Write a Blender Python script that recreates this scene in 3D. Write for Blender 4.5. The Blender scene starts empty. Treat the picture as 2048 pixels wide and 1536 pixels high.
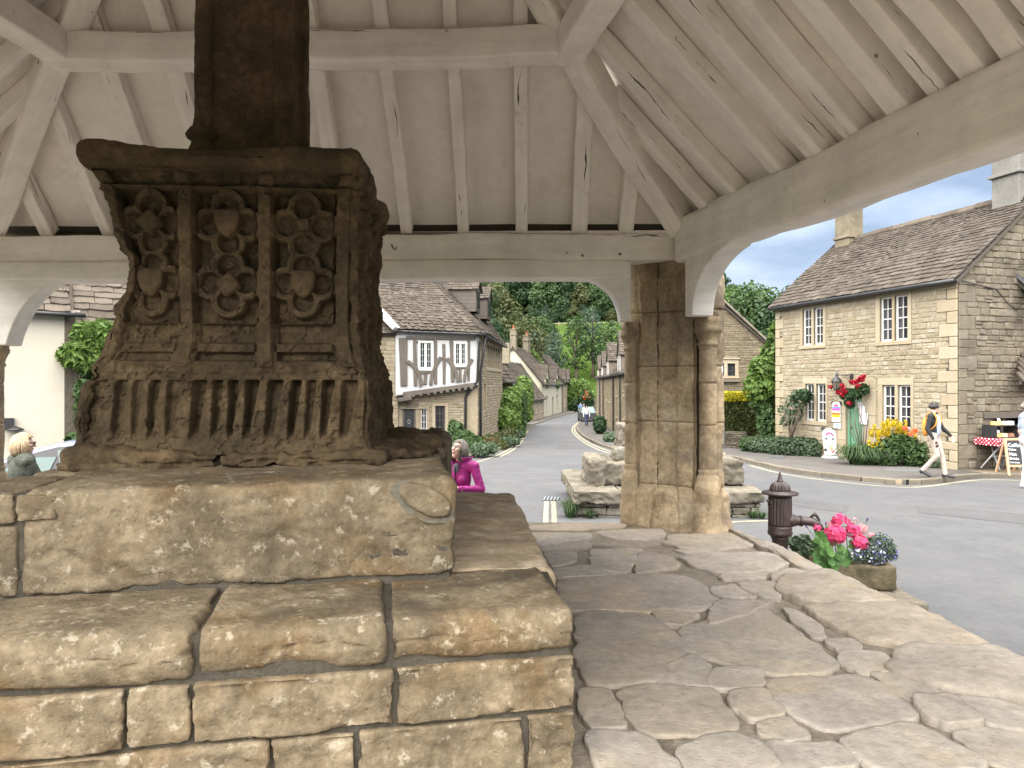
import bpy, bmesh, math, random
import numpy as np
from mathutils import Vector, Matrix

scene = bpy.context.scene
COL = scene.collection
R = math.radians

# ---------------------------------------------------------------- camera, sky, sun, exposure
FOC, CX, CY, CAMZ = 1420.0, 1024.0, 768.0, 2.1        # focal length and centre in pixels of a 2048 x 1536 frame
cam_data = bpy.data.cameras.new('camera')
cam_data.sensor_width = 36.0
cam_data.lens = 36.0 * FOC / 2048.0
cam_data.clip_start = 0.05
cam_data.clip_end = 3000.0
cam = bpy.data.objects.new('camera', cam_data)
COL.objects.link(cam)
cam.location = (0, 0, CAMZ)
cam.rotation_euler = (R(90), 0, 0)
scene.camera = cam

SUN_EL, SUN_AZ = R(62), R(-150)        # azimuth measured from +Y towards +X: the sun is behind the camera, to its left
world = bpy.data.worlds.new('World')
scene.world = world
world.use_nodes = True
wn, wl = world.node_tree.nodes, world.node_tree.links
wn.clear()
w_out = wn.new('ShaderNodeOutputWorld')
w_bg = wn.new('ShaderNodeBackground')
w_bg.inputs['Strength'].default_value = 0.05
w_sky = wn.new('ShaderNodeTexSky')
w_sky.sky_type = 'NISHITA'
w_sky.sun_disc = False
w_sky.sun_elevation = SUN_EL
w_sky.sun_rotation = SUN_AZ
w_sky.air_density = 1.0
w_sky.dust_density = 1.5
# broken grey cloud over the blue: one noise field over the whole dome
w_tc = wn.new('ShaderNodeTexCoord')
w_map = wn.new('ShaderNodeMapping')
w_map.inputs['Scale'].default_value = (2.2, 2.2, 6.5)
w_map.inputs['Location'].default_value = (1.3, 0.4, 0.2)
w_noise = wn.new('ShaderNodeTexNoise')
w_noise.inputs['Scale'].default_value = 1.7
w_noise.inputs['Detail'].default_value = 7
w_noise.inputs['Roughness'].default_value = 0.55
w_ramp = wn.new('ShaderNodeValToRGB')
w_ramp.color_ramp.elements[0].position = 0.42
w_ramp.color_ramp.elements[0].color = (0, 0, 0, 1)
w_ramp.color_ramp.elements[1].position = 0.60
w_ramp.color_ramp.elements[1].color = (1, 1, 1, 1)
w_cl = wn.new('ShaderNodeMix')
w_cl.data_type = 'RGBA'
w_cl.inputs['A'].default_value = (.50, .63, .86, 1)     # grey-blue cloud base
w_cl.inputs['B'].default_value = (.92, 1.06, 1.30, 1)       # lit cloud
w_mix = wn.new('ShaderNodeMix')
w_mix.data_type = 'RGBA'
w_mix.inputs['Factor'].default_value = 0.93
wl.new(w_tc.outputs['Generated'], w_map.inputs['Vector'])
wl.new(w_map.outputs['Vector'], w_noise.inputs['Vector'])
wl.new(w_noise.outputs['Fac'], w_ramp.inputs['Fac'])
wl.new(w_ramp.outputs['Color'], w_cl.inputs['Factor'])
wl.new(w_sky.outputs['Color'], w_mix.inputs['A'])
wl.new(w_cl.outputs['Result'], w_mix.inputs['B'])
wl.new(w_mix.outputs['Result'], w_bg.inputs['Color'])
wl.new(w_bg.outputs['Background'], w_out.inputs['Surface'])

sun_data = bpy.data.lights.new('sun', 'SUN')
sun_data.energy = 1.5
sun_data.angle = R(110)
sun_data.color = (1.0, 0.95, 0.88)
sun = bpy.data.objects.new('sun', sun_data)
COL.objects.link(sun)
sd = Vector((math.sin(SUN_AZ) * math.cos(SUN_EL), math.cos(SUN_AZ) * math.cos(SUN_EL), math.sin(SUN_EL)))
sun.rotation_euler = (-sd).to_track_quat('-Z', 'Y').to_euler()
sun.location = sd * 60

scene.view_settings.view_transform = 'Standard'
scene.view_settings.look = 'None'
scene.view_settings.exposure = 3.88
scene.view_settings.gamma = 1.0
scene.view_settings.use_curve_mapping = False
scene.render.engine = 'CYCLES'
scene.cycles.use_denoising = True
scene.cycles.max_bounces = 10
scene.cycles.diffuse_bounces = 8
scene.cycles.transparent_max_bounces = 8
scene.cycles.caustics_reflective = False
scene.cycles.caustics_refractive = False

# ---------------------------------------------------------------- numeric helpers
V = lambda *a: np.array(a, float)

def P(px, py, Y):
    return V((px - CX) / FOC * Y, Y, CAMZ + (CY - py) / FOC * Y)

def PZ(px, py, z):
    Y = (CAMZ - z) * FOC / (py - CY)
    return P(px, py, Y)

def gz(x, y):
    """height of the ground: the street falls away to the north and west"""
    x = np.asarray(x, float); y = np.asarray(y, float)
    t = np.clip(y - 14, 0, None)
    t = np.where(t > 55, 55, t)
    s = np.clip(-x - 1.5, 0, 12) * np.clip(1 - (y - 20) / 20, 0, 1)
    return -0.03 * t - 0.04 * s

def PG(px, py, dz=0.0):
    z = 0.0
    for _ in range(40):
        p = PZ(px, max(py, CY + 20), z)
        z = 0.5 * z + 0.5 * (float(gz(p[0], p[1])) + dz)
    return p

def on_plane(px, py, O, d):
    """pixel -> (distance along d, z) on the vertical plane through O that holds the horizontal direction d"""
    k = (px - CX) / FOC
    t = (k * O[1] - O[0]) / (d[0] - k * d[1])
    Y = O[1] + t * d[1]
    return t, CAMZ + (CY - py) / FOC * Y

def unit(v):
    v = np.asarray(v, float)
    return v / (np.linalg.norm(v) + 1e-12)

def _hash(ix, iy, iz, seed):
    h = (ix * 374761393 + iy * 668265263 + iz * 2147483647 + seed * 1274126177) & 0xffffffff
    h = ((h ^ (h >> 13)) * 1274126177) & 0xffffffff
    h = (h ^ (h >> 16)) & 0xffffffff
    return h.astype(float) / 4294967295.0

def vnoise(p, scale=1.0, seed=0):
    """value noise in [-1, 1] at points p (N,3)"""
    q = np.asarray(p, float) * scale + 1000.0
    i = np.floor(q).astype(np.int64)
    f = q - i
    f = f * f * (3 - 2 * f)
    out = 0
    for dx in (0, 1):
        for dy in (0, 1):
            for dz in (0, 1):
                w = (f[..., 0] if dx else 1 - f[..., 0]) * (f[..., 1] if dy else 1 - f[..., 1]) * (f[..., 2] if dz else 1 - f[..., 2])
                out = out + w * _hash(i[..., 0] + dx, i[..., 1] + dy, i[..., 2] + dz, seed)
    return out * 2 - 1

def fbm(p, scale=1.0, octaves=4, seed=0, gain=0.5):
    out, a = 0, 1.0
    for k in range(octaves):
        out = out + a * vnoise(p, scale * 2.03 ** k, seed + 17 * k)
        a *= gain
    return out

def sstep(a, b, x):
    t = np.clip((x - a) / (b - a), 0, 1)
    return t * t * (3 - 2 * t)

# ---------------------------------------------------------------- objects
ORG = {}

def link(o):
    COL.objects.link(o)
    return o

def tag(o, label=None, cat=None, group=None, kind=None):
    if label: o['label'] = label
    if cat: o['category'] = cat
    if group: o['group'] = group
    if kind: o['kind'] = kind
    return o

def thing(name, label, cat, loc=(0, 0, 0), group=None, kind=None):
    o = link(bpy.data.objects.new(name, None))
    o.empty_display_size = 0.1
    o.location = [float(c) for c in loc]
    ORG[o.name] = np.array(loc, float)
    return tag(o, label, cat, group, kind)

def mesh_data(name, verts, faces, smooth=False):
    me = bpy.data.meshes.new(name)
    verts = np.ascontiguousarray(verts, dtype=np.float32)
    if isinstance(faces, np.ndarray):
        k = faces.shape[1]
        nf = len(faces)
        me.vertices.add(len(verts)); me.loops.add(nf * k); me.polygons.add(nf)
        me.vertices.foreach_set('co', verts.ravel())
        me.loops.foreach_set('vertex_index', np.ascontiguousarray(faces, dtype=np.int32).ravel())
        me.polygons.foreach_set('loop_start', np.arange(0, nf * k, k, dtype=np.int32))
        me.update(calc_edges=True)
        me.validate()
    else:
        me.from_pydata([tuple(map(float, v)) for v in verts], [], faces)
        me.update()
    me.polygons.foreach_set('use_smooth', [bool(smooth)] * len(me.polygons))
    return me

def adopt(o, parent):
    if parent is not None:
        o.parent = parent
        ORG[o.name] = ORG.get(parent.name, V(0, 0, 0))
    else:
        ORG[o.name] = V(0, 0, 0)
    return o

def mk(name, verts, faces, mat, parent=None, smooth=False, label=None, kind=None):
    """a mesh object from world-space vertices"""
    org = ORG.get(parent.name, V(0, 0, 0)) if parent is not None else V(0, 0, 0)
    me = mesh_data(name, np.asarray(verts, float) - org, faces, smooth)
    if mat is not None:
        me.materials.append(mat)
    o = link(bpy.data.objects.new(name, me))
    adopt(o, parent)
    return tag(o, label, None, None, kind)

def put(name, me, M, parent=None, label=None):
    """an object sharing mesh data, placed by a world matrix (its parent's chain has no rotation)"""
    o = link(bpy.data.objects.new(name, me))
    adopt(o, parent)
    org = ORG[o.name] if parent is not None else V(0, 0, 0)
    M = np.array(M, float).copy()
    M[:3, 3] -= org
    o.matrix_basis = Matrix(M.tolist())
    if label: o['label'] = label
    return o

def frame(o, x, y, z):
    M = np.eye(4)
    M[:3, 0], M[:3, 1], M[:3, 2], M[:3, 3] = x, y, z, o
    return M

class MB:
    """collects world-space pieces for ONE mesh"""
    def __init__(s):
        s.v, s.f, s.n = [], [], 0
    def add(s, v, f):
        v = np.asarray(v, float).reshape(-1, 3)
        s.v.append(v)
        s.f += [tuple(int(i) + s.n for i in q) for q in f]
        s.n += len(v)
        return s
    def box8(s, c):
        return s.add(c, [(0, 3, 2, 1), (4, 5, 6, 7), (0, 1, 5, 4), (1, 2, 6, 5), (2, 3, 7, 6), (3, 0, 4, 7)])
    def box(s, o, a, b, c):
        """box from corner o with edge vectors a, b, c"""
        o, a, b, c = (np.asarray(q, float) for q in (o, a, b, c))
        return s.box8([o, o + a, o + a + b, o + b, o + c, o + a + c, o + a + b + c, o + b + c])
    def bar(s, p0, p1, w, h, up=(0, 0, 1)):
        p0, p1 = np.asarray(p0, float), np.asarray(p1, float)
        d = p1 - p0
        side = np.cross(d, up)
        if np.linalg.norm(side) < 1e-9: side = np.cross(d, (1, 0, 0))
        side = unit(side) * w
        u = unit(np.cross(side, d)) * h
        return s.box(p0 - side / 2 - u / 2, side, d, u) if False else s.box8([p0 - side/2 - u/2, p1 - side/2 - u/2, p1 + side/2 - u/2, p0 + side/2 - u/2,
                                                                            p0 - side/2 + u/2, p1 - side/2 + u/2, p1 + side/2 + u/2, p0 + side/2 + u/2])
    def tube(s, pts, rad, k=10, cap=True):
        pts = [np.asarray(p, float) for p in pts]
        rad = [rad] * len(pts) if np.isscalar(rad) else list(rad)
        v, f = [], []
        ref = V(0, 0, 1)
        for i, p in enumerate(pts):
            d = unit(pts[min(i + 1, len(pts) - 1)] - pts[max(i - 1, 0)])
            if abs(d @ ref) > 0.95: ref = V(1, 0, 0)
            a = unit(np.cross(d, ref)); b = np.cross(d, a)
            for j in range(k):
                t = 2 * math.pi * j / k
                v.append(p + rad[i] * (math.cos(t) * a + math.sin(t) * b))
        for i in range(len(pts) - 1):
            for j in range(k):
                f.append((i * k + j, i * k + (j + 1) % k, (i + 1) * k + (j + 1) % k, (i + 1) * k + j))
        if cap:
            f.append(tuple(range(k))[::-1]); f.append(tuple((len(pts) - 1) * k + j for j in range(k)))
        return s.add(v, f)
    def lathe(s, o, prof, k=24, flutes=0, fl=0.0, fl_range=None):
        """prof: [(radius, z)] about the vertical axis at o"""
        v, f = [], []
        for r, z in prof:
            for j in range(k):
                t = 2 * math.pi * j / k
                rr = r
                if flutes and (fl_range is None or fl_range[0] <= z <= fl_range[1]):
                    rr = r * (1 - fl * (0.5 + 0.5 * math.cos(flutes * t)))
                v.append((o[0] + rr * math.cos(t), o[1] + rr * math.sin(t), o[2] + z))
        for i in range(len(prof) - 1):
            for j in range(k):
                f.append((i * k + j, i * k + (j + 1) % k, (i + 1) * k + (j + 1) % k, (i + 1) * k + j))
        f.append(tuple(range(k))[::-1]); f.append(tuple((len(prof) - 1) * k + j for j in range(k)))
        return s.add(v, f)
    def prism(s, poly, ext):
        """polygon (world points) extruded by the vector ext"""
        n = len(poly)
        p = np.asarray(poly, float)
        v = np.vstack([p, p + np.asarray(ext, float)])
        f = [tuple(range(n))[::-1], tuple(range(n, 2 * n))] + [(i, (i + 1) % n, n + (i + 1) % n, n + i) for i in range(n)]
        return s.add(v, f)
    def ball(s, c, r, k=10, m=7, sc=(1, 1, 1)):
        prof = [(r * math.sin(math.pi * i / m), -r * math.cos(math.pi * i / m)) for i in range(m + 1)]
        prof[0] = (r * 0.02, -r); prof[-1] = (r * 0.02, r)
        v0 = MB().lathe((0, 0, 0), prof, k)
        return s.add(np.asarray(v0.v[0]) * np.array(sc) + np.asarray(c, float), v0.f)
    def done(s, name, mat, parent=None, smooth=False, label=None, kind=None):
        return mk(name, np.vstack(s.v), s.f, mat, parent, smooth, label, kind)

def bevel(o, w=0.01, seg=2):
    m = o.modifiers.new('bevel', 'BEVEL')
    m.width = w; m.segments = seg; m.limit_method = 'ANGLE'; m.angle_limit = R(40)
    return o

_cube_cache = {}
def _cube_grid(nx, ny, nz):
    key = (nx, ny, nz)
    if key in _cube_cache: return _cube_cache[key]
    idx, pts, faces = {}, [], []
    n = (nx, ny, nz)
    def vid(i, j, k):
        t = (i, j, k)
        if t not in idx:
            idx[t] = len(pts)
            pts.append((2 * i / nx - 1, 2 * j / ny - 1, 2 * k / nz - 1))
        return idx[t]
    for ax in range(3):
        a, b = (ax + 1) % 3, (ax + 2) % 3
        for side in (0, n[ax]):
            for i in range(n[a]):
                for j in range(n[b]):
                    q = []
                    for di, dj in ((0, 0), (1, 0), (1, 1), (0, 1)):
                        t = [0, 0, 0]
                        t[ax] = side; t[a] = i + di; t[b] = j + dj
                        q.append(vid(*t))
                    faces.append(tuple(q) if side else tuple(q[::-1]))
    _cube_cache[key] = (np.array(pts, float), np.array(faces, np.int32))
    return _cube_cache[key]

def rock(c8, r=0.02, cell=0.05, amp=0.01, seed=0, nscale=3.0, fine=0.3, spall=0.0, rx=None):
    """worn block: trilinear hexahedron c8 (4 lower corners anticlockwise, 4 upper) with rounded edges and noise"""
    c = np.asarray(c8, float)
    L = np.array([np.linalg.norm(c[1] - c[0]), np.linalg.norm(c[3] - c[0]), np.linalg.norm(c[4] - c[0])])
    n = [max(1, min(90, int(round(l / cell)))) for l in L]
    H = L / 2
    rr = min(r, 0.45 * min(L))
    n = [k + 4 for k in n]
    p0, f = _cube_grid(*n)
    p = np.empty_like(p0)
    for ax in range(3):
        e = (rr if rx is None or ax else min(rx, rr)) / H[ax]
        pos = np.r_[-1, -1 + .35 * e, np.linspace(-1 + e, 1 - e, n[ax] - 3), 1 - .35 * e, 1]
        p[:, ax] = pos[np.rint((p0[:, ax] + 1) * n[ax] / 2).astype(int)]
    # the outermost rows of the grid lie on the rounding, so that flats stay flat
    q = p * H
    rv = np.array([rr if rx is None else min(rx, rr), rr, rr])
    inner = np.clip(q, -(H - rv), H - rv)
    d = (q - inner) / rv
    nrm = d / np.maximum(np.linalg.norm(d, axis=1, keepdims=True), 1e-9)
    q = inner + rv * nrm
    nrm = nrm / rv
    nrm /= np.linalg.norm(nrm, axis=1, keepdims=True)
    t = (q / H + 1) / 2
    x, y, z = t[:, :1], t[:, 1:2], t[:, 2:]
    def bil(k):
        return (c[k] * (1 - x) + c[k + 1] * x) * (1 - y) + (c[k + 3] * (1 - x) + c[k + 2] * x) * y
    w = bil(0) * (1 - z) + bil(4) * z
    ex, ey, ez = unit(c[1] - c[0]), unit(c[3] - c[0]), unit(c[4] - c[0])
    nw = nrm[:, :1] * ex + nrm[:, 1:2] * ey + nrm[:, 2:] * ez
    disp = amp * (fbm(w, nscale, 3, seed) + fine * fbm(w, nscale * 6, 3, seed + 5))
    if spall:                                    # flakes that have broken away, with a crisp rim
        a = fbm(w * np.array([1, 1, 1.5]), 4.5, 4, seed + 21, .6); b = fbm(w * np.array([.6, .6, 2.2]), 9.0, 4, seed + 33, .6)
        disp = disp - spall * (1 - .8 * np.clip(nrm[:, 2], 0, 1)) * (sstep(.16, .24, a) * .8 + sstep(.30, .38, b) * .6 + sstep(.62, .70, a) * .8)
    w = w + nw * disp[:, None]
    return w, f

def hexa(q4, z0, z1):
    """plan quad (4 xy points, anticlockwise from front-left) to 8 corners"""
    q = [V(p[0], p[1], 0) for p in q4]
    z0 = [z0] * 4 if np.isscalar(z0) else z0
    z1 = [z1] * 4 if np.isscalar(z1) else z1
    return [V(p[0], p[1], z0[i]) for i, p in enumerate(q)] + [V(p[0], p[1], z1[i]) for i, p in enumerate(q)]

def grid_surface(fn, nu, nv):
    """vertices fn(u, v) arrays over the unit square and the quad faces"""
    u, v = np.meshgrid(np.linspace(0, 1, nu + 1), np.linspace(0, 1, nv + 1), indexing='ij')
    p = fn(u.ravel(), v.ravel())
    i, j = np.meshgrid(np.arange(nu), np.arange(nv), indexing='ij')
    a = (i * (nv + 1) + j).ravel()
    f = np.stack([a, a + nv + 1, a + nv + 2, a + 1], 1)
    return p, f.astype(np.int32)
# ---------------------------------------------------------------- materials
def _mix(nt, a, b, fac, mode='MIX'):
    m = nt.nodes.new('ShaderNodeMix')
    m.data_type = 'RGBA'; m.blend_type = mode
    for s, val in (('A', a), ('B', b), ('Factor', fac)):
        if hasattr(val, 'is_output') or isinstance(val, bpy.types.NodeSocket):
            nt.links.new(val, m.inputs[s])
        elif s == 'Factor':
            m.inputs[s].default_value = val
        else:
            m.inputs[s].default_value = (*val, 1)
    return m.outputs['Result']

def _ramp(nt, fac, stops):
    r = nt.nodes.new('ShaderNodeValToRGB')
    e = r.color_ramp.elements
    while len(e) < len(stops): e.new(0.5)
    for i, (p, c) in enumerate(stops):
        e[i].position = p
        e[i].color = (*c, 1) if not np.isscalar(c) else (c, c, c, 1)
    nt.links.new(fac, r.inputs['Fac'])
    return r.outputs['Color']

def _noise(nt, vec, scale, detail=5, rough=0.6, dist=0.0):
    n = nt.nodes.new('ShaderNodeTexNoise')
    n.inputs['Scale'].default_value = scale
    n.inputs['Detail'].default_value = detail
    n.inputs['Roughness'].default_value = rough
    n.inputs['Distortion'].default_value = dist
    nt.links.new(vec, n.inputs['Vector'])
    return n.outputs['Fac']

def _rand(nt):
    """a random number that differs from piece to piece, whether a piece is an object or an island of a joined mesh"""
    g = nt.nodes.new('ShaderNodeNewGeometry')
    o = nt.nodes.new('ShaderNodeObjectInfo')
    a = nt.nodes.new('ShaderNodeMath'); a.operation = 'ADD'
    nt.links.new(g.outputs['Random Per Island'], a.inputs[0]); nt.links.new(o.outputs['Random'], a.inputs[1])
    b = nt.nodes.new('ShaderNodeMath'); b.operation = 'FRACT'
    nt.links.new(a.outputs[0], b.inputs[0])
    return b.outputs[0]

def _vec(nt, coords='world', stretch=None):
    if coords == 'world':
        v = nt.nodes.new('ShaderNodeNewGeometry').outputs['Position']
    else:
        v = nt.nodes.new('ShaderNodeTexCoord').outputs['Object']
    if stretch is not None:
        m = nt.nodes.new('ShaderNodeMapping')
        m.inputs['Scale'].default_value = stretch
        nt.links.new(v, m.inputs['Vector'])
        v = m.outputs['Vector']
    return v

def new_mat(name):
    m = bpy.data.materials.new(name)
    m.use_nodes = True
    nt = m.node_tree
    b = nt.nodes['Principled BSDF']
    return m, nt, b

def mat_plain(name, col, rough=0.6, metal=0.0, var=0.0, scale=8.0, bump=0.0, coords='world', spec=None, emit=None):
    m, nt, b = new_mat(name)
    b.inputs['Roughness'].default_value = rough
    b.inputs['Metallic'].default_value = metal
    if spec is not None: b.inputs['Specular IOR Level'].default_value = spec
    b.inputs['Base Color'].default_value = (*col, 1)
    if var or bump:
        v = _vec(nt, coords)
        n = _noise(nt, v, scale)
        if var:
            lo = [c * (1 - var) for c in col]; hi = [min(1, c * (1 + var)) for c in col]
            nt.links.new(_ramp(nt, n, [(0.3, lo), (0.7, hi)]), b.inputs['Base Color'])
        if bump:
            bp = nt.nodes.new('ShaderNodeBump')
            bp.inputs['Strength'].default_value = bump; bp.inputs['Distance'].default_value = 0.02
            nt.links.new(_noise(nt, v, scale * 4), bp.inputs['Height'])
            nt.links.new(bp.outputs['Normal'], b.inputs['Normal'])
    return m

def mat_stone(name, tints, rough=0.9, grain=0.25, scale=5.0, dirt=None, dirt_amt=0.6, dirt_scale=1.2, dirt_lo=0.5, spots=None, spots_scale=22.0, spots_lo=0.62, spots_amt=0.45,
              bump=0.5, bump_scale=18.0, rand=True, coords='world', stretch=None, pits=0.0, dist=0.012, blotch=None, blotch_scale=1.6):
    """stone, slate, plaster: per-piece tint, mottling, dirt patches, lichen spots and relief"""
    m, nt, b = new_mat(name)
    b.inputs['Roughness'].default_value = rough
    b.inputs['Specular IOR Level'].default_value = 0.12
    v = _vec(nt, coords, stretch)
    n1 = _noise(nt, v, scale, 6, 0.65)
    n2 = _noise(nt, v, scale * 5.3, 5, 0.7)
    if rand:
        c = _ramp(nt, _rand(nt), [(i / max(1, len(tints) - 1), t) for i, t in enumerate(tints)])
    else:
        c = _ramp(nt, _noise(nt, v, scale * 0.35, 4, 0.6, 0.6), [(0.28 + 0.44 * i / max(1, len(tints) - 1), t) for i, t in enumerate(tints)])
    if blotch is not None:
        c = _mix(nt, c, blotch, _ramp(nt, _noise(nt, v, blotch_scale, 5, 0.6, 0.8), [(0.5, 0.0), (0.66, 0.75)]))
    g1 = _ramp(nt, n1, [(0.25, 1 - grain), (0.75, 1 + 0 * grain)])
    c = _mix(nt, c, g1, 1.0, 'MULTIPLY')
    g2 = _ramp(nt, n2, [(0.3, 1 - grain * 0.8), (0.65, 1.0)])
    c = _mix(nt, c, g2, 1.0, 'MULTIPLY')
    if dirt is not None:
        d = _ramp(nt, _noise(nt, v, dirt_scale, 8, 0.68, 0.5), [(dirt_lo, 0.0), (dirt_lo + 0.16, dirt_amt)])
        c = _mix(nt, c, dirt, d)
    if spots is not None:
        s = _ramp(nt, _noise(nt, v, spots_scale, 6, 0.72), [(spots_lo - .03, 0.0), (spots_lo + 0.05, spots_amt)])
        c = _mix(nt, c, spots, s)
    nt.links.new(c, b.inputs['Base Color'])
    h = _mix(nt, n2, _noise(nt, v, bump_scale * 3.1, 4, 0.7), 0.4)
    if pits:
        vo = nt.nodes.new('ShaderNodeTexVoronoi')
        vo.inputs['Scale'].default_value = bump_scale * 1.3
        nt.links.new(v, vo.inputs['Vector'])
        h = _mix(nt, h, _ramp(nt, vo.outputs['Distance'], [(0.05, 0.0), (0.3, 1.0)]), pits)
    bp = nt.nodes.new('ShaderNodeBump')
    bp.inputs['Strength'].default_value = bump
    bp.inputs['Distance'].default_value = dist
    nt.links.new(h, bp.inputs['Height'])
    nt.links.new(bp.outputs['Normal'], b.inputs['Normal'])
    return m

def mat_timber(name, col, dark, crack=0.5, rough=0.75, wear=None, bump=0.5):
    """timber with its grain along the object's x axis: streaks, fine splits, knots"""
    m, nt, b = new_mat(name)
    b.inputs['Roughness'].default_value = rough
    b.inputs['Specular IOR Level'].default_value = 0.25
    v = _vec(nt, 'object', (0.5, 9.0, 9.0))
    v2 = _vec(nt, 'object', (0.10, 3.0, 3.0))
    vw = _vec(nt, 'world')
    n = _noise(nt, v, 2.2, 6, 0.6)
    c = _ramp(nt, n, [(0.3, [q * 0.88 for q in col]), (0.65, col)])
    c = _mix(nt, c, _ramp(nt, _noise(nt, vw, 3.0, 6, 0.65), [(0.3, 0.82), (0.6, 1.0)]), 1.0, 'MULTIPLY')
    if wear is not None:
        c = _mix(nt, c, wear, _ramp(nt, _noise(nt, vw, 5.0, 8, 0.7, 0.4), [(0.62, 0.0), (0.72, 0.7)]))
    # drying splits: one or two long cracks down each timber, wandering with the grain and opening and closing along it
    def mth(op, a, b_=None, c_=None):
        k = nt.nodes.new('ShaderNodeMath'); k.operation = op
        for i, q in enumerate((a, b_, c_)):
            if q is None: continue
            if isinstance(q, bpy.types.NodeSocket): nt.links.new(q, k.inputs[i])
            else: k.inputs[i].default_value = q
        return k.outputs[0]
    sx = nt.nodes.new('ShaderNodeSeparateXYZ'); nt.links.new(_vec(nt, 'object'), sx.inputs[0])
    rnd_ = nt.nodes.new('ShaderNodeObjectInfo').outputs['Random']
    cf = None
    for off, wd in ((0.0, 0.022), (0.37, 0.012)):
        r_ = mth('FRACT', mth('ADD', rnd_, off))
        cx = nt.nodes.new('ShaderNodeCombineXYZ'); nt.links.new(mth('ADD', sx.outputs[0], mth('MULTIPLY', r_, 40.0)), cx.inputs[0])
        wob = mth('MULTIPLY', mth('SUBTRACT', _noise(nt, cx.outputs[0], 1.6, 5, 0.6), 0.5), 0.16)
        opn = mth('MULTIPLY', mth('SUBTRACT', _noise(nt, cx.outputs[0], 0.9, 4, 0.7), 0.545), wd * 4)
        pos = mth('ADD', wob, mth('MULTIPLY', mth('SUBTRACT', r_, 0.5), 0.16))
        d_ = mth('ABSOLUTE', mth('SUBTRACT', mth('ADD', sx.outputs[1], sx.outputs[2]), pos))
        f_ = mth('MULTIPLY', mth('LESS_THAN', d_, mth('MAXIMUM', opn, -1.0)), crack)
        cf = f_ if cf is None else mth('MAXIMUM', cf, f_)
    c = _mix(nt, c, dark, cf)
    sp = _ramp(nt, _noise(nt, vw, 9.0, 3, 0.5), [(0.74, 0.0), (0.77, 0.75)])
    c = _mix(nt, c, dark, sp)
    nt.links.new(c, b.inputs['Base Color'])
    bp = nt.nodes.new('ShaderNodeBump'); bp.inputs['Strength'].default_value = bump; bp.inputs['Distance'].default_value = 0.012
    hh = _mix(nt, n, _noise(nt, vw, 14.0, 5, 0.6), 0.5)
    nt.links.new(_mix(nt, hh, (0, 0, 0), cf), bp.inputs['Height'])
    nt.links.new(bp.outputs['Normal'], b.inputs['Normal'])
    return m

def mat_leaf(name, lo, hi, rough=0.55, trans=0.35):
    """leaves: the tint differs from leaf to leaf; thin enough to let some light through"""
    m, nt, b = new_mat(name)
    b.inputs['Roughness'].default_value = rough
    b.inputs['Specular IOR Level'].default_value = 0.3
    r = _rand(nt)
    big = _noise(nt, _vec(nt), 0.8, 2, 0.5)
    f = nt.nodes.new('ShaderNodeMath'); f.operation = 'MULTIPLY_ADD'
    nt.links.new(r, f.inputs[0]); f.inputs[1].default_value = 0.55
    s = nt.nodes.new('ShaderNodeMath'); s.operation = 'MULTIPLY'; s.inputs[1].default_value = 0.45
    nt.links.new(big, s.inputs[0]); nt.links.new(s.outputs[0], f.inputs[2])
    c = _ramp(nt, f.outputs[0], [(0.15, lo), (0.85, hi)])
    nt.links.new(c, b.inputs['Base Color'])
    t = nt.nodes.new('ShaderNodeBsdfTranslucent')
    nt.links.new(c, t.inputs['Color'])
    mx = nt.nodes.new('ShaderNodeMixShader')
    mx.inputs['Fac'].default_value = trans
    nt.links.new(b.outputs['BSDF'], mx.inputs[1]); nt.links.new(t.outputs['BSDF'], mx.inputs[2])
    nt.links.new(mx.outputs['Shader'], nt.nodes['Material Output'].inputs['Surface'])
    return m

M = {}
M['white_timber'] = mat_timber('white_timber', (0.87, 0.83, 0.77), (0.03, 0.022, 0.015), 0.9, wear=(0.52, 0.45, 0.36))
M['white_plaster'] = mat_stone('white_plaster', [(0.87, 0.83, 0.77), (0.83, 0.79, 0.73)], grain=0.12, scale=2.5, rand=False, bump=0.25, dirt=(0.45, 0.38, 0.29), dirt_amt=0.35, dirt_scale=1.6, dirt_lo=0.55)
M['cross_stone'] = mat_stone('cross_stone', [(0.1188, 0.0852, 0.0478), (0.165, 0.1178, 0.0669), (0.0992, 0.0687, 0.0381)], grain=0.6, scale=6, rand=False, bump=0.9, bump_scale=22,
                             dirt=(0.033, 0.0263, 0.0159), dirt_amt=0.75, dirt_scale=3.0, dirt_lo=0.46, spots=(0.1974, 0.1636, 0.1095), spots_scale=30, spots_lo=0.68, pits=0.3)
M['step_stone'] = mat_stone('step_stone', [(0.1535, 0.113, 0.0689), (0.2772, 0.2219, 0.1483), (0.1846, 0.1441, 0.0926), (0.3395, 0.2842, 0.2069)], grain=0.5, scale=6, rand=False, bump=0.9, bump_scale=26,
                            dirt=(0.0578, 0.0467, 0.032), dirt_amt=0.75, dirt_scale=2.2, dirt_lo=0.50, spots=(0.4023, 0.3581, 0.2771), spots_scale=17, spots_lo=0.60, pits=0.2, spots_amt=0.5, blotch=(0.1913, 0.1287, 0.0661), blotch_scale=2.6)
M['lightened_step_stone'] = mat_stone('lightened_step_stone', [(0.3093, 0.2311, 0.1459), (0.56, 0.4533, 0.3114), (0.3724, 0.2943, 0.195), (0.6873, 0.5807, 0.4315)], grain=0.32, scale=6, rand=False, bump=0.9, bump_scale=26,  # step stone lightened in colour to make up for shade on the side ledge
                            dirt=(0.1169, 0.0955, 0.067), dirt_amt=0.4, dirt_scale=2.2, dirt_lo=0.50, spots=(0.7096, 0.7096, 0.5811), spots_scale=17, spots_lo=0.60, pits=0.2, spots_amt=0.2, blotch=(0.384, 0.2633, 0.1427), blotch_scale=2.6)
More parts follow.
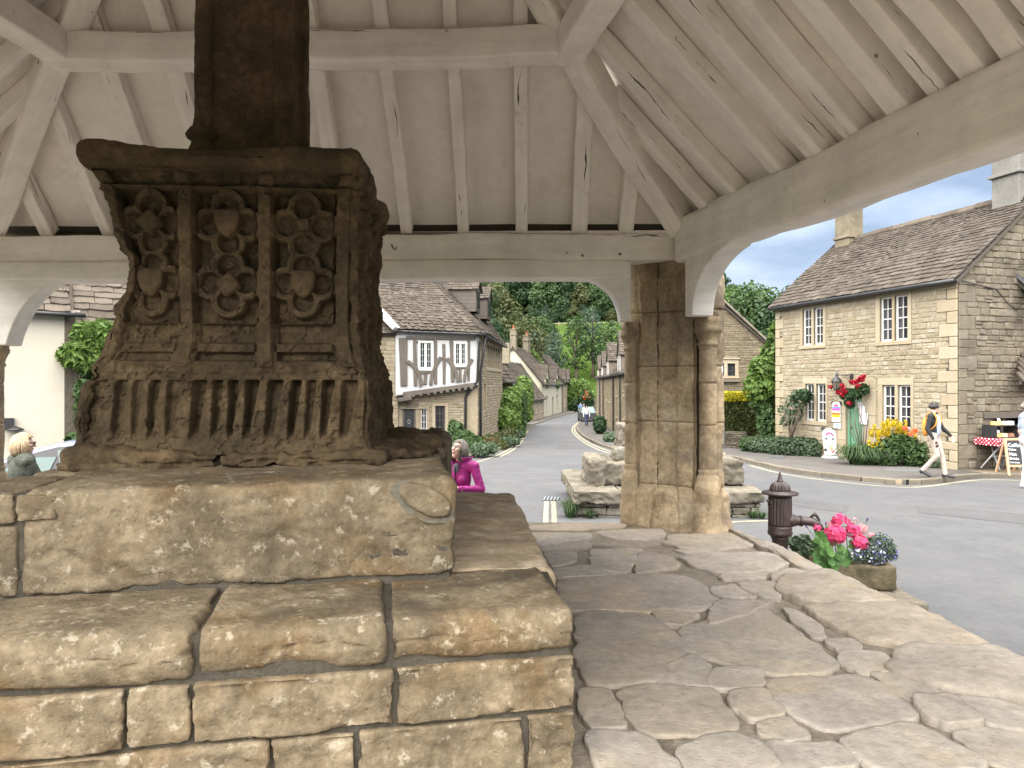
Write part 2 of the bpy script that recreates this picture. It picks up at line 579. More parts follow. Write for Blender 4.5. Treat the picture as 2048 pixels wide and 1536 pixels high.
M['mortar'] = mat_stone('mortar', [(0.0746, 0.0654, 0.0498), (0.1157, 0.1032, 0.0815)], grain=0.4, scale=8, rand=False, bump=1.0, bump_scale=30, dirt=(0.0611, 0.0549, 0.0394), dirt_scale=3, dirt_lo=0.5)
M['flagstone'] = mat_stone('flagstone', [(0.286, 0.254, 0.211), (0.3838, 0.3481, 0.2944), (0.3361, 0.304, 0.2611), (0.3389, 0.2889, 0.2282)], grain=0.36, scale=4, rand=True, bump=0.7, bump_scale=24,
                           dirt=(0.2165, 0.1843, 0.145), dirt_amt=0.6, dirt_scale=2.6, dirt_lo=0.5, spots_scale=16, spots_lo=0.66, pits=0.25, blotch=(0.4091, 0.3375, 0.2447), blotch_scale=1.9)
M['joint_bed'] = mat_stone('joint_bed', [(0.2154, 0.1855, 0.1422), (0.2881, 0.2515, 0.1984)], grain=0.4, scale=6, rand=False, bump=1.0, bump_scale=30, dirt=(0.0676, 0.0577, 0.0432), dirt_amt=0.8, dirt_scale=2.6, dirt_lo=0.52)
M['pier_stone'] = mat_stone('pier_stone', [(0.3797, 0.2745, 0.1629), (0.6162, 0.4801, 0.3129), (0.4602, 0.3488, 0.225)], grain=0.5, scale=5, rand=False, bump=0.7, bump_scale=20,
                            dirt=(0.1476, 0.1168, 0.0857), dirt_amt=0.8, dirt_scale=1.7, dirt_lo=0.5, spots_scale=26, spots_lo=0.69, pits=0.4, blotch=(0.5923, 0.5011, 0.3691), blotch_scale=2.4)
M['asphalt'] = mat_stone('asphalt', [(0.0947, 0.0959, 0.099), (0.1167, 0.118, 0.1198)], grain=0.24, scale=2.2, rand=False, bump=0.35, bump_scale=60, dist=0.006, rough=0.8,
                         dirt=(0.0789, 0.08, 0.0832), dirt_amt=0.5, dirt_scale=0.35, dirt_lo=0.5, blotch=(0.0916, 0.0934, 0.0979), blotch_scale=.22, spots=(0.1747, 0.1747, 0.1747), spots_scale=60, spots_lo=.66)
M['paving_asphalt'] = mat_stone('paving_asphalt', [(0.0867, 0.0805, 0.0755), (0.1084, 0.1022, 0.0959)], grain=0.18, scale=2, rand=False, bump=0.4, bump_scale=50, dist=0.006,
                                dirt=(0.0743, 0.065, 0.0557), dirt_amt=0.5, dirt_scale=0.6, dirt_lo=0.5)
M['kerb_stone'] = mat_stone('kerb_stone', [(0.185, 0.1618, 0.1272), (0.1387, 0.1214, 0.0983), (0.2081, 0.185, 0.1445)], grain=0.3, scale=5, bump=0.5)
M['gravel'] = mat_stone('gravel', [(0.1734, 0.1358, 0.0925), (0.2196, 0.1792, 0.1272)], grain=0.3, scale=2.5, rand=False, bump=0.7, bump_scale=30, dirt=(0.0983, 0.0751, 0.052), dirt_scale=1.4)
M['road_paint'] = mat_stone('road_paint', [(0.3494, 0.3212, 0.2254), (0.2931, 0.2649, 0.1916)], grain=0.3, scale=9, rand=False, bump=0.2, dirt=(0.1465, 0.1409, 0.1296), dirt_amt=0.7, dirt_scale=3.5, dirt_lo=0.52)
M['patch_asphalt'] = mat_stone('patch_asphalt', [(0.10, 0.10, 0.10), (0.12, 0.12, 0.12)], grain=0.15, scale=3, rand=False, bump=0.35, bump_scale=50)
M['repair_asphalt'] = mat_stone('repair_asphalt', [(0.085, 0.0857, 0.0878), (0.0972, 0.0979, 0.1001)], grain=0.2, scale=3, rand=False, bump=0.35, bump_scale=50)
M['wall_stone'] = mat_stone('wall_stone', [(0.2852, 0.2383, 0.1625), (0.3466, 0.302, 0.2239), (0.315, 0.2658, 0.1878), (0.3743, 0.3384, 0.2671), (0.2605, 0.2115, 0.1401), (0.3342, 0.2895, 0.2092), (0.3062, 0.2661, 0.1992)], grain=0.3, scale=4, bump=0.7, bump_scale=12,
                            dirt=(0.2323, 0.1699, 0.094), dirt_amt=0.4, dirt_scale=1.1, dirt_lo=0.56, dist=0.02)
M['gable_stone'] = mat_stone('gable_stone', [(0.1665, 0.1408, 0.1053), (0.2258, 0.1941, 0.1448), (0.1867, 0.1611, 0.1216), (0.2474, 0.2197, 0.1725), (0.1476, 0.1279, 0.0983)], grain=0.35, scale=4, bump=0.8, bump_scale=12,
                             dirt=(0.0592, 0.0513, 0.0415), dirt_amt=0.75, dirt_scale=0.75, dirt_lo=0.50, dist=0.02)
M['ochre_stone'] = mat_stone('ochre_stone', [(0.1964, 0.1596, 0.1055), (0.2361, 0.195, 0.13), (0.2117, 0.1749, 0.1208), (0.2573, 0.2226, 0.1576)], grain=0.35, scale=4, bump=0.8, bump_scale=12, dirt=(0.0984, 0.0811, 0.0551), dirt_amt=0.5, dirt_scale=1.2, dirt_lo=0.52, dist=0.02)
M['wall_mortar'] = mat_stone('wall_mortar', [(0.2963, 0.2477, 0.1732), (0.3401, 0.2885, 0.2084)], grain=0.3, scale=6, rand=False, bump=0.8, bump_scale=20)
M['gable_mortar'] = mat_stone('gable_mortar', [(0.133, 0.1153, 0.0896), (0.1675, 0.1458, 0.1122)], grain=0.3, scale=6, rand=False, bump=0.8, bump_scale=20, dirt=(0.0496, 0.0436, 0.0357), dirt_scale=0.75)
M['dressed_stone'] = mat_stone('dressed_stone', [(0.3307, 0.2809, 0.1978), (0.361, 0.3136, 0.2306), (0.3177, 0.2632, 0.1778)], grain=0.18, scale=3, bump=0.4, bump_scale=14)
M['render_cream'] = mat_stone('render_cream', [(0.4143, 0.3807, 0.3107), (0.4299, 0.4012, 0.3392)], grain=0.06, scale=1.5, rand=False, bump=0.25, bump_scale=6, dist=0.03)
M['render_pale'] = mat_stone('render_pale', [(0.3794, 0.3672, 0.2815), (0.4039, 0.3856, 0.306)], grain=0.1, scale=1.5, rand=False, bump=0.25, bump_scale=6)
M['render_white'] = mat_stone('render_white', [(0.4079, 0.4131, 0.4181), (0.4284, 0.4284, 0.4284)], grain=0.06, scale=2, rand=False, bump=0.2, bump_scale=8)
M['tile'] = mat_stone('tile', [(0.0684, 0.0565, 0.045), (0.1014, 0.0851, 0.0693), (0.0819, 0.0694, 0.0575), (0.1215, 0.1051, 0.0861), (0.0558, 0.0477, 0.04)], grain=0.35, scale=5, bump=0.6, bump_scale=16,
                      dirt=(0.0393, 0.0338, 0.0262), dirt_amt=0.6, dirt_scale=1.3, dirt_lo=0.52, spots=(0.2139, 0.2031, 0.1813), spots_scale=7, spots_lo=0.69)
M['tile_pale'] = mat_stone('tile_pale', [(0.1048, 0.0864, 0.0681), (0.147, 0.1241, 0.0988), (0.1259, 0.1053, 0.0846), (0.0864, 0.0703, 0.0566)], grain=0.4, scale=4, bump=0.8, bump_scale=16,
                           dirt=(0.0683, 0.0591, 0.0454), dirt_amt=0.6, dirt_scale=1.8, dirt_lo=0.52, spots=(0.2657, 0.2473, 0.2106), spots_scale=9, spots_lo=0.67)
M['tile_bed'] = mat_plain('tile_bed', (0.06, 0.05, 0.04), 0.95)
M['oak'] = mat_timber('oak', (0.1021, 0.0876, 0.0744), (0.0252, 0.0199, 0.0159), 0.8, wear=(0.076, 0.0628, 0.0509))
M['dark_oak'] = mat_timber('dark_oak', (0.14, 0.11, 0.085), (0.03, 0.025, 0.02), 0.8)
M['white_paint'] = mat_plain('white_paint', (0.4826, 0.4826, 0.4708), 0.45, var=0.05, scale=5)
M['green_paint'] = mat_plain('green_paint', (0.115, 0.26, 0.165), 0.45, var=0.1, scale=6)
M['black_paint'] = mat_plain('black_paint', (0.018, 0.018, 0.02), 0.45)
M['pump_iron'] = mat_plain('pump_iron', (0.045, 0.030, 0.027), 0.42, var=0.35, scale=14, bump=0.25, spec=0.5)
M['grey_metal'] = mat_plain('grey_metal', (0.42, 0.43, 0.44), 0.4, metal=0.7)
M['lead'] = mat_plain('lead', (0.25, 0.26, 0.28), 0.6, var=0.2)
M['terracotta'] = mat_plain('terracotta', (0.32, 0.104, 0.056), 0.85, var=0.25)
M['chimney_stone'] = mat_stone('chimney_stone', [(0.2142, 0.1836, 0.1275), (0.255, 0.2244, 0.1632)], grain=0.35, scale=4, bump=0.6, dirt=(0.0816, 0.0739, 0.0612), dirt_amt=0.6, dirt_scale=1.4, dirt_lo=0.5)
M['grey_chimney'] = mat_stone('grey_chimney', [(0.1632, 0.1598, 0.1496), (0.2176, 0.2108, 0.1938)], grain=0.3, scale=3, bump=0.5, dirt=(0.0952, 0.0918, 0.085), dirt_scale=1.2)
M['trough_stone'] = mat_stone('trough_stone', [(0.144, 0.1188, 0.0756), (0.2016, 0.1692, 0.1116)], grain=0.5, scale=9, rand=False, bump=1.0, bump_scale=26, dirt=(0.0612, 0.0612, 0.0288), dirt_amt=0.8, dirt_scale=5, dirt_lo=0.48, spots=(0.36, 0.324, 0.2448), spots_scale=26, spots_lo=0.68)
M['pale_rock'] = mat_stone('pale_rock', [(0.1659, 0.1452, 0.1129), (0.212, 0.1889, 0.1498), (0.129, 0.1106, 0.0852)], grain=0.35, scale=5, rand=False, bump=0.9, bump_scale=18, dirt=(0.0737, 0.0691, 0.053), dirt_amt=0.85, dirt_scale=3.2, dirt_lo=0.48, spots_scale=30, spots_lo=0.69)
M['rubble_dark'] = mat_stone('rubble_dark', [(0.15, 0.145, 0.115), (0.24, 0.225, 0.18), (0.19, 0.175, 0.14)], grain=0.4, scale=7, bump=0.9, spots=(0.5, 0.48, 0.42), spots_scale=18, spots_lo=0.68)
M['soil'] = mat_plain('soil', (0.05, 0.035, 0.022), 0.95, var=0.4, scale=20, bump=0.8)
M['grass_ground'] = mat_stone('grass_ground', [(0.0371, 0.0581, 0.0203), (0.063, 0.0924, 0.0336)], grain=0.3, scale=0.8, rand=False, bump=0.6, bump_scale=10)
M['bark'] = mat_stone('bark', [(0.13, 0.105, 0.08), (0.18, 0.15, 0.115)], grain=0.4, scale=8, bump=0.9, rand=False)
M['leaf_dark'] = mat_leaf('leaf_dark', (0.0162, 0.0383, 0.0139), (0.0393, 0.0801, 0.0277))
M['leaf_mid'] = mat_leaf('leaf_mid', (0.0245, 0.0527, 0.016), (0.0646, 0.1154, 0.0363))
M['leaf_blue'] = mat_leaf('leaf_blue', (0.0302, 0.0576, 0.0368), (0.0716, 0.1126, 0.0689))
M['leaf_olive'] = mat_leaf('leaf_olive', (0.0359, 0.0499, 0.0164), (0.0963, 0.1102, 0.0374))
M['leaf_bright'] = mat_leaf('leaf_bright', (0.0483, 0.0958, 0.0188), (0.1387, 0.2168, 0.0467))
M['leaf_meadow'] = mat_leaf('leaf_meadow', (0.070, 0.125, 0.024), (0.15, 0.235, 0.045))
M['leaf_gold'] = mat_leaf('leaf_gold', (0.2282, 0.2129, 0.0153), (0.4714, 0.4182, 0.0228))
M['leaf_hedge'] = mat_leaf('leaf_hedge', (0.0223, 0.0338, 0.0091), (0.0754, 0.0927, 0.0207))
M['leaf_grey'] = mat_leaf('leaf_grey', (0.0372, 0.0636, 0.0332), (0.0828, 0.1235, 0.0665))
M['leaf_red'] = mat_leaf('leaf_red', (0.0618, 0.0446, 0.0215), (0.1359, 0.0956, 0.0438))
M['leaf_copper'] = mat_leaf('leaf_copper', (0.048, 0.036, 0.024), (0.096, 0.072, 0.044))
M['leaf_pelargonium'] = mat_leaf('leaf_pelargonium', (0.030, 0.085, 0.018), (0.075, 0.17, 0.035), trans=0.25)
M['petal_pink'] = mat_leaf('petal_pink', (0.5632, 0.0246, 0.1126), (0.6688, 0.0845, 0.2112), trans=0.3)
M['petal_pale'] = mat_leaf('petal_pale', (0.5984, 0.176, 0.2112), (0.6688, 0.3168, 0.3168), trans=0.3)
M['petal_red'] = mat_leaf('petal_red', (0.214, 0.0028, 0.0113), (0.3492, 0.0113, 0.0282), trans=0.2)
M['petal_yellow'] = mat_leaf('petal_yellow', (0.4224, 0.2929, 0.0056), (0.5181, 0.4055, 0.0169), trans=0.3)
M['petal_orange'] = mat_leaf('petal_orange', (0.5632, 0.0986, 0.0282), (0.6336, 0.176, 0.0704), trans=0.3)
M['petal_blue'] = mat_leaf('petal_blue', (0.112, 0.112, 0.336), (0.288, 0.288, 0.544), trans=0.3)
M['petal_white'] = mat_leaf('petal_white', (0.6, 0.6, 0.68), (0.72, 0.72, 0.76), trans=0.3)
M['curtain'] = mat_plain('curtain', (0.72, 0.72, 0.72), 0.9, var=0.08, scale=12)
M['dark_room'] = mat_plain('dark_room', (0.02, 0.02, 0.022), 0.9)
M['paper'] = mat_plain('paper', (0.544, 0.544, 0.5712), 0.8)
def mat_glass(name, col=(0.0204, 0.0238, 0.0272)):
    m, nt, b = new_mat(name)
    b.inputs['Base Color'].default_value = (*col, 1)
    b.inputs['Roughness'].default_value = 0.06
    b.inputs['Specular IOR Level'].default_value = 0.5
    b.inputs['Alpha'].default_value = 0.75
    return m
M['glass'] = mat_glass('glass')
# ---------------------------------------------------------------- ground, roads, pavements
def hill_z(x, y):
    x = np.asarray(x, float); y = np.asarray(y, float)
    h = 0.27 * np.clip(y - 108, 0, 70) + 0.36 * np.clip(y - 178, 0, 110)
    h = h * sstep(95, 45, x) * sstep(-260, -120, x)
    return gz(x, y) + h

def terrain():
    def axis(core0, core1, step, far):
        a = list(np.arange(core0, core1 + 1e-6, step))
        k, lo, hi = step, core0, core1
        while hi < far:
            k *= 1.35; hi += k; lo -= k
            a = [lo] + a + [hi]
        return np.array(a)
    xs, ys = axis(-60, 60, 3.0, 1500), axis(-20, 300, 4.0, 1500)
    X, Y = np.meshgrid(xs, ys, indexing='ij')
    Z = hill_z(X, Y) - 0.05 + 0.6 * sstep(100, 140, Y) * vnoise(np.stack([X, Y, X * 0], -1), 0.05, 3)
    p = np.stack([X.ravel(), Y.ravel(), Z.ravel()], 1)
    n, m = len(xs), len(ys)
    i, j = np.meshgrid(np.arange(n - 1), np.arange(m - 1), indexing='ij')
    a = (i * m + j).ravel()
    f = np.stack([a, a + m, a + m + 1, a + 1], 1)
    mk('ground', p, f.astype(np.int32), M['grass_ground'], None, True, kind='structure')

terrain()

def road():
    def fn(u, v):
        x = -26 + 60 * u; y = -14 + 124 * v
        return np.stack([x, y, gz(x, y)], 1)
    p, f = grid_surface(fn, 60, 124)
    mk('road', p, f, M['asphalt'], None, True, kind='structure')
road()

def resample(pts, n):
    pts = np.asarray(pts, float)
    d = np.r_[0, np.cumsum(np.linalg.norm(np.diff(pts, axis=0), axis=1))]
    t = np.linspace(0, d[-1], n)
    return np.stack([np.interp(t, d, pts[:, k]) for k in range(pts.shape[1])], 1)

def smooth_line(pts, n):
    q = np.asarray(pts, float)
    for _ in range(3):
        a, b = 0.75 * q[:-1] + 0.25 * q[1:], 0.25 * q[:-1] + 0.75 * q[1:]
        q = np.vstack([q[:1], np.stack([a, b], 1).reshape(-1, q.shape[1]), q[-1:]])
    return resample(q, n)

def offset_line(line, d):
    t = np.gradient(line[:, :2], axis=0)
    t /= np.linalg.norm(t, axis=1, keepdims=True) + 1e-9
    nrm = np.stack([-t[:, 1], t[:, 0]], 1)
    o = line.copy(); o[:, :2] += nrm * d
    return o

def strip(name, A, B, dz, mat, parent=None, label=None, kind='structure', cross=6, skirt=0.0):
    n = len(A)
    w = np.linspace(0, 1, cross + 1)
    xy = A[:, None, :2] * (1 - w)[None, :, None] + B[:, None, :2] * w[None, :, None]
    z = gz(xy[..., 0], xy[..., 1]) + dz
    p = np.concatenate([xy, z[..., None]], -1).reshape(-1, 3)
    k = cross + 1
    i, j = np.meshgrid(np.arange(n - 1), np.arange(cross), indexing='ij')
    a = (i * k + j).ravel()
    f = [tuple(q) for q in np.stack([a, a + k, a + k + 1, a + 1], 1)]
    if skirt:
        base = len(p)
        e = np.vstack([p[::k], p[k - 1::k]]); e[:, 2] -= skirt
        p = np.vstack([p, e])
        for q in range(n - 1):
            f.append((q * k, base + q, base + q + 1, (q + 1) * k))
            f.append((q * k + k - 1, (q + 1) * k + k - 1, base + n + q + 1, base + n + q))
        f += [tuple(range(0, k)) + (base + n, base), tuple(range((n - 1) * k, n * k)) + (base + 2 * n - 1, base + n - 1)]
    return mk(name, p, f, mat, parent, True, label, kind)

def kerb_row(line, parent, width=0.15, h=0.115, seg=0.9, count=140, seed=0):
    """individual kerb stones along the edge of a pavement"""
    rnd = random.Random(seed)
    L = np.r_[0, np.cumsum(np.linalg.norm(np.diff(line[:, :2], axis=0), axis=1))]
    s, k = 0.0, 0
    while s < L[-1] - 0.3 and k < count:
        e = min(L[-1], s + seg * rnd.uniform(0.75, 1.2))
        a = [np.interp(s + 0.008, L, line[:, c]) for c in (0, 1)]
        b = [np.interp(e - 0.008, L, line[:, c]) for c in (0, 1)]
        d = unit(V(b[0] - a[0], b[1] - a[1], 0)); nn = V(-d[1], d[0], 0)
        j = rnd.uniform(-0.01, 0.01)
        c = []
        for zz in (-0.15, h + rnd.uniform(-0.008, 0.008)):
            for q, o in ((a, -width / 2 + j), (b, -width / 2 + j), (b, width / 2 + j), (a, width / 2 + j)):
                c.append(V(q[0], q[1], 0) + nn * o + V(0, 0, float(gz(q[0], q[1])) + zz))
        bevel(MB().box8(c).done('kerb_stone', M['kerb_stone'], parent), 0.015, 1)
        s = e; k += 1

def gl(pts, n=60):
    return smooth_line([PG(*q) for q in pts], n)

# pavement on the right: down the street, round the corner and along the front of the shop house
kerb_r = gl([(1168, 836), (1158, 846), (1153, 857), (1163, 871), (1184, 884), (1210, 895), (1245, 904), (1330, 911), (1440, 913), (1500, 926), (1560, 942), (1650, 955), (1750, 966), (1812, 970)], 90)
back_r = resample(np.array([[9.6, 92], [7.9, 66], [6.4, 46], [6.2, 38], [7.0, 32], [7.4, 28], [8.9, 24.2], [10.95, 17.2], [11.0, 16.6]], float), 90)
back_r = np.c_[back_r, gz(back_r[:, 0], back_r[:, 1])]
pv = strip('pavement', kerb_r, back_r, 0.11, M['paving_asphalt'], skirt=0.2)
kerb_row(kerb_r, pv, seed=2)
# pavement on the left of the street
kerb_l = gl([(905, 925), (945, 915), (985, 905), (1020, 893), (1038, 880), (1046, 868), (1054, 857), (1070, 848), (1100, 837), (1150, 825)], 80)
back_l = resample(np.array([[-4.6, 27.2], [-1.3, 27.9], [-0.6, 35], [0.2, 50], [1.6, 69], [5.0, 86], [8.3, 101]], float), 80)
back_l = np.c_[back_l, gz(back_l[:, 0], back_l[:, 1])]
pl = strip('pavement', kerb_l, back_l, 0.10, M['paving_asphalt'], skirt=0.2)
kerb_row(kerb_l, pl, seed=3)
# beaten ground with a kerb in front of the shop's side wall
front_y = gl([(1770, 968.5), (1795, 970), (1860, 968), (1905, 961), (1960, 954), (2060, 957), (2300, 985)], 30)
back_y = resample(np.array([[10.4, 17.2], [12.5, 17.8], [15.5, 18.7], [18.0, 19.2]], float), 30)
back_y = np.c_[back_y, gz(back_y[:, 0], back_y[:, 1])]
gf = strip('gravel_forecourt', front_y, back_y, 0.102, M['gravel'], skirt=0.15)
kerb_row(front_y, gf, seed=4)

def paint(line, w, name='road_marking'):
    a, b = offset_line(line, w / 2), offset_line(line, -w / 2)
    return strip(name, a, b, 0.005, M['road_paint'], cross=1)
paint(gl([(900, 937), (945, 927), (985, 915), (1012, 903), (1032, 890), (1043, 877), (1049, 864), (1052, 856)]), 0.09)
paint(gl([(1000, 914), (1022, 903), (1038, 890), (1048, 877), (1054, 864), (1056, 856)]), 0.09)
paint(gl([(1159, 842), (1150, 851), (1148, 860), (1157, 872), (1178, 886), (1206, 899), (1245, 909)]), 0.09)
paint(gl([(1157, 843), (1146, 852), (1143, 861), (1152, 873), (1174, 889), (1204, 903), (1245, 914)]), 0.09)
paint(gl([(1500, 931), (1560, 948), (1650, 961), (1750, 972), (1815, 976), (1860, 973), (1905, 966), (1960, 959), (2060, 962), (2300, 991)]), 0.10)
paint(gl([(1093, 1003), (1092, 1024), (1091, 1060)], 12), 0.08)
paint(gl([(1107, 1003), (1108, 1024), (1109, 1060)], 12), 0.08)
paint(gl([(1440, 1046), (1490, 1043), (1540, 1042)], 12), 0.09)

def ground_patch(name, px, mat, dz=0.004):
    pts = [PG(*q) for q in px]
    for q in pts: q[2] = float(gz(q[0], q[1])) + dz
    c = np.mean(pts, axis=0); c[2] = float(gz(c[0], c[1])) + dz
    n = len(pts)
    return mk(name, pts + [c], [(i, (i + 1) % n, n) for i in range(n)], mat, None, kind='structure')
ground_patch('road_patch', [(1060, 880), (1080, 878), (1081, 886), (1044, 889), (1046, 883)], M['patch_asphalt'])
ground_patch('pavement_patch', [(1762, 945), (1800, 943), (1838, 945), (1850, 949), (1830, 953), (1775, 951)], M['patch_asphalt'], 0.114)
def gutter_dirt(kerb, back, n0, n1, w=.28):
    o = offset_line(kerb, w)
    if np.linalg.norm(o[:, :2] - back[:, :2]) < np.linalg.norm(kerb[:, :2] - back[:, :2]): o = offset_line(kerb, -w)
    o[:, :2] += (kerb - o)[:, :2] * (.35 + .5 * vnoise(np.c_[kerb[:, :2] * 1.3, kerb[:, 0] * 0]))[:, None]
    strip('gutter_dirt', kerb[n0:n1], o[n0:n1], .003, M['patch_asphalt'], cross=2)
gutter_dirt(kerb_r, back_r, 0, 90); gutter_dirt(kerb_l, back_l, 0, 60)
ground_patch('road_patch', [(1545, 985), (1700, 1012), (1692, 1026), (1640, 1020), (1530, 999)], M['repair_asphalt'])
ground_patch('road_patch', [(1830, 1010), (2060, 1030), (2060, 1050), (1838, 1026)], M['repair_asphalt'])
ground_patch('road_patch', [(1120, 890), (1180, 893), (1176, 899), (1112, 897)], M['repair_asphalt'])
# drain cover with its bars
dc = thing('drain_cover', 'small iron drain cover in the road above the double yellow lines', 'drain cover', PG(1101, 998))
dq = [PG(*q) for q in ((1084, 1001), (1088, 995), (1120, 996), (1118, 1002))]
mk('frame', [q + V(0, 0, 0.006) for q in dq], [(0, 3, 2, 1)], M['black_paint'], dc)
for i in range(5):
    t = (i + 0.5) / 5
    MB().bar(dq[0] * (1 - t) + dq[3] * t + V(0, 0, 0.012), dq[1] * (1 - t) + dq[2] * t + V(0, 0, 0.012), 0.03, 0.008).done('bar', M['grey_metal'], dc)
mc = thing('manhole_cover', 'grey metal cover set flush in the pavement before the green shrubs', 'manhole cover', PG(1558, 914, 0.11))
mq = [PG(px, py, 0.11) + V(0, 0, 0.006) for px, py in ((1540, 915), (1550, 910), (1574, 912), (1566, 917))]
MB().prism(mq, (0, 0, 0.004)).done('plate', M['repair_asphalt'], mc)

# ---------------------------------------------------------------- the paved platform of the market cross
PLZ = 0.75
plat_poly = [(-6.2, 6.95), (0.2, 6.92), (2.02, 6.35), (2.13, 5.6), (2.24, 4.6), (2.46, 3.35), (2.75, 1.5), (2.95, 0.0), (3.15, -1.6), (-6.2, -1.6)]
platform = thing('platform', 'raised stone paved floor under the market shelter', None, (-1.5, 3, 0), kind='structure')
def bed():
    def fn(u, v):
        x = -6.2 + 9.2 * u; y = -1.6 + 8.55 * v
        xr = np.interp(y, [-1.6, 0, 1.5, 3.35, 4.6, 5.6, 6.35, 6.95], [3.12, 2.92, 2.72, 2.42, 2.2, 2.09, 1.98, 0.6])
        x = np.minimum(x, xr)
        p = np.stack([x, y, 0 * x], 1)
        p[:, 2] = PLZ - 0.006 + 0.006 * fbm(p, 4.0, 4, 9)
        return p
    p, f = grid_surface(fn, 230, 214)
    o = mk('mortar_bed', p, f, M['joint_bed'], platform, True)
    core = [V(x, y, -0.6) for x, y in plat_poly]
    MB().prism(core, (0, 0, PLZ - 0.05 + 0.6)).done('core', M['mortar'], platform)
bed()

def chaikin(poly, it=2, w=0.22):
    q = np.asarray(poly, float)
    for _ in range(it):
        n = np.roll(q, -1, axis=0)
        q = np.stack([(1 - w) * q + w * n, w * q + (1 - w) * n], 1).reshape(-1, q.shape[1])
    return q

def flag(poly_xy, z, h=0.02, seed=0, lump=0.006, name='flagstone', mat=None, parent=None, skirt=0.05, n=72, dome=0.0, label=None, grow=0.025):
    q = chaikin(poly_xy, 2, 0.13)
    q = resample(np.vstack([q, q[:1]]), n + 1)[:-1]
    area = 0.5 * np.sum(q[:, 0] * np.roll(q[:, 1], -1) - q[:, 1] * np.roll(q[:, 0], -1))
    if area < 0: q = q[::-1]
    c = q.mean(axis=0)
    nz = fbm(np.c_[q, np.zeros(n)], 9.0, 3, seed)
    q = q + (q - c) / (np.linalg.norm(q - c, axis=1, keepdims=True) + 1e-9) * (grow + 0.022 * nz)[:, None]
    rings = [(1.0, -skirt), (1.0, 0.35 * h), (0.988, 0.8 * h), (0.97, h), (0.88, h), (0.76, h), (0.62, h), (0.46, h), (0.3, h), (0.14, h)]
    v = []
    for s, dz in rings:
        xy = c + (q - c) * s
        p = np.c_[xy, np.full(n, z + dz)]
        if dz >= 0.35 * h:
            p[:, 2] += lump * fbm(p, 3.0, 3, seed + 3) + 0.35 * lump * fbm(p, 16.0, 3, seed + 8) + dome * (1 - s * s)
        v.append(p)
    v = np.vstack(v + [np.array([[c[0], c[1], v[-1][:, 2].mean()]])])
    f = []
    for r in range(len(rings) - 1):
        for i in range(n):
            j = (i + 1) % n
            f.append((r * n + i, r * n + j, (r + 1) * n + j, (r + 1) * n + i))
    last = (len(rings) - 1) * n
    f += [(last + i, last + (i + 1) % n, len(v) - 1) for i in range(n)]
    return mk(name, v, f, mat or M['flagstone'], parent, True, label)

# outlines read off the paving, in the pixels of an enlarged detail of the floor
FL = [
 [(232,512),(440,492),(700,488),(800,530),(852,590),(780,632),(540,632),(242,622)], [(300,634),(550,648),(640,690),(732,780),(622,905),(312,925)],
 [(598,642),(775,646),(715,692),(625,672)], [(690,715),(1020,620),(1132,690),(1335,850),(1110,882),(900,846),(752,788)], [(748,802),(828,860),(806,930),(618,922),(652,862)],
 [(842,868),(1000,858),(1030,930),(884,936),(822,926)], [(448,942),(780,925),(868,980),(935,1098),(700,1112),(548,1100)], [(312,950),(424,952),(505,1090),(332,1100)],
 [(900,958),(1030,942),(1110,1036),(980,1056),(922,1018)], [(1008,1070),(1118,1052),(1210,1116),(1110,1146),(1020,1118)], [(1042,902),(1420,888),(1642,1050),(1282,1108),(1118,1026)],
 [(1352,1132),(1600,1080),(1718,1120),(1890,1240),(1600,1300),(1400,1230)], [(1032,1152),(1330,1152),(1378,1240),(1110,1260)], [(340,1112),(536,1118),(690,1243),(600,1330),(430,1290)],
 [(720,1168),(900,1122),(1008,1172),(1085,1255),(760,1300)], [(362,394),(545,386),(555,402),(352,410)], [(360,420),(535,414),(500,486),(372,468)], [(545,410),(668,420),(690,460),(520,488)],
 [(182,412),(298,402),(286,440),(204,458)], [(205,470),(350,456),(468,488),(222,506)], [(120,328),(350,330),(368,350),(160,384)], [(375,320),(632,310),(645,350),(440,352)],
 [(660,338),(900,326),(1000,378),(750,402),(655,368)], [(705,420),(850,402),(1050,410),(1145,440),(1050,476),(860,488),(745,452)], [(852,498),(920,480),(1046,482),(1018,508),(882,512)],
 [(838,552),(916,530),(996,578),(878,586)], [(932,530),(1060,520),(1116,560),(1080,588),(1010,574)], [(115,298),(490,285),(470,310),(125,318)], [(1100,620),(1180,645),(1290,745),(1206,728)],
 [(850,598),(1080,598),(1000,632),(812,698)], [(1282,750),(1380,750),(1392,784),(1322,790)], [(1455,880),(1560,876),(1738,958),(1610,988),(1512,938)], [(1790,985),(1960,992),(2110,1060),(2110,1110),(1900,1078)],
 [(1755,1112),(1920,1092),(2120,1132),(2240,1260),(1935,1236)], [(1330,800),(1500,800),(1540,850),(1420,876),(1345,845)], [(690,395),(840,392),(845,402),(740,412)], [(1120,470),(1230,468),(1110,550),(1060,510)], [(155,388),(345,366),(345,384),(185,402)]]
def flag_px(x, y): return PZ(1000 + x / 1.954, 900 + y / 1.954, PLZ)[:2]
for i, poly in enumerate(FL):
    w = [flag_px(*q) for q in poly]
    flag(w, PLZ, 0.010 + 0.004 * ((i * 7) % 3), 40 + i, 0.007, parent=platform)
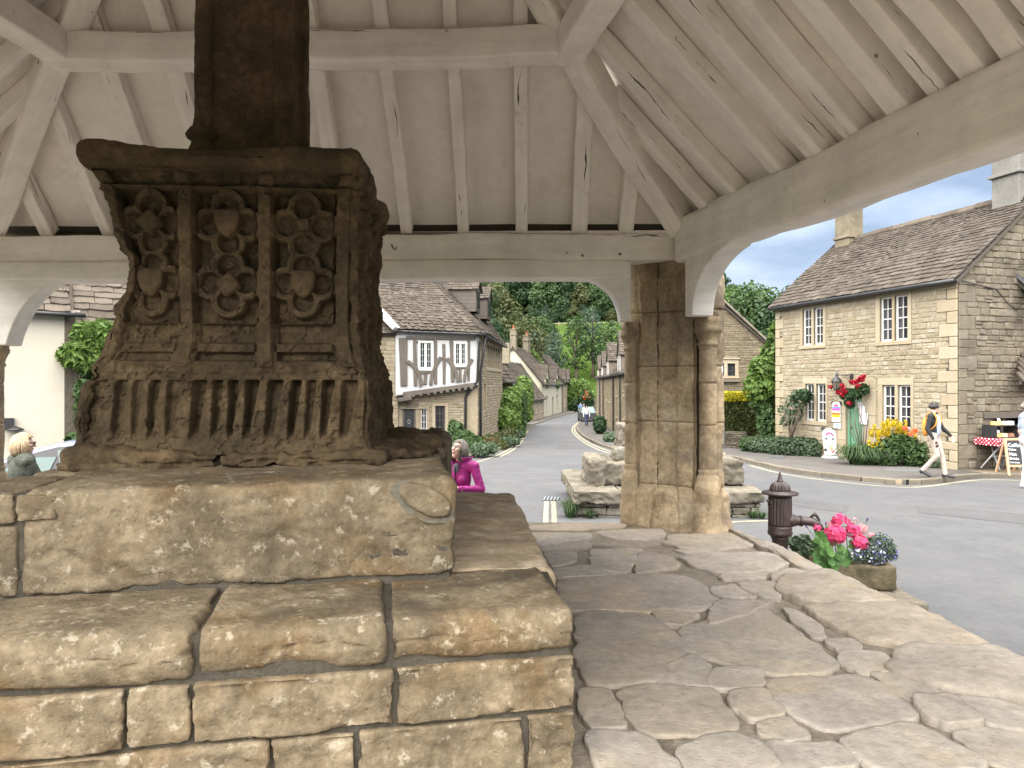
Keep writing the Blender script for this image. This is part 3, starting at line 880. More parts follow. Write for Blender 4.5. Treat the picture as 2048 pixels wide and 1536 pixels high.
# the worn lumps of the platform's edge
EDGE = [[(1085,560),(1110,505),(1270,482),(1420,540),(1560,602),(1420,606),(1190,604)], [(1180,612),(1420,612),(1560,604),(1750,690),(1925,780),(1560,772),(1400,742),(1300,692)],
        [(1560,790),(1935,790),(2120,872),(2120,1000),(1760,960),(1530,864)], [(880,318),(930,330),(1090,392),(1270,478),(1160,470),(1060,405)], [(2130,880),(2330,980),(2420,1080),(2120,1050)]]
for i, poly in enumerate(EDGE):
    flag([flag_px(*q) for q in poly], PLZ, 0.035, 90 + i, 0.022, parent=platform, skirt=0.35, n=110, dome=0.02)
flag([flag_px(*q) for q in [(1640,1002),(1760,984),(1876,1080),(1732,1098)]], PLZ, 0.035, 99, 0.012, parent=platform)
# more of the same floor on the near side and along the left, where the photograph only hints at it
rnd = random.Random(5)
for j, y in enumerate(np.arange(-1.3, 2.0, 0.62)):
    x = -5.9
    while x < 2.45 + 0.1 * (2 - y):
        w = rnd.uniform(0.6, 1.0); 
        x1 = min(x + w, np.interp(y, [-1.6, 2], [3.0, 2.55]))
        if x1 - x > 0.25 and not (y > 1.2 and x > -0.6 and x1 < 2.5 and False):
            a = lambda: rnd.uniform(-0.05, 0.05)
            flag([(x + 0.02 + a() * .3, y + a() * .3), (x1 - 0.02, y + a() * .3), (x1 - 0.02 + a() * .3, y + 0.58), (x + 0.03, y + 0.58 + a() * .3)], PLZ, 0.018, 200 + j * 20 + int(x * 3), 0.007, parent=platform, n=40)
        x += w
for j, x in enumerate(np.arange(-5.9, -3.2, 0.7)):
    for k, y in enumerate(np.arange(2.1, 6.7, 0.75)):
        flag([(x, y), (x + .66, y + .02), (x + .65, y + .7), (x + .02, y + .71)], PLZ, 0.016, 300 + j * 9 + k, 0.007, parent=platform, n=32)
for k, x in enumerate(np.arange(-3.1, -0.1, 0.75)):
    flag([(x, 5.4), (x + .7, 5.42), (x + .7, 6.8), (x + .02, 6.82)], PLZ, 0.016, 340 + k, 0.007, parent=platform, n=32)
# ---------------------------------------------------------------- the market cross: stepped base, carved block, shaft
cross = thing('market_cross', 'weathered carved stone market cross standing on stepped blocks under the shelter', 'market cross', (-1.2, 3.8, PLZ))
def lerp2(a, b, t): return (a[0] + (b[0] - a[0]) * t, a[1] + (b[1] - a[1]) * t)

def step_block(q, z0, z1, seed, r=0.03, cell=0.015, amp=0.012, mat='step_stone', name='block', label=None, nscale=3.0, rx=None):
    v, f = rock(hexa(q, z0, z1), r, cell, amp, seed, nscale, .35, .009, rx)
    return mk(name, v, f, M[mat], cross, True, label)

def course(FLc, FRc, joints, z0, z1, depth, seed, r=0.03, amp=0.010, gap=0.003, nscale=3.0, mat='step_stone'):
    """a course of blocks along the front line FLc -> FRc; joints are fractions"""
    d = unit(V(FRc[0] - FLc[0], FRc[1] - FLc[1], 0)); n = V(-d[1], d[0], 0)
    L = math.hypot(FRc[0] - FLc[0], FRc[1] - FLc[1])
    js = [0] + list(joints) + [1]
    for i in range(len(js) - 1):
        a, b = js[i] + gap / L, js[i + 1] - gap / L
        A, B = lerp2(FLc, FRc, a), lerp2(FLc, FRc, b)
        q = [A, B, (B[0] + n[0] * depth, B[1] + n[1] * depth), (A[0] + n[0] * depth, A[1] + n[1] * depth)]
        push = random.Random(seed * 31 + i).uniform(-0.008, 0.008)
        q[0] = (q[0][0] + n[0] * push, q[0][1] + n[1] * push); q[1] = (q[1][0] + n[0] * push, q[1][1] + n[1] * push)
        step_block(q, z0, z1, seed * 10 + i, r, amp=amp, nscale=nscale, rx=.018, mat=mat)

# lower step: plan corners
L_FR, L_FL = (0.229, 2.48), (-2.72, 1.91)
L_BR, L_BL = (0.02, 5.2), (-3.0, 4.75)
def along(px, py_z):      # fraction along the lower front line at an image column
    O = V(L_FL[0], L_FL[1], 0); d = unit(V(L_FR[0] - L_FL[0], L_FR[1] - L_FL[1], 0))
    t, _ = on_plane(px, py_z, O, d)
    return t / math.hypot(L_FR[0] - L_FL[0], L_FR[1] - L_FL[1])
zt, zb, zc = 1.32, 1.155, 0.955
core_q = [(L_FL[0] + .02, L_FL[1] + .025), (L_FR[0] - .03, L_FR[1] + .025), (L_BR[0] - .06, L_BR[1] - .05), (L_BL[0] + .05, L_BL[1] - .05)]
MB().box8(hexa(core_q, PLZ - 0.03, zt - 0.022)).done('core', M['mortar'], cross)
# top stones, rounded by wear, and the two courses below
course(L_FL, L_FR, [0.20, along(385, 1290), along(776, 1240)], zb + 0.004, zt, 0.62, 11, r=0.06, amp=0.010, nscale=2.6)
course(L_FL, L_FR, [0.18, along(250, 1440), along(384, 1440), along(790, 1380)], zc + 0.006, zb - 0.006, 0.4, 12, r=0.012, amp=0.006)
course(L_FL, L_FR, [0.15, 0.33, along(540, 1510), along(715, 1510), along(1052, 1470)], PLZ - 0.02, zc - 0.006, 0.4, 13, r=0.012, amp=0.006)
def side_course(A, B, joints, z0, z1, depth, seed, r=0.03, amp=0.01):
    course(A, B, joints, z0, z1, depth, seed, r, amp)
# right-hand side of the lower step, going back
off = lambda p, d: (p[0] + 0.0 * d, p[1] + d)
sideA = (L_FR[0] - 0.045, L_FR[1] + 0.55)
course(sideA, L_BR, [], zb + 0.004, zt - .008, 0.75, 14, r=0.05, amp=0.010, mat='lightened_step_stone')
course((L_FR[0] - 0.035, L_FR[1] + 0.42), L_BR, [0.2, 0.5, 0.75], zc + 0.006, zb - 0.006, 0.4, 15, r=0.025)
course((L_FR[0] - 0.035, L_FR[1] + 0.42), L_BR, [0.3, 0.62, 0.85], PLZ - 0.02, zc - 0.006, 0.4, 16, r=0.025)
# the middle of the lower step's top
step_block([(-2.5, 2.6), (-0.72, 2.95), (-0.75, 4.9), (-2.8, 4.6)], zb, zt - 0.012, 171, 0.02, 0.08)

# upper step
U_FL, U_FR, U_BR, U_BL = (-2.02, 2.53), (-0.22, 2.86), (-0.41, 4.95), (-2.05, 4.5)
uz = 1.735
O_u = V(U_FL[0], U_FL[1], 0); d_u = unit(V(U_FR[0] - U_FL[0], U_FR[1] - U_FL[1], 0)); n_u = V(-d_u[1], d_u[0], 0)
def up(px): return on_plane(px, 1050, O_u, d_u)[0]
Lu = math.hypot(U_FR[0] - U_FL[0], U_FR[1] - U_FL[1])
def upt(t, k=0.0): return (U_FL[0] + d_u[0] * t + n_u[0] * k, U_FL[1] + d_u[1] * t + n_u[1] * k)
MB().box8(hexa([upt(0.02, .025), upt(Lu - .03, .025), (U_BR[0] - .05, U_BR[1] - .05), (U_BL[0] + .05, U_BL[1] - .05)], zt - .02, uz - .04)).done('core', M['mortar'], cross)
t1 = up(34)
# the great front block, its left end and the small block let into its upper corner
step_block([upt(t1 + .006), upt(Lu), upt(Lu - .02, .62), upt(t1 + .006, .62)], zt + 0.004, [uz - 0.02, uz - 0.015, uz + .01, uz], 21, r=0.035, amp=0.010, cell=0.016, nscale=3.2)
step_block([upt(0, .01), upt(t1 - .004, .01), upt(t1 - .004, .5), upt(0, .5)], zt + 0.004, 1.585, 22, r=0.02)
step_block([upt(0, .0), upt(up(30), .0), upt(up(30), .5), upt(0, .5)], 1.59, uz - 0.03, 23, r=0.018)
step_block([upt(up(32), -.012), upt(up(118), -.012), upt(up(118), .1), upt(up(32), .1)], 1.60, uz - 0.035, 24, r=0.015, label='small square block let into the upper corner of the great front block')
# right flank of the upper step
step_block([upt(Lu - .55, .63), upt(Lu - .03, .63), U_BR, (U_BR[0] - .55, U_BR[1])], zt + .004, [uz, uz + .01, 1.775, 1.775], 25, r=0.05, amp=0.016, cell=0.025)
step_block([upt(0.02, .52), upt(Lu - .57, .63), (U_BR[0] - .57, U_BR[1]), U_BL], zt + .004, uz - .01, 26, r=0.04, amp=0.012, cell=0.04)
# dark flaked slab the carved block stands on, in rough pieces
def slab(q, z0, z1, seed, r=0.05, amp=0.03, label=None):
    v, f = rock(hexa(q, z0, z1), r, 0.016, amp, seed, 4.5, 0.45, .03)
    return mk('bed_slab', v, f, M['cross_stone'], cross, True, label)
slab([(-2.00, 3.12), (-1.30, 3.14), (-1.30, 4.6), (-2.0, 4.5)], uz - 0.03, 1.80, 31)
slab([(-1.31, 3.13), (-0.56, 3.22), (-0.56, 4.7), (-1.31, 4.6)], uz - 0.03, 1.805, 32)
slab([(-0.72, 3.32), (-0.36, 3.42), (-0.46, 4.88), (-0.75, 4.8)], uz - 0.03, 1.795, 33, amp=0.035)
# a flaked scar and its lifted flake near the block's right end
sc, sz = on_plane(852, 1000, O_u, d_u)
fl = []
for k in range(26):
    t = 2 * math.pi * k / 26
    a, b = 0.112 * math.cos(t), 0.055 * math.sin(t)
    a, b = a * .88 + b * .48, b * .88 - a * .48
    fl.append((sc + a, sz + b))
fc = np.mean(fl, axis=0)
vv, ff = [], []
for s, k in ((1.0, 0.03), (1.0, -0.014), (0.86, -0.026), (0.5, -0.022)):
    for i, (a, b) in enumerate(fl):
        g = 1 + 0.07 * vnoise(np.array([[a * 25, b * 25, 0]]), 1, 4)[0]
        x, y = upt(fc[0] + (a - fc[0]) * s * g, k)
        vv.append((x, y, fc[1] + (b - fc[1]) * s * g))
x, y = upt(fc[0], -0.02); vv.append((x, y, fc[1]))
for r_ in range(3):
    for i in range(26):
        j = (i + 1) % 26
        ff.append((r_ * 26 + i, r_ * 26 + j, r_ * 26 + 26 + j, r_ * 26 + 26 + i))
ff += [(78 + i, 78 + (i + 1) % 26, 104) for i in range(26)]
mk('scar', [V(*q) + V(-.012, 0, -.012) + (V(*q) - V(*vv[104])) * .22 + V(n_u[0], n_u[1], 0) * .012 for q in vv[26:52]] + [V(*vv[104]) + V(n_u[0], n_u[1], 0) * .012], [(i, (i + 1) % 26, 26) for i in range(26)], M['rubble_dark'], cross, True)
mk('flake', vv, ff, M['step_stone'], cross, True, label='pale oval flake lifting from the front of the block')

# ---- the carved block
PC = V(-1.355, 3.87, 0)
th = R(4.5)
pu, pn = V(math.cos(th), math.sin(th), 0), V(-math.sin(th), math.cos(th), 0)
FACES = [(-pn, pu), (pu, pn), (pn, -pu), (-pu, -pn)]
prof_z = [1.78, 1.80, 1.84, 2.08, 2.115, 2.128, 2.142, 2.16, 2.20, 2.28, 2.42, 3.00, 3.03, 3.05, 3.09]
prof_w = [.665, .66, .645, .64, .640, .622, .618, .625, .595, .565, .560, .570, .585, .600, .605]
MULL = [-.545, -.20, .158, .52]
SPAN = .57
def relief(a, z):
    """depth of the carving at position a across the face (already scaled to +-.57) and height z; 0 is the frame, negative is cut in"""
    h = np.zeros_like(a)
    # quatrefoils in two tiers
    tier = (z > 2.385) & (z < 3.005)
    cz = np.where(z > 2.705, 2.845, 2.572)
    ca = np.select([a < -.18, a < .165], [-.365, -.015], .335)
    da, dz = a - ca, z - cz
    o = .083
    dl = np.minimum.reduce([np.hypot(da - o, dz), np.hypot(da + o, dz), np.hypot(da, dz - o), np.hypot(da, dz + o)])
    outer = np.minimum(dl - .072, np.hypot(da, dz) - .06)
    lobe = dl - .050
    ring = sstep(.014, .004, np.abs(outer + .003))
    spandrel = sstep(.006, .016, outer)
    inner = sstep(.004, -.010, lobe)
    hq = -.070 * spandrel * (1 - ring) - .058 * inner - .018 * (1 - spandrel) * (1 - inner) * (1 - ring) + .0 * ring
    ringlet = sstep(.010, .003, np.abs(lobe - .002)) * .010
    h = np.where(tier, hq + ringlet, h)
    # frieze of sunk panels
    fr = (z > 3.005)
    hf = -.045 * sstep(.03, .04, np.min([np.abs(a - m) for m in MULL], axis=0)) * sstep(3.015, 3.025, z) * sstep(3.085, 3.075, z)
    h = np.where(fr, hf, h)
    # two rows of sunk panels at the foot
    for z0, z1, dp in ((2.285, 2.385, .050), (2.202, 2.252, .055)):
        m = sstep(z0, z0 + .012, z) * sstep(z1, z1 - .012, z) * sstep(.045, .06, np.min([np.abs(a - m) for m in MULL], axis=0))
        h = np.where((z > z0) & (z < z1), -dp * m, h)
    # mullions
    mm = np.min([np.abs(a - m) for m in MULL], axis=0)
    mull = sstep(.040, .026, mm) * (z > 2.18) * (z < 3.01)
    groove = sstep(.008, .002, np.abs(mm - .046)) * (z > 2.25) * (z < 3.0)
    h = h * (1 - mull) + mull * (.012 + .010 * sstep(.03, .01, np.abs(mm - .012)))
    h = h - .02 * groove
    # string course under the frieze
    h = h + .022 * sstep(.014, .004, np.abs(z - 3.006))
    return h
def flutes(a, z, k0):
    t = np.clip((z - 1.80) / .31, 0, 1)
    ph = (a + .015 * np.sin(a * 17 + k0) + .03 * (1 - t)) / .086
    fr = np.abs(ph - np.floor(ph) - .5) * 2
    width = .32 + .45 * t
    dn = sstep(width, width * .35, fr)
    jit = .8 + .2 * np.sin(np.floor(ph) * 2.7 + k0)
    band = sstep(1.835, 1.90, z) * sstep(2.122, 2.112, z)
    return -(.095 * jit) * dn * band * sstep(0, .35, t + .1)

def carved(face, k, nu, nv):
    nrm, tan = FACES[k]
    def fn(u, v):
        z = 1.78 + (3.09 - 1.78) * v
        w = np.interp(z, prof_z, prof_w)
        a = (2 * u - 1)
        h = relief(a * SPAN, z) * (z > 2.14) + flutes(a * w, z, k) * (z <= 2.14)
        edge = sstep(1.0, .975, np.abs(a))
        p = PC[None] + tan[None] * (a * w)[:, None] + V(0, 0, 1)[None] * z[:, None]
        # the left of the front is worn away, most at mid height
        wear_l = 0
        q = p + 0
        erode = .04 + .5 * sstep(.2, -.75, a) * sstep(3.0, 2.3, z) if k == 0 else .10 + .25 * sstep(.2, .9, a)
        if k == 1: erode = .15 + .35 * sstep(-.3, .6, a)
        nz = fbm(p, 7.0, 4, 50 + k)
        h = h * (1 - np.clip(erode, 0, .8)) * edge + .012 * nz + .007 * fbm(p, 30.0, 3, 60) - .010 * sstep(.30, .42, fbm(p, 16.0, 3, 63, .6))
        big = fbm(p, 2.6, 3, 70) * .022
        out = w + h + big * (.3 + .7 * (k > 0)) - .018 * sstep(.965, 1.0, np.abs(a))
        q = p + nrm[None] * out[:, None]
        # corners: pull in with the neighbouring face's noise so that the edges meet
        cut = np.zeros_like(z)
        if k == 0:
            cut = .085 * sstep(-.62, -1.0, a) * (np.exp(-((z - 2.62) / .26) ** 2) + .25 * fbm(np.stack([z * 0, z * 0, z], 1), 9.0, 3, 5))
            q = q + tan[None] * cut[:, None]
        if k == 3:
            cut = .085 * (np.exp(-((z - 2.62) / .26) ** 2) + .25 * fbm(np.stack([z * 0, z * 0, z], 1), 9.0, 3, 5))
            q = q - nrm[None] * cut[:, None]
        return q
    return grid_surface(fn, nu, nv)
vs, fs, n0 = [], [], 0
for k, (nu, nv) in enumerate(((420, 430), (200, 360), (40, 60), (120, 200))):
    p, f = carved(None, k, nu, nv)
    vs.append(p); fs.append(f + n0); n0 += len(p)
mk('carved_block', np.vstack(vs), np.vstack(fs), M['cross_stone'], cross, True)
MB().box8(hexa([tuple((PC + pu * a + pn * b)[:2]) for a, b in ((-.45, -.45), (.45, -.45), (.45, .45), (-.45, .45))], 1.8, 3.1)).done('core', M['mortar'], cross)
# shields and bosses on the quatrefoils
def face_pt(a, z, out, k=0):
    nrm, tan = FACES[k]
    w = float(np.interp(z, prof_z, prof_w))
    return PC + tan * (a * w / SPAN) + nrm * (w + out) + V(0, 0, z)
def shield(a, z, s, k, seed):
    pts = [(-.5, .45), (-.25, .5), (0, .47), (.25, .5), (.5, .45), (.49, .1), (.42, -.2), (.22, -.48), (0, -.62), (-.22, -.48), (-.42, -.2), (-.49, .1)]
    v, f = [], []
    for sc_, out in ((1, -.05), (1, .004), (.86, .018), (.4, .024)):
        for x, y in pts:
            v.append(face_pt(a + x * s * sc_, z + y * s * sc_ * 1.02, out, k))
    n = len(pts)
    for r_ in range(3):
        f += [(r_ * n + i, r_ * n + (i + 1) % n, (r_ + 1) * n + (i + 1) % n, (r_ + 1) * n + i) for i in range(n)]
    f.append(tuple(range(3 * n, 4 * n)))
    v = np.array(v); v += .004 * fbm(v, 20, 2, seed)[:, None] * FACES[k][0][None]
    o = mk('shield', v, f, M['cross_stone'], cross, True)
    sub = o.modifiers.new('sub', 'SUBSURF'); sub.levels = sub.render_levels = 2
def rose(a, z, s, k, seed):
    v, f = [], []
    nn = 20
    for sc_, out in ((1, -.04), (1, 0.0), (.7, .016), (.35, .010), (.2, .02)):
        for i in range(nn):
            t = 2 * math.pi * i / nn
            r_ = s * sc_ * (1 + (.14 * math.cos(4 * t + seed) if sc_ > .6 else 0))
            v.append(face_pt(a + r_ * math.cos(t), z + r_ * math.sin(t), out, k))
    for r_ in range(4):
        f += [(r_ * nn + i, r_ * nn + (i + 1) % nn, (r_ + 1) * nn + (i + 1) % nn, (r_ + 1) * nn + i) for i in range(nn)]
    f.append(tuple(range(4 * nn, 5 * nn)))
    mk('rosette', v, f, M['cross_stone'], cross, True)
for k in (0, 1):
    shield(-.015, 2.855, .125, k, 1); shield(-.365, 2.575, .125, k, 2); shield(.335, 2.575, .125, k, 3)
    rose(-.365, 2.85, .052, k, 0); rose(-.012, 2.565, .052, k, 1); rose(.335, 2.85, .030, k, 2)
    for m_ in MULL: rose(m_ * .98, 3.048, .030, k, 3)
# cornice slab: lumpy, thick, overhanging
def csl():
    z0 = [3.085] * 4
    q = [tuple((PC + pu * a + pn * b)[:2]) for a, b in ((-.655, -.64), (.60, -.635), (.62, .62), (-.65, .62))]
    v, f = rock(hexa(q, z0, [3.19, 3.195, 3.2, 3.2]), .05, .02, .018, 77, 3.2, .3)
    d = v - PC
    a = d @ pu
    v[:, 2] += np.where(v[:, 2] > 3.14, .012 * np.exp(-((a + .48) / .18) ** 2) - .012 * np.exp(-(a / .25) ** 2), 0)
    mk('cornice_slab', v, f, M['cross_stone'], cross, True)
csl()
# shaft: square with rolls at its corners and a sunk panel on each side
def shaft():
    SC = V(-1.395, 3.86, 0)
    hw = .222
    one = [(-1.0, .0), (-.97, -.03), (-.86, -.045), (-.72, -.03), (-.66, .0), (-.655, .045), (-.62, .07), (-.5, .075), (0, .075), (.5, .075), (.62, .07), (.655, .045), (.66, .0), (.72, -.03), (.86, -.045), (.97, -.03)]
    prof = []
    for nrm, tan in FACES:
        for a, dpt in one:
            prof.append((nrm, tan, a, dpt))
    zs = np.linspace(3.19, 6.6, 140)
    v = []
    for z in zs:
        t = (z - 3.19) / 3.4
        w = hw * (1.06 - .10 * t)
        for nrm, tan, a, dpt in prof:
            low = sstep(3.30, 3.22, z)
            dd = dpt * hw * 1.7 * (1 - low)
            v.append(SC + tan * a * w * (1 - .02 * (abs(a) > .9)) + nrm * (w - dd) + V(0, 0, z))
    v = np.array(v)
    c = SC + V(0, 0, 0)
    dirs = v - c; dirs[:, 2] = 0
    dirs /= np.linalg.norm(dirs, axis=1, keepdims=True)
    v = v + dirs * (.006 * fbm(v, 6, 4, 81) + .003 * fbm(v, 28, 3, 82))[:, None]
    n = len(prof)
    f = [(r_ * n + i, r_ * n + (i + 1) % n, (r_ + 1) * n + (i + 1) % n, (r_ + 1) * n + i) for r_ in range(len(zs) - 1) for i in range(n)]
    mk('shaft', v, f, M['cross_stone'], cross, True)
    for ci, (a, b) in enumerate(((-1, -1), (1, -1), (1, 1), (-1, 1))):
        c = SC + pu * a * .205 + pn * b * .205 + V(0, 0, 3.19)
        big = 1.0 if ci == 0 else .72
        MB().lathe(c, [(.068 * big, 0), (.078 * big, .05), (.072 * big, .10), (.06 * big, .13), (.056, .15), (.078 * big, .165), (.085 * big, .18), (.07 * big, .205), (.05, .23), (.045, .26)], 20).done('roll_base', M['cross_stone'], cross, True)
    c = face_pt(0, 3.0, 0)
    hx = SC - pn * .19 + V(0, 0, 0)
    t, z = on_plane(475, 180, hx, pu)
    hp = hx + pu * t + V(0, 0, z)
    MB().tube([hp - pn * .012, hp + pn * .05], .021, 18).done('peg_hole', M['dark_room'], cross)
shaft()
# ---------------------------------------------------------------- the shelter over the cross
UP = V(0, 0, 1)
shelter = thing('market_shelter', 'open white timber roof on stone piers above the paved platform', 'market shelter', (-1.6, 3.7, PLZ))
def beam(name, p0, p1, w, h, up=(0, 0, 1), seed=0, amp=0.012, mat='white_timber', parent=None, cell=0.07, nscale=1.3, r=0.022, label=None, wav=1.0):
    """a hand-hewn timber from p0 to p1 with its grain along local x"""
    p0, p1 = np.asarray(p0, float), np.asarray(p1, float)
    L = np.linalg.norm(p1 - p0); x = (p1 - p0) / L
    y = unit(np.cross(up, x)); z = np.cross(x, y)
    c8 = [V(0, -w/2, -h/2), V(L, -w/2, -h/2), V(L, w/2, -h/2), V(0, w/2, -h/2), V(0, -w/2, h/2), V(L, -w/2, h/2), V(L, w/2, h/2), V(0, w/2, h/2)]
    v, f = rock(c8, min(r, .3 * min(w, h)), cell, min(.005, amp * .25), seed, 3.5, .3)
    s = v[:, 0] / L
    bow = np.stack([s * 0, amp * fbm(np.stack([v[:, 0], s * 0 + seed, s * 0], 1), nscale, 3, seed), amp * fbm(np.stack([v[:, 0], s * 0, s * 0 + seed], 1), nscale, 3, seed + 9)], 1)
    v = v + bow * wav
    me = mesh_data(name, v, f, True)
    me.materials.append(M[mat])
    return put(name, me, frame(p0, x, y, z), parent or shelter, label)

APEX = V(-1.35, 3.8, 6.9)
ZE = 3.56
C_FR, C_FL = V(1.62, 6.62, ZE), V(-4.95, 6.75, ZE)
C_NR, C_NL = V(2.66, 1.65, ZE), V(-5.2, 1.65, ZE)
# ---- wall plates
yb = 6.72
beam('wall_plate', (-5.6, yb, 3.36), (1.62, yb, 3.38), .30, .25, seed=1, amp=.02, label='upper timber of the back wall plate')
beam('wall_plate', (-5.6, yb - .02, 3.145), (1.10, yb - .02, 3.165), .30, .17, seed=2, amp=.012, label='lower timber of the back wall plate')
rb0, rb1 = V(1.60, 6.55, 3.40), V(2.76, 1.3, 3.40)
beam('wall_plate', rb0, rb1, .25, .40, seed=3, amp=.035, nscale=.9, r=.05)
beam('wall_plate', (-5.25, 6.6, 3.40), (-5.4, 1.3, 3.40), .25, .38, seed=4, amp=.02)
beam('wall_plate', (-5.4, 1.42, 3.42), (2.76, 1.42, 3.42), .25, .36, seed=5, amp=.02)
for a_, b_ in (((-5.5, 6.92), (1.75, 6.88)), ((1.78, 6.9), (2.9, 1.27)), ((2.9, 1.27), (-5.5, 1.27)), ((-5.5, 1.27), (-5.4, 6.9))):
    MB().bar(V(*a_, 3.55), V(*b_, 3.55), .03, .42).done('gap_shade_board', M['dark_oak'], shelter)  # added boards; their dark colour supplies the shade in the eaves gap
# ---- roof planes: plaster between the rafters and the covering above it
def slope_pt(A, B, s, t, lift=0.0):
    e = A + (B - A) * s
    return e + (APEX - e) * t + V(0, 0, lift)
for nm, A, B in (('back', C_FL, C_FR), ('right', C_FR, C_NR), ('near', C_NR, C_NL), ('left', C_NL, C_FL)):
    n = unit(np.cross(B - A, APEX - A))
    if n[2] < 0: n = -n
    out = -unit(V(*(np.cross(B - A, V(0, 0, 1))))) 
    mid = (A + B) / 2
    if (mid + out - APEX)[:2] @ (mid - APEX)[:2] < (mid - APEX)[:2] @ (mid - APEX)[:2]: out = -out
    def fn(u, v, A=A, B=B, n=n):
        e = A[None] + (B - A)[None] * u[:, None]
        p = e + (APEX - e) * v[:, None]
        return p + n[None] * (.075 + .012 * fbm(p, 1.5, 3, 4))[:, None]
    p, f = grid_surface(fn, 60, 36)
    mk('ceiling_plaster', p, f, M['white_plaster'], shelter, True)
    k = .55
    slab_ = [A - (APEX - A) * .02, B - (APEX - B) * .02, APEX]
    MB().prism([q + n * .11 for q in slab_], n * .07).done('roof_covering', M['tile_bed'], shelter)
# slates along the outer slopes
def roof_tiles(parent, E0, E1, R0, R1, gauge0, gauge1, wlo, whi, seed, mat, limit=300, name='roof_tile', thick=.022, sag=.02, lift=.0, cull=None):
    """courses of stone tiles on the slope between the eave E0->E1 and the ridge R0->R1; the nearest `limit` are parts, the rest one joined part"""
    rnd = random.Random(seed)
    E0, E1, R0, R1 = (np.asarray(q, float) for q in (E0, E1, R0, R1))
    nrm = unit(np.cross(E1 - E0, (R0 + R1) / 2 - E0))
    if nrm[2] < 0: nrm = -nrm
    SL = np.linalg.norm((R0 + R1) / 2 - (E0 + E1) / 2)
    rows, t = [], 0.0
    while t < 1 - .02:
        g = gauge0 + (gauge1 - gauge0) * t
        rows.append((t, g)); t += g / SL
    tiles = []
    for ri, (t, g) in enumerate(rows):
        a, b = E0 + (R0 - E0) * t, E1 + (R1 - E1) * t
        L = np.linalg.norm(b - a)
        if L < .05: continue
        ex = (b - a) / L
        t2 = min(1.0, t + 1.7 * g / SL)
        up = unit((E0 + (R0 - E0) * t2 + E1 + (R1 - E1) * t2) / 2 - (a + b) / 2)
        s = -rnd.uniform(0, whi * .6)
        sc = (1 - .45 * t)
        while s < L:
            w = rnd.uniform(wlo, whi) * sc
            s0, s1 = max(s, 0), min(s + w, L)
            s += w
            if s1 - s0 < .04: continue
            c = a + ex * (s0 + s1) / 2
            dz = sag * (vnoise(c[None], .55, seed)[0] + .3 * vnoise(c[None], 2.2, seed + 1)[0])
            c = c + nrm * (dz + lift + thick * 1.15 + rnd.uniform(-.004, .006)) - up * rnd.uniform(0, .025)
            tilt = (thick * 1.5) / (1.7 * g)
            uu = unit(up - nrm * (tilt + rnd.uniform(-.02, .03)))
            xx = unit(ex + up * rnd.uniform(-.03, .03) + nrm * rnd.uniform(-.02, .02))
            nn = unit(np.cross(xx, uu))
            if nn @ nrm < 0: nn = -nn
            tiles.append((np.linalg.norm(c - V(0, 0, CAMZ)), frame(c, xx * ((s1 - s0) - .007), uu * min(1.7 * g, (1 - t) * SL + .03), nn * thick * rnd.uniform(.75, 1.3))))
    if cull is not None: tiles = [q for q in tiles if not cull(q[1][:3, 3])]
    scatter(parent, tiles, TILES, mat, name, limit, seed)

def scatter(parent, items, protos, mat, name, limit, seed):
    """items: (distance, 4x4); the `limit` nearest become objects sharing prototype meshes, the rest one joined part"""
    rnd = random.Random(seed + 99)
    items = sorted(items, key=lambda q: q[0])
    key = id(mat)
    for d, Mx in items[:limit]:
        k = rnd.randrange(len(protos))
        put(name, proto_mesh(name, protos[k], k, mat), Mx, parent)
    rest = items[limit:]
    if rest:
        v, f, n = [], [], 0
        for d, Mx in rest:
            pv_, pf = protos[rnd.randrange(len(protos))]
            v.append(pv_ @ Mx[:3, :3].T + Mx[:3, 3])
            f += [tuple(i + n for i in q) for q in pf]
            n += len(pv_)
        mk(name, np.vstack(v), f, mat, parent, False, kind='stuff')

_pm = {}
def proto_mesh(name, pr, k, mat):
    key = (name, k, mat.name)
    if key not in _pm:
        me = mesh_data(name, pr[0], pr[1], False)
        me.materials.append(mat)
        _pm[key] = me
    return _pm[key]

def make_tile_protos(n=10):
    out = []
    for k in range(n):
        r = random.Random(700 + k)
        xs = [-.5, -.2, .15, .5]
        low = [r.uniform(-.035, .045) for _ in xs]
        low[0] += r.uniform(0, .05); low[-1] += r.uniform(0, .05)
        top = [1, 1]
        v = [(x, low[i], -1 + r.uniform(-.05, .05)) for i, x in enumerate(xs)] + [(.5 - r.uniform(0, .02), 1, -1), (-.5 + r.uniform(0, .02), 1, -1)]
        v += [(x * .985, low[i] + .012, 0 + r.uniform(-.2, .25)) for i, x in enumerate(xs)] + [(.49, 1, -.05), (-.49, 1, -.05)]
        f = [(6, 7, 8, 9, 10, 11), (0, 1, 7, 6), (1, 2, 8, 7), (2, 3, 9, 8), (3, 4, 10, 9), (5, 0, 6, 11)]
        out.append((np.array(v, float), f))
    return out
TILES = make_tile_protos()

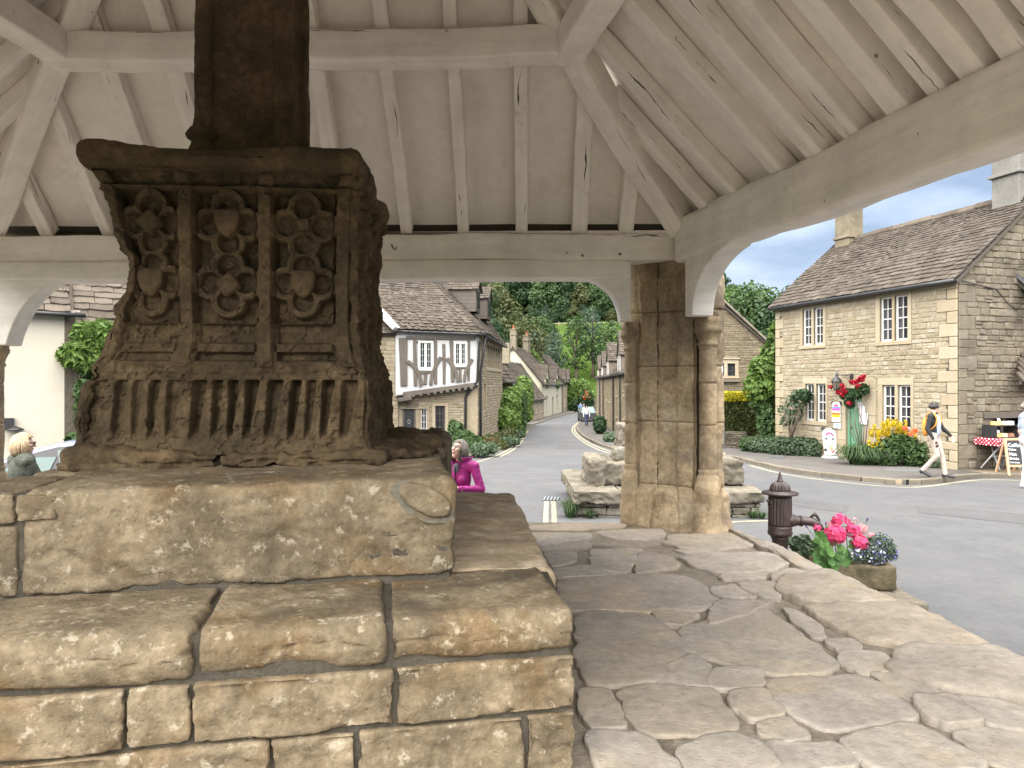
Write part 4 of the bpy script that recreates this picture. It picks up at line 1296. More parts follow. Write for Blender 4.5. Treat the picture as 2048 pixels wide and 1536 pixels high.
def make_stone_protos(n=14):
    """a wall stone: unit rectangle with knocked-off corners, bevelled towards its face"""
    out = []
    for k in range(n):
        r = random.Random(500 + k)
        c = [r.uniform(.06, .2) for _ in range(4)]
        j = lambda: r.uniform(-.035, .035)
        rim = [(-.5 + c[0], -.5 + j()), (.5 - c[1], -.5 + j()), (.5 + j() * .5, -.5 + c[1]), (.5 + j() * .5, .5 - c[2]), (.5 - c[2], .5 + j()), (-.5 + c[3], .5 + j()), (-.5 + j() * .5, .5 - c[3]), (-.5 + j() * .5, -.5 + c[0])]
        v = [(x, y, 0) for x, y in rim] + [(x, y, .55 + r.uniform(-.15, .1)) for x, y in rim] + [(x * .86, y * .80, 1 + r.uniform(-.25, .25)) for x, y in rim]
        f = [(16, 17, 18, 19, 20, 21, 22, 23)]
        for a in (0, 8):
            f += [(a + i, a + (i + 1) % 8, a + 8 + (i + 1) % 8, a + 8 + i) for i in range(8)]
        out.append((np.array(v, float), f))
    return out
STONES = make_stone_protos()
bev_v, bev_f = rock([V(-.5, -.5, 0), V(.5, -.5, 0), V(.5, .5, 0), V(-.5, .5, 0), V(-.5, -.5, 1), V(.5, -.5, 1), V(.5, .5, 1), V(-.5, .5, 1)], .03, .5, 0, 1)

# ---- hips, purlins, rafters
dn = V(0, 0, 1)
def hip(c, w=.20, h=.24, seed=0, label=None):
    d = unit(APEX - c)
    up = unit(V(0, 0, 1) - d * d[2])
    beam('hip_rafter', c + d * .02 - up * .06, APEX - d * .1 - up * .06, w, h, up=up, seed=seed, amp=.025, nscale=.8, label=label)
hip(C_FR + V(-.02, -.05, -.02), seed=21)
hip(C_FL + V(.0, -.05, -.02), seed=22); hip(C_NR, seed=23); hip(C_NL, seed=24)
tp = .37
def ring_pt(c, t): return c + (APEX - c) * t
PF_R, PF_L, PN_R, PN_L = (ring_pt(c, tp) for c in (C_FR, C_FL, C_NR, C_NL))
for a, b, sd, n in ((PF_L, PF_R, 31, V(0, .77, .64)), (PF_R, PN_R, 32, V(.74, .1, .66)), (PN_R, PN_L, 33, V(0, -.77, .64)), (PN_L, PF_L, 34, V(-.74, 0, .66))):
    ins = -V(n[0], n[1], 0) * .14
    beam('purlin', a + ins + V(0, 0, -.10), b + ins + V(0, 0, -.10), .23, .23, seed=sd, amp=.02)
def rafter(A, B, s, seed, w=.115, h=.13, t0=0.0, t1=.96, lim=None):
    """common rafter square to the eave A->B at fraction s; it stops at the hip"""
    e = A + (B - A) * s
    ev = unit(B - A)
    h0 = (APEX - A) @ ev / np.linalg.norm(B - A)
    tmax = min(s / h0 if s < h0 else (1 - s) / (1 - h0), 1.0)
    top = (APEX - A) - ev * ((APEX - A) @ ev)
    n = unit(np.cross(ev, top)); n = n if n[2] > 0 else -n
    p0 = e + top * (t0 + .005) - n * (.0); p1 = e + top * max(.06, min(tmax * .985, t1))
    rr = random.Random(seed)
    return beam('rafter', p0 - unit(top) * .05, p1, w * rr.uniform(.85, 1.25), h, up=n, seed=seed, amp=.010, r=.010, cell=.10)
def back_s(px): return ((px - CX) / FOC * 6.62 - C_FL[0]) / (C_FR[0] - C_FL[0])
for i, px in enumerate((-30, 82, 205, 330, 445, 565, 690, 813, 928, 1042, 1158, 1252)):
    rafter(C_FL, C_FR, back_s(px), 100 + i)
for i, py in enumerate((424, 398, 352, 316, 279, 232, 194, 158, 117, 76, 25, -35, -110, -200, -310)):
    Y = (ZE - CAMZ) * FOC / (768 - py)
    s = (C_FR[1] - Y) / (C_FR[1] - C_NR[1])
    rafter(C_FR, C_NR, s, 140 + i, w=.13)
for i in range(14): rafter(C_NL, C_FL, (i + .5) / 14, 170 + i)
for i in range(17): rafter(C_NR, C_NL, (i + .5) / 17, 200 + i)
# ---- curved braces
def brace(poly, ext, label=None):
    o = MB().prism(poly, ext).done('brace', M['white_timber'], shelter, False, label)
    return bevel(o, .012, 2)
def arc(p0, p1, p2, n=10):
    return [(1 - t) ** 2 * np.asarray(p0, float) + 2 * t * (1 - t) * np.asarray(p1, float) + t * t * np.asarray(p2, float) for t in np.linspace(0, 1, n)]
Yb = 6.62
bp = [P(*q, Yb) for q in ((1262, 508), (1262, 641), (1243, 641))] + [P(q[0], q[1], Yb) for q in arc((1243, 641), (1236, 562), (1150, 551))] + [P(1120, 549, Yb), P(1120, 515, Yb)]
brace(bp, V(0, .22, 0), 'curved brace rising from the pier to the back plate')
bl = [P(*q, Yb) for q in ((-60, 520), (142, 520), (142, 549), (128, 552))] + [P(q[0], q[1], Yb) for q in arc((128, 552), (38, 585), (12, 690))] + [P(-60, 690, Yb)]
brace(bl, V(0, .22, 0))
# brace along the right-hand plate, springing from the engaged column
bd = unit(rb1 - rb0)
def rbp(s, z): return V(*(rb0[:2] + bd[:2] * s), z)
side = V(bd[1], -bd[0], 0) * .21
side = -side if side[0] < 0 else side
rp = [rbp(.20, 3.24), rbp(.20, 2.70), rbp(.33, 2.70)] + [V(*(rb0[:2] + bd[:2] * q[0]), q[1]) for q in arc((.33, 2.72), (.38, 3.12), (.95, 3.205))] + [rbp(.95, 3.24)]
brace([q - side / 2 for q in rp], side, 'curved brace rising from the round shaft to the side plate')

# ---- piers
def pier(name, plan, z0, z1, courses, seed, label, base=.0):
    root = thing(name, label, 'stone pier', (plan[0][0], plan[0][1], PLZ))
    zs = [z0 + (z1 - z0) * c for c in courses]
    plan = np.asarray(plan, float)
    c0 = plan.mean(axis=0)
    MB().prism([V(*(c0 + (q - c0) * .86), z0) for q in plan], UP * (z1 - z0 - .02)).done('core', M['mortar'], root)
    for i in range(len(zs) - 1):
        a, b = zs[i] + .0015, zs[i + 1] - .0015
        nz = max(3, int((b - a) / .022))
        q = resample(np.vstack([plan, plan[:1]]), 261)[:-1]
        v = []
        for k in range(nz + 1):
            z = a + (b - a) * k / nz
            e = min(k, nz - k) * (b - a) / nz
            shrink = .004 * sstep(.01, 0, np.array(e))
            flare = base * float(sstep(z0 + .42, z0 + .36, np.array(z))) + base * .8 * float(sstep(z0 + .36, z0, np.array(z)))
            d = q - c0; ln = np.linalg.norm(d, axis=1, keepdims=True)
            p = np.c_[q + d / ln * (flare - shrink), np.full(len(q), z)]
            rough = .007 + .016 * float(sstep(z0 + .5, z0 + .2, np.array(z)))
            nn = rough * fbm(p, 3.5, 4, seed + i * 3) + .005 * fbm(p, 17, 3, seed) - .012 * sstep(.22, .3, fbm(p, 5, 4, seed + 40, .6))
            p[:, :2] += d / ln * nn[:, None]
            v.append(p)
        v = np.vstack(v); n = len(q)
        f = [(r_ * n + j, r_ * n + (j + 1) % n, (r_ + 1) * n + (j + 1) % n, (r_ + 1) * n + j) for r_ in range(nz) for j in range(n)]
        f += [tuple(range(n))[::-1], tuple(range(nz * n, nz * n + n))]
        mk('ashlar_block', v, f, M['pier_stone'], root, True)
    return root
def X(px, Y): return ((px - CX) / FOC * Y, Y)
planR = [X(1258, 6.98), X(1259, 6.90), X(1270, 6.86), X(1278, 6.84), X(1280, 6.80), X(1312, 6.72), X(1313.5, 6.735), X(1354, 6.61), X(1355, 6.59), X(1386, 6.49), X(1389, 6.52), X(1398, 6.52),
         X(1403, 6.46), X(1438, 6.46), X(1448, 6.50), (2.00, 6.75), (2.05, 7.2), (1.6, 7.3), X(1262, 7.25)]
pr = pier('stone_pier', planR, PLZ - .04, 3.30, [0, .17, .40, .60, .80, 1], 3, 'weathered ochre stone pier with round shafts standing at the platform corner', base=.045)
def shaft_col(root, cx, cy, r, zb, zcap, ztop, seed):
    MB().tube([(cx, cy, zb - .1), (cx, cy, ztop - .05)], r * .9, 20).done('core', M['pier_stone'], root, True)
    joints = [zb, zb + .42, zb + .8, zb + 1.2, zcap]
    for i in range(len(joints) - 1):
        a, b = joints[i], joints[i + 1] - .004
        n = max(4, int((b - a) / .04))
        m = MB().lathe((cx, cy, 0), [(r - .004, a)] + [(r, a + (b - a) * (k + .5) / n) for k in range(n)] + [(r - .004, b)], 28)
        v = np.vstack(m.v); d = v - V(cx, cy, 0); d[:, 2] = 0; d /= np.linalg.norm(d, axis=1, keepdims=True) + 1e-6
        v = v + d * (.005 * fbm(v, 7, 3, seed + i))[:, None]
        mk('shaft', v, m.f, M['pier_stone'], root, True)
    MB().lathe((cx, cy, 0), [(r * .98, zcap), (r * 1.02, zcap + .02), (r * 1.2, zcap + .03), (r * 1.22, zcap + .045), (r * 1.08, zcap + .06), (r * 1.15, zcap + .09), (r * 1.5, zcap + .15), (r * 1.6, zcap + .155), (r * 1.6, zcap + .185), (r * 1.5, zcap + .2), (r * 1.55, zcap + .23), (r * 1.5, ztop)], 8 * 4).done('capital', M['pier_stone'], root, True)
    pr_ = resample(np.array([(r * 1.7, zb - .58), (r * 1.6, zb - .36), (r * 1.5, zb - .14), (r * 1.4, zb - .10), (r * 1.25, zb - .05), (r * 1.02, zb - .03), (r * 1.12, zb - .015), (r * 1.15, zb), (r * 1.0, zb + .02)]), 40)
    m = MB().lathe((cx, cy, 0), [tuple(q) for q in pr_], 40)
    v = np.vstack(m.v); d = v - V(cx, cy, 0); d[:, 2] = 0; d /= np.linalg.norm(d, axis=1, keepdims=True) + 1e-6
    v = v + d * (.010 * fbm(v, 6, 4, seed + 9) * sstep(zb - .05, zb - .15, v[:, 2]))[:, None]
    mk('column_base', v, m.f, M['pier_stone'], root, True)
shaft_col(pr, *X(1416, 6.44), .078, 1.31, 2.42, 2.705, 5)
shaft_col(pr, *X(1262, 6.90), .062, 1.31, 2.40, 2.70, 6)
xl = X(-6, 6.75)
planL = [(xl[0] - .85, 6.5), (xl[0] - .3, 6.55), (xl[0] - .16, 6.72), (xl[0] - .24, 6.95), (xl[0] - .45, 7.25), (xl[0] - .95, 7.3)]
pL = pier('stone_pier', planL, PLZ - .04, 3.28, [0, .2, .42, .64, .84, 1], 13, 'ochre stone pier with a round shaft, cut by the left edge of the photo', base=.03)
shaft_col(pL, xl[0], 6.72, .075, 1.31, 2.24, 2.50, 8)
for nm, (x, y), lb in (('stone_pier', (2.9, 1.42), 'stone pier at the near corner of the platform beside the road'), ('stone_pier', (-5.6, 1.42), 'stone pier at the near corner of the platform away from the road')):
    pier(nm, [(x - .42, y - .42), (x + .38, y - .42), (x + .38, y + .42), (x - .42, y + .42)], PLZ - .04, 3.26, [0, .2, .45, .7, 1], 17, lb, .03)
# pegs and an iron hook in the plates
for px, py in ((1133, 507), (1165, 511), (1240, 508), (885, 545)):
    MB().tube([P(px, py, 6.62), P(px, py, 6.548)], .013, 8).done('peg', M['dark_oak'], shelter)
hk = P(787, 497, 6.5)
MB().tube([hk + V(-.02, .06, .04), hk + V(-.02, 0, .035), hk + V(0, -.02, 0), hk + V(.02, -.02, -.02), hk + V(.03, -.02, .01)], .006, 6).done('hook', M['black_paint'], shelter)
# ---------------------------------------------------------------- building kit
UP = V(0, 0, 1)
def flat_top(z): return lambda s: z + 0 * s

class Wall:
    """a masonry wall standing on the line O + s*d (0 <= s <= L), facing n"""
    def __init__(w, O, d, L, z0, top, n, holes=(), clear=()):
        w.O, w.d, w.L, w.z0, w.top = V(O[0], O[1], 0), unit(V(d[0], d[1], 0)), L, z0, top
        w.n = unit(V(n[0], n[1], 0)); w.holes, w.clear = list(holes), list(clear)
        w.bot = None
    def at(w, s, z, out=0.0): return w.O + w.d * s + UP * z + w.n * out
    def px(w, px, py): return on_plane(px, py, w.O, w.d)
    def rect(w, x0, y0, x1, y1):
        """pixel rectangle -> (s0, s1, z0, z1) on the wall"""
        xm, ym = (x0 + x1) / 2, (y0 + y1) / 2
        s = sorted((w.px(x0, ym)[0], w.px(x1, ym)[0]))
        z = sorted((w.px(xm, y0)[1], w.px(xm, y1)[1]))
        return (s[0], s[1], z[0], z[1])
    def shell(w, parent, mat, thick=.32, name='wall', cols=14):
        ss = sorted(set([0, w.L] + [h[0] for h in w.holes] + [h[1] for h in w.holes] + list(np.linspace(0, w.L, cols))))
        zz = sorted(set([w.z0, 60.0] + [h[2] for h in w.holes] + [h[3] for h in w.holes]))
        m = MB()
        for i in range(len(ss) - 1):
            a, b = ss[i], ss[i + 1]
            if b - a < 1e-5: continue
            for k in range(len(zz) - 1):
                lo, hi = zz[k], zz[k + 1]
                la = lb = lo
                if k == 0 and w.bot is not None: la, lb = float(w.bot(a)), float(w.bot(b))
                sm, zm = (a + b) / 2, lo + 1e-4
                if any(h[0] <= sm <= h[1] and h[2] <= zm < h[3] for h in w.holes): continue
                ta, tb = min(hi, float(w.top(a))), min(hi, float(w.top(b)))
                if max(ta, tb) <= lo + 1e-5: continue
                ta, tb = max(ta, lo), max(tb, lo)
                m.add([w.at(a, la), w.at(b, lb), w.at(b, tb), w.at(a, ta), w.at(a, la, -thick), w.at(b, lb, -thick), w.at(b, tb, -thick), w.at(a, ta, -thick)],
                      [(0, 1, 2, 3), (7, 6, 5, 4)] + ([(3, 2, 6, 7)] if hi > 50 else []))
        for h in w.holes:
            q = [(h[0], h[2]), (h[1], h[2]), (h[1], h[3]), (h[0], h[3])]
            for i in range(4):
                p0, p1 = q[i], q[(i + 1) % 4]
                m.add([w.at(*p0), w.at(*p1), w.at(*p1, -thick), w.at(*p0, -thick)], [(0, 1, 2, 3)])
        m.add([w.at(0, w.z0), w.at(0, w.z0, -thick), w.at(0, float(w.top(0)), -thick), w.at(0, float(w.top(0)))], [(0, 1, 2, 3)])
        m.add([w.at(w.L, w.z0), w.at(w.L, w.z0, -thick), w.at(w.L, float(w.top(w.L)), -thick), w.at(w.L, float(w.top(w.L)))], [(0, 1, 2, 3)])
        return m.done(name, mat, parent)
    def stones(w, hr, lr, seed, proud=(.006, .02), zmin=None, smin=0.0, smax=None, wob=.02):
        rnd = random.Random(seed)
        out, z = [], (w.z0 if zmin is None else zmin)
        smax = w.L if smax is None else smax
        zmax = max(float(w.top(s)) for s in np.linspace(0, w.L, 21))
        while z < zmax - .04:
            h = rnd.uniform(*hr)
            blocks = sorted([(c[0] - .01, c[1] + .01) for c in w.clear + w.holes if min(z + h, c[3]) - max(z, c[2]) > .25 * h])
            iv, s = [], smin
            for b0, b1 in blocks:
                if b0 > s: iv.append((s, min(b0, smax)))
                s = max(s, b1)
            if s < smax: iv.append((s, smax))
            for a, b in iv:
                s = a
                while s < b - .03:
                    l = rnd.uniform(*lr)
                    if rnd.random() < .12: l *= 1.5
                    e = min(s + l, b)
                    if b - e < .08: e = b
                    c = (s + e) / 2
                    tz = float(w.top(c))
                    hh = h * rnd.uniform(.82, 1.0)
                    if rnd.random() < .10 and l < lr[1]:      # two thin stones instead of one
                        for q in (0, 1):
                            zc = z + h * (.25 + .5 * q)
                            if zc + h * .25 < tz: out.append(w._st(c, zc, e - s, h * .46, rnd, proud, wob))
                    elif z + h * .9 < tz:
                        out.append(w._st(c, z + h / 2, e - s, hh, rnd, proud, wob))
                    s = e
            z += h
        return out
    def _st(w, s, z, l, h, rnd, proud, wob):
        p = w.at(s, z + rnd.uniform(-.006, .006), .001)
        a = rnd.uniform(-wob, wob)
        x = w.d * math.cos(a) + UP * math.sin(a); y = UP * math.cos(a) - w.d * math.sin(a)
        pr = rnd.uniform(*proud)
        return (np.linalg.norm(p - V(0, 0, CAMZ)) / math.sqrt(max(l * h, 1e-4)) * .17, frame(p, x * max(.03, l - .012), y * max(.02, h - .010), w.n * pr))
    def block(w, parent, s0, s1, z0, z1, out=.02, back=.02, mat=None, name='dressed_stone', bev=.006, label=None):
        o = MB().box(w.at(s0, z0, -back), w.d * (s1 - s0), w.n * (out + back), UP * (z1 - z0)).done(name, mat or M['dressed_stone'], parent, False, label)
        return bevel(o, bev, 1) if bev else o

def glazed(w, parent, r, cols=2, rows=4, inset=.10, fr=.045, bar=.020, mat=None, sash=True, curtain=.5, name='window', glass=True, room=True, seed=0, stile=None):
    """one light: frame, glazing bars, glass, a curtain and the dark room behind"""
    s0, s1, z0, z1 = r
    mat = mat or M['white_paint']
    F = MB()
    def bx(a, b, c, d, o, t=.035): F.box(w.at(a, c, -inset + o), w.d * (b - a), w.n * t, UP * (d - c))
    st = stile or fr
    bx(s0, s0 + st, z0, z1, 0); bx(s1 - st, s1, z0, z1, 0)
    bx(s0 + st, s1 - st, z1 - fr, z1, 0); bx(s0 + st, s1 - st, z0, z0 + fr * 1.3, 0)
    o = F.done(name, mat, parent)
    G = MB()
    def gb(a, b, c, d, o, t=.02): G.box(w.at(a, c, -inset + o), w.d * (b - a), w.n * t, UP * (d - c))
    i0, i1, k0, k1 = s0 + st, s1 - st, z0 + fr * 1.3, z1 - fr
    for i in range(1, cols):
        c = i0 + (i1 - i0) * i / cols
        gb(c - bar / 2, c + bar / 2, k0, k1, .008)
    for k in range(1, rows):
        c = k0 + (k1 - k0) * k / rows
        hb = bar * (1.6 if sash and k == rows // 2 else 1)
        gb(i0, i1, c - hb / 2, c + hb / 2, .006 if k != rows // 2 else .012)
    if cols > 1 or rows > 1: G.done('glazing_bar', mat, o)
    if glass: mk('pane', [w.at(i0, k0, -inset + .006), w.at(i1, k0, -inset + .006), w.at(i1, k1, -inset + .006), w.at(i0, k1, -inset + .006)], [(0, 1, 2, 3)], M['glass'], o)
    if curtain:
        n = 24
        v, f = [], []
        rnd = random.Random(seed)
        for sa, sb in ((i0, i0 + (i1 - i0) * curtain * .42), (i1 - (i1 - i0) * curtain * .42, i1)):
            b0 = len(v)
            for i in range(n + 1):
                s = sa + (sb - sa) * i / n
                for z in (k0, k1): v.append(w.at(s, z, -inset - .05 - .02 * math.sin(i * 1.5)))
            f += [(b0 + 2 * i, b0 + 2 * i + 2, b0 + 2 * i + 3, b0 + 2 * i + 1) for i in range(n)]
        mk('curtain', v, f, M['curtain'], o, True)
    if room:
        R_ = MB().box(w.at(s0 - .1, z0 - .1, -.9), w.d * (s1 - s0 + .2), w.n * .002, UP * (z1 - z0 + .2))
        for a, b in ((s0 - .1, s0 - .09), (s1 + .09, s1 + .1)): R_.box(w.at(a, z0 - .1, -.9), w.d * (b - a), w.n * .56, UP * (z1 - z0 + .2))
        R_.box(w.at(s0 - .1, z0 - .1, -.9), w.d * (s1 - s0 + .2), w.n * .56, UP * .01); R_.box(w.at(s0 - .1, z1 + .09, -.9), w.d * (s1 - s0 + .2), w.n * .56, UP * .01)
        R_.done('room_lining', M['dark_room'], o)
    return o

def stone_window(w, house, outer, lights, cols=2, rows=4, out=.025, seed=0, mat=None, curtain=.5, fr=.045, **kw):
    """a mullioned window: lintel, sill, jambs and mullions round its lights"""
    S0, S1, Z0, Z1 = outer
    lights = sorted(lights)
    root = w.block(house, S0, S1, max(l[3] for l in lights), Z1, out, name='window')
    zb = min(l[2] for l in lights); zt = max(l[3] for l in lights)
    w.block(root, S0 - .02, S1 + .02, Z0, zb, out + .02, name='sill')
    edges = [S0] + [e for l in lights for e in (l[0], l[1])] + [S1]
    for i in range(0, len(edges), 2):
        w.block(root, edges[i], edges[i + 1], zb, zt, out - (.004 if 0 < i < len(edges) - 2 else 0), back=.16, name='jamb' if i in (0, len(edges) - 2) else 'mullion')
    for i, l in enumerate(lights):
        glazed(w, root, l, cols, rows, seed=seed + i, mat=mat, curtain=curtain, fr=fr, name='sash', room=True, **kw)
    return root

def gutter(parent, a, b, r=.055, mat=None):
    return MB().tube([a + (b - a) * t for t in np.linspace(0, 1, 9)], r, 8).done('gutter', mat or M['black_paint'], parent, True)

def chimney(parent, c, wx, wy, z0, z1, d, mat, pots=0, band=.72, n_pot=0):
    d = unit(d); e = V(-d[1], d[0], 0)
    def bx(m, k, a, b): m.box(V(c[0], c[1], a) - d * wx * k / 2 - e * wy * k / 2, d * wx * k, e * wy * k, UP * (b - a))
    m = MB(); bx(m, 1, z0, z1)
    o = bevel(m.done('chimney', mat, parent), .015, 1)
    H = z1 - z0
    m = MB(); bx(m, 1.16, z0 + H * band - .05, z0 + H * band + .03); bevel(m.done('string_course', mat, o), .01, 1)
    m = MB(); bx(m, 1.12, z1 - .02, z1 + .07); bevel(m.done('cap', mat, o), .01, 1)
    for i in range(n_pot):
        p = V(c[0], c[1], z1 + .07) + d * (i - (n_pot - 1) / 2) * .34
        MB().lathe(p, [(.10, 0), (.12, .02), (.10, .06), (.085, .34), (.11, .36), (.115, .42), (.09, .43)], 14).done('chimney_pot', M['terracotta'], o, True)
    return o

def ridge_row(parent, a, b, mat, seed=0, r=.09, step=.45):
    rnd = random.Random(seed)
    L = np.linalg.norm(b - a); d = (b - a) / L
    s, first = 0, True
    while s < L:
        e = min(L, s + step * rnd.uniform(.85, 1.15))
        side = unit(np.cross(d, UP))
        z = rnd.uniform(-.012, .012)
        c = [a + d * s + side * r + UP * (-.07 + z), a + d * e + side * r + UP * (-.07 + z), a + d * e + UP * (.05 + z), a + d * s + UP * (.05 + z), a + d * s - side * r + UP * (-.07 + z), a + d * e - side * r + UP * (-.07 + z)]
        c2 = [q - UP * .04 for q in c]
        MB().add(c + c2, [(0, 1, 2, 3), (3, 2, 5, 4), (0, 3, 9, 6), (3, 4, 10, 9), (1, 7, 8, 2), (2, 8, 11, 5), (0, 6, 7, 1), (4, 5, 11, 10)]).done('ridge_tile', mat, parent)
        s = e + .01

def slab_roof(parent, E0, E1, R0, R1, name='roof', t=.07, mat=None, sink=.075):
    E0, E1, R0, R1 = (np.asarray(q, float) for q in (E0, E1, R0, R1))
    n = unit(np.cross(E1 - E0, (R0 + R1) / 2 - E0))
    if n[2] < 0: n = -n
    k = 8
    def sheet(o):
        return grid_surface(lambda u, v: (E0 + np.outer(u, E1 - E0)) * (1 - v[:, None]) + (R0 + np.outer(u, R1 - R0)) * v[:, None] - n * o, k, k)
    p0, f = sheet(sink); p1, _ = sheet(sink + t)
    m = (k + 1) ** 2
    rim = [i * (k + 1) for i in range(k + 1)] + [k * (k + 1) + j for j in range(1, k + 1)] + [i * (k + 1) + k for i in range(k - 1, -1, -1)] + [j for j in range(k - 1, 0, -1)]
    F = [tuple(q) for q in f] + [tuple(q[::-1] + m) for q in f] + [(a, b, b + m, a + m) for a, b in zip(rim, rim[1:] + rim[:1])]
    return mk(name, np.vstack([p0, p1]), F, mat or M['tile_bed'], parent)

# ---------------------------------------------------------------- the shop house on the right
C0 = V(10.86, 17.3, 0)
fa = unit(V(-.298, .955, 0)); fn_ = V(-.955, -.298, 0); ga = V(.955, .298, 0); gn = V(.298, -.955, 0)
shop = thing('stone_house', 'honey coloured stone house with green door and paired white sash windows', 'house', C0)
W = Wall(C0, fa, 6.8, -.5, flat_top(4.72), fn_)
wins = {}
for key, o, a, b in (('ul', (1600.7, 611, 1651.8, 697), (1605.5, 617, 1623, 690), (1628, 616, 1646.5, 690)), ('ur', (1751.6, 585, 1823, 690), (1760, 592, 1784.5, 682), (1789.5, 592, 1816, 682)),
                     ('ll', (1606, 757, 1655, 850), (1611, 767, 1628.5, 842), (1633, 768, 1652, 842)), ('lr', (1756, 756, 1827.6, 861), (1765, 770, 1790, 857), (1796, 770, 1822, 857))):
    wins[key] = (W.rect(*o), W.rect(*a), W.rect(*b))
    # one height for both lights of a pair
    z0 = (wins[key][1][2] + wins[key][2][2]) / 2; z1 = (wins[key][1][3] + wins[key][2][3]) / 2
    wins[key] = (wins[key][0], (*wins[key][1][:2], z0, z1), (*wins[key][2][:2], z0, z1))
    W.holes += [wins[key][1], wins[key][2]]; W.clear.append(wins[key][0])
door_o = W.rect(1677, 757, 1752, 890); door_i = W.rect(1692, 777, 1726, 889)
door_i = (door_i[0], door_i[1], -.12, door_i[3]); door_o = (door_o[0], door_o[1], -.3, door_o[3])
W.holes.append(door_i); W.clear.append(door_o)
quo = []
rq = random.Random(3)
z = -.3
while z < 4.6:
    h = rq.uniform(.2, .34); l = .52 if len(quo) % 2 else .27
    quo.append((0, l * rq.uniform(.85, 1.15), z, min(z + h, 4.66))); z += h
W.clear += quo
W.shell(shop, M['wall_mortar'])
for q in quo: W.block(shop, 0.004, q[1] - .008, q[2] + .005, q[3] - .006, .022, back=.26, name='quoin', bev=.012)
z = -.3
k = 0
while z < 4.5:
    h = rq.uniform(.22, .34); l = .4 if k % 2 else .22
    W.clear.append((6.8 - l, 6.81, z, z + h)); W.block(shop, 6.8 - l, 6.796, z + .005, min(z + h, 4.66) - .006, .022, back=.26, name='quoin', bev=.012); z += h; k += 1
for i, key in enumerate(('ul', 'ur', 'll', 'lr')):
    stone_window(W, shop, wins[key][0], wins[key][1:], seed=i * 5, inset=.09, stile=.055, curtain=.55)
items = W.stones((.10, .175), (.10, .27), 7)
scatter(shop, items, STONES, M['wall_stone'], 'wall_stone', 215, 1)
# gable towards the market cross
GL, RZ = 5.2, 7.0
def gtop(s): return 4.72 + (RZ - 4.72) * (1 - np.abs(np.asarray(s, float) - GL / 2) / (GL / 2)) - .05
G = Wall(C0, ga, GL, -.5, gtop, gn)
hatch = G.rect(1984, 836, 2075, 884)
hatch = (hatch[0], hatch[1], hatch[2], hatch[3])
G.holes.append(hatch); G.clear.append((hatch[0] - .3, hatch[1] + .2, hatch[2], hatch[3] + .16))
gq, z, k = [], -.3, 0
while z < 4.6:
    h = rq.uniform(.2, .34); l = (.30 if k % 2 else .55) * rq.uniform(.85, 1.15)
    gq.append((0, l, z, z + h)); z += h; k += 1
G.clear += gq
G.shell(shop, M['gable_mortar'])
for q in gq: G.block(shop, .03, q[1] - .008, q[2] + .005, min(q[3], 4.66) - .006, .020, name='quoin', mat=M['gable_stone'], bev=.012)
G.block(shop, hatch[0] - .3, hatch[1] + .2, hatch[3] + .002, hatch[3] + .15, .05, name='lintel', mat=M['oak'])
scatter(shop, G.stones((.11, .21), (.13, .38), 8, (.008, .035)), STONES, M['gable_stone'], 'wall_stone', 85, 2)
# hatch: dark room, a shutter post, a glazed notice inside
MB().box(G.at(hatch[0] - .1, hatch[2] - .1, -.8), G.d * (hatch[1] - hatch[0] + .2), G.n * .01, UP * 1.0).done('hatch_lining', M['dark_room'], shop)
for x0, x1 in ((1984, 1993), (2009, 2016)):
    r = G.rect(x0, 838, x1, 884); G.block(shop, r[0], r[1], r[2], r[3], -.05, .12, name='hatch_post', mat=M['oak'], bev=.004)
r = G.rect(2016, 842, 2034, 880); G.block(shop, r[0], r[1], r[2], r[3], -.06, .09, name='notice_board', mat=M['grey_metal'], bev=0)
r = G.rect(2018, 846, 2032, 866); G.block(shop, r[0], r[1], r[2], r[3], -.055, .07, name='notice_glass', mat=M['dark_room'], bev=0)
# far walls
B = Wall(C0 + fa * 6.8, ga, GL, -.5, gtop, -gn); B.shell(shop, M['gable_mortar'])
Bk = Wall(C0 + ga * GL, fa, 6.8, -.5, flat_top(4.7), -fn_); Bk.shell(shop, M['wall_mortar'])
# door
dz0, dz1 = door_i[2], door_i[3]
for a, b, z0, z1 in ((door_o[0], door_i[0], -.3, dz1), (door_i[1], door_o[1], -.3, dz1), (door_o[0], door_o[1], dz1, door_o[3])):
    zz = np.linspace(z0, z1, 4 if z1 - z0 > 1 else 2)
    for i in range(len(zz) - 1): W.block(shop, a + .003, b - .003, zz[i] + .002, zz[i + 1] - .003, .022, .12, name='door_surround')
W.block(shop, door_o[0], door_o[1], -.42, dz0 - .01, .30, .1, name='doorstep')
df = MB()
for a, b, c, d in ((door_i[0], door_i[0] + .07, dz0, dz1), (door_i[1] - .07, door_i[1], dz0, dz1), (door_i[0] + .07, door_i[1] - .07, dz1 - .07, dz1)):
    df.box(W.at(a, c, -.13), W.d * (b - a), W.n * .07, UP * (d - c))
df.done('door_frame', M['green_paint'], shop)
dl = (door_i[0] + .075, door_i[1] - .075)
door = MB().box(W.at(dl[0], dz0 + .01, -.16), W.d * (dl[1] - dl[0]), W.n * .04, UP * (dz1 - dz0 - .09)).done('door', M['green_paint'], shop)
dw, dh = dl[1] - dl[0], dz1 - dz0
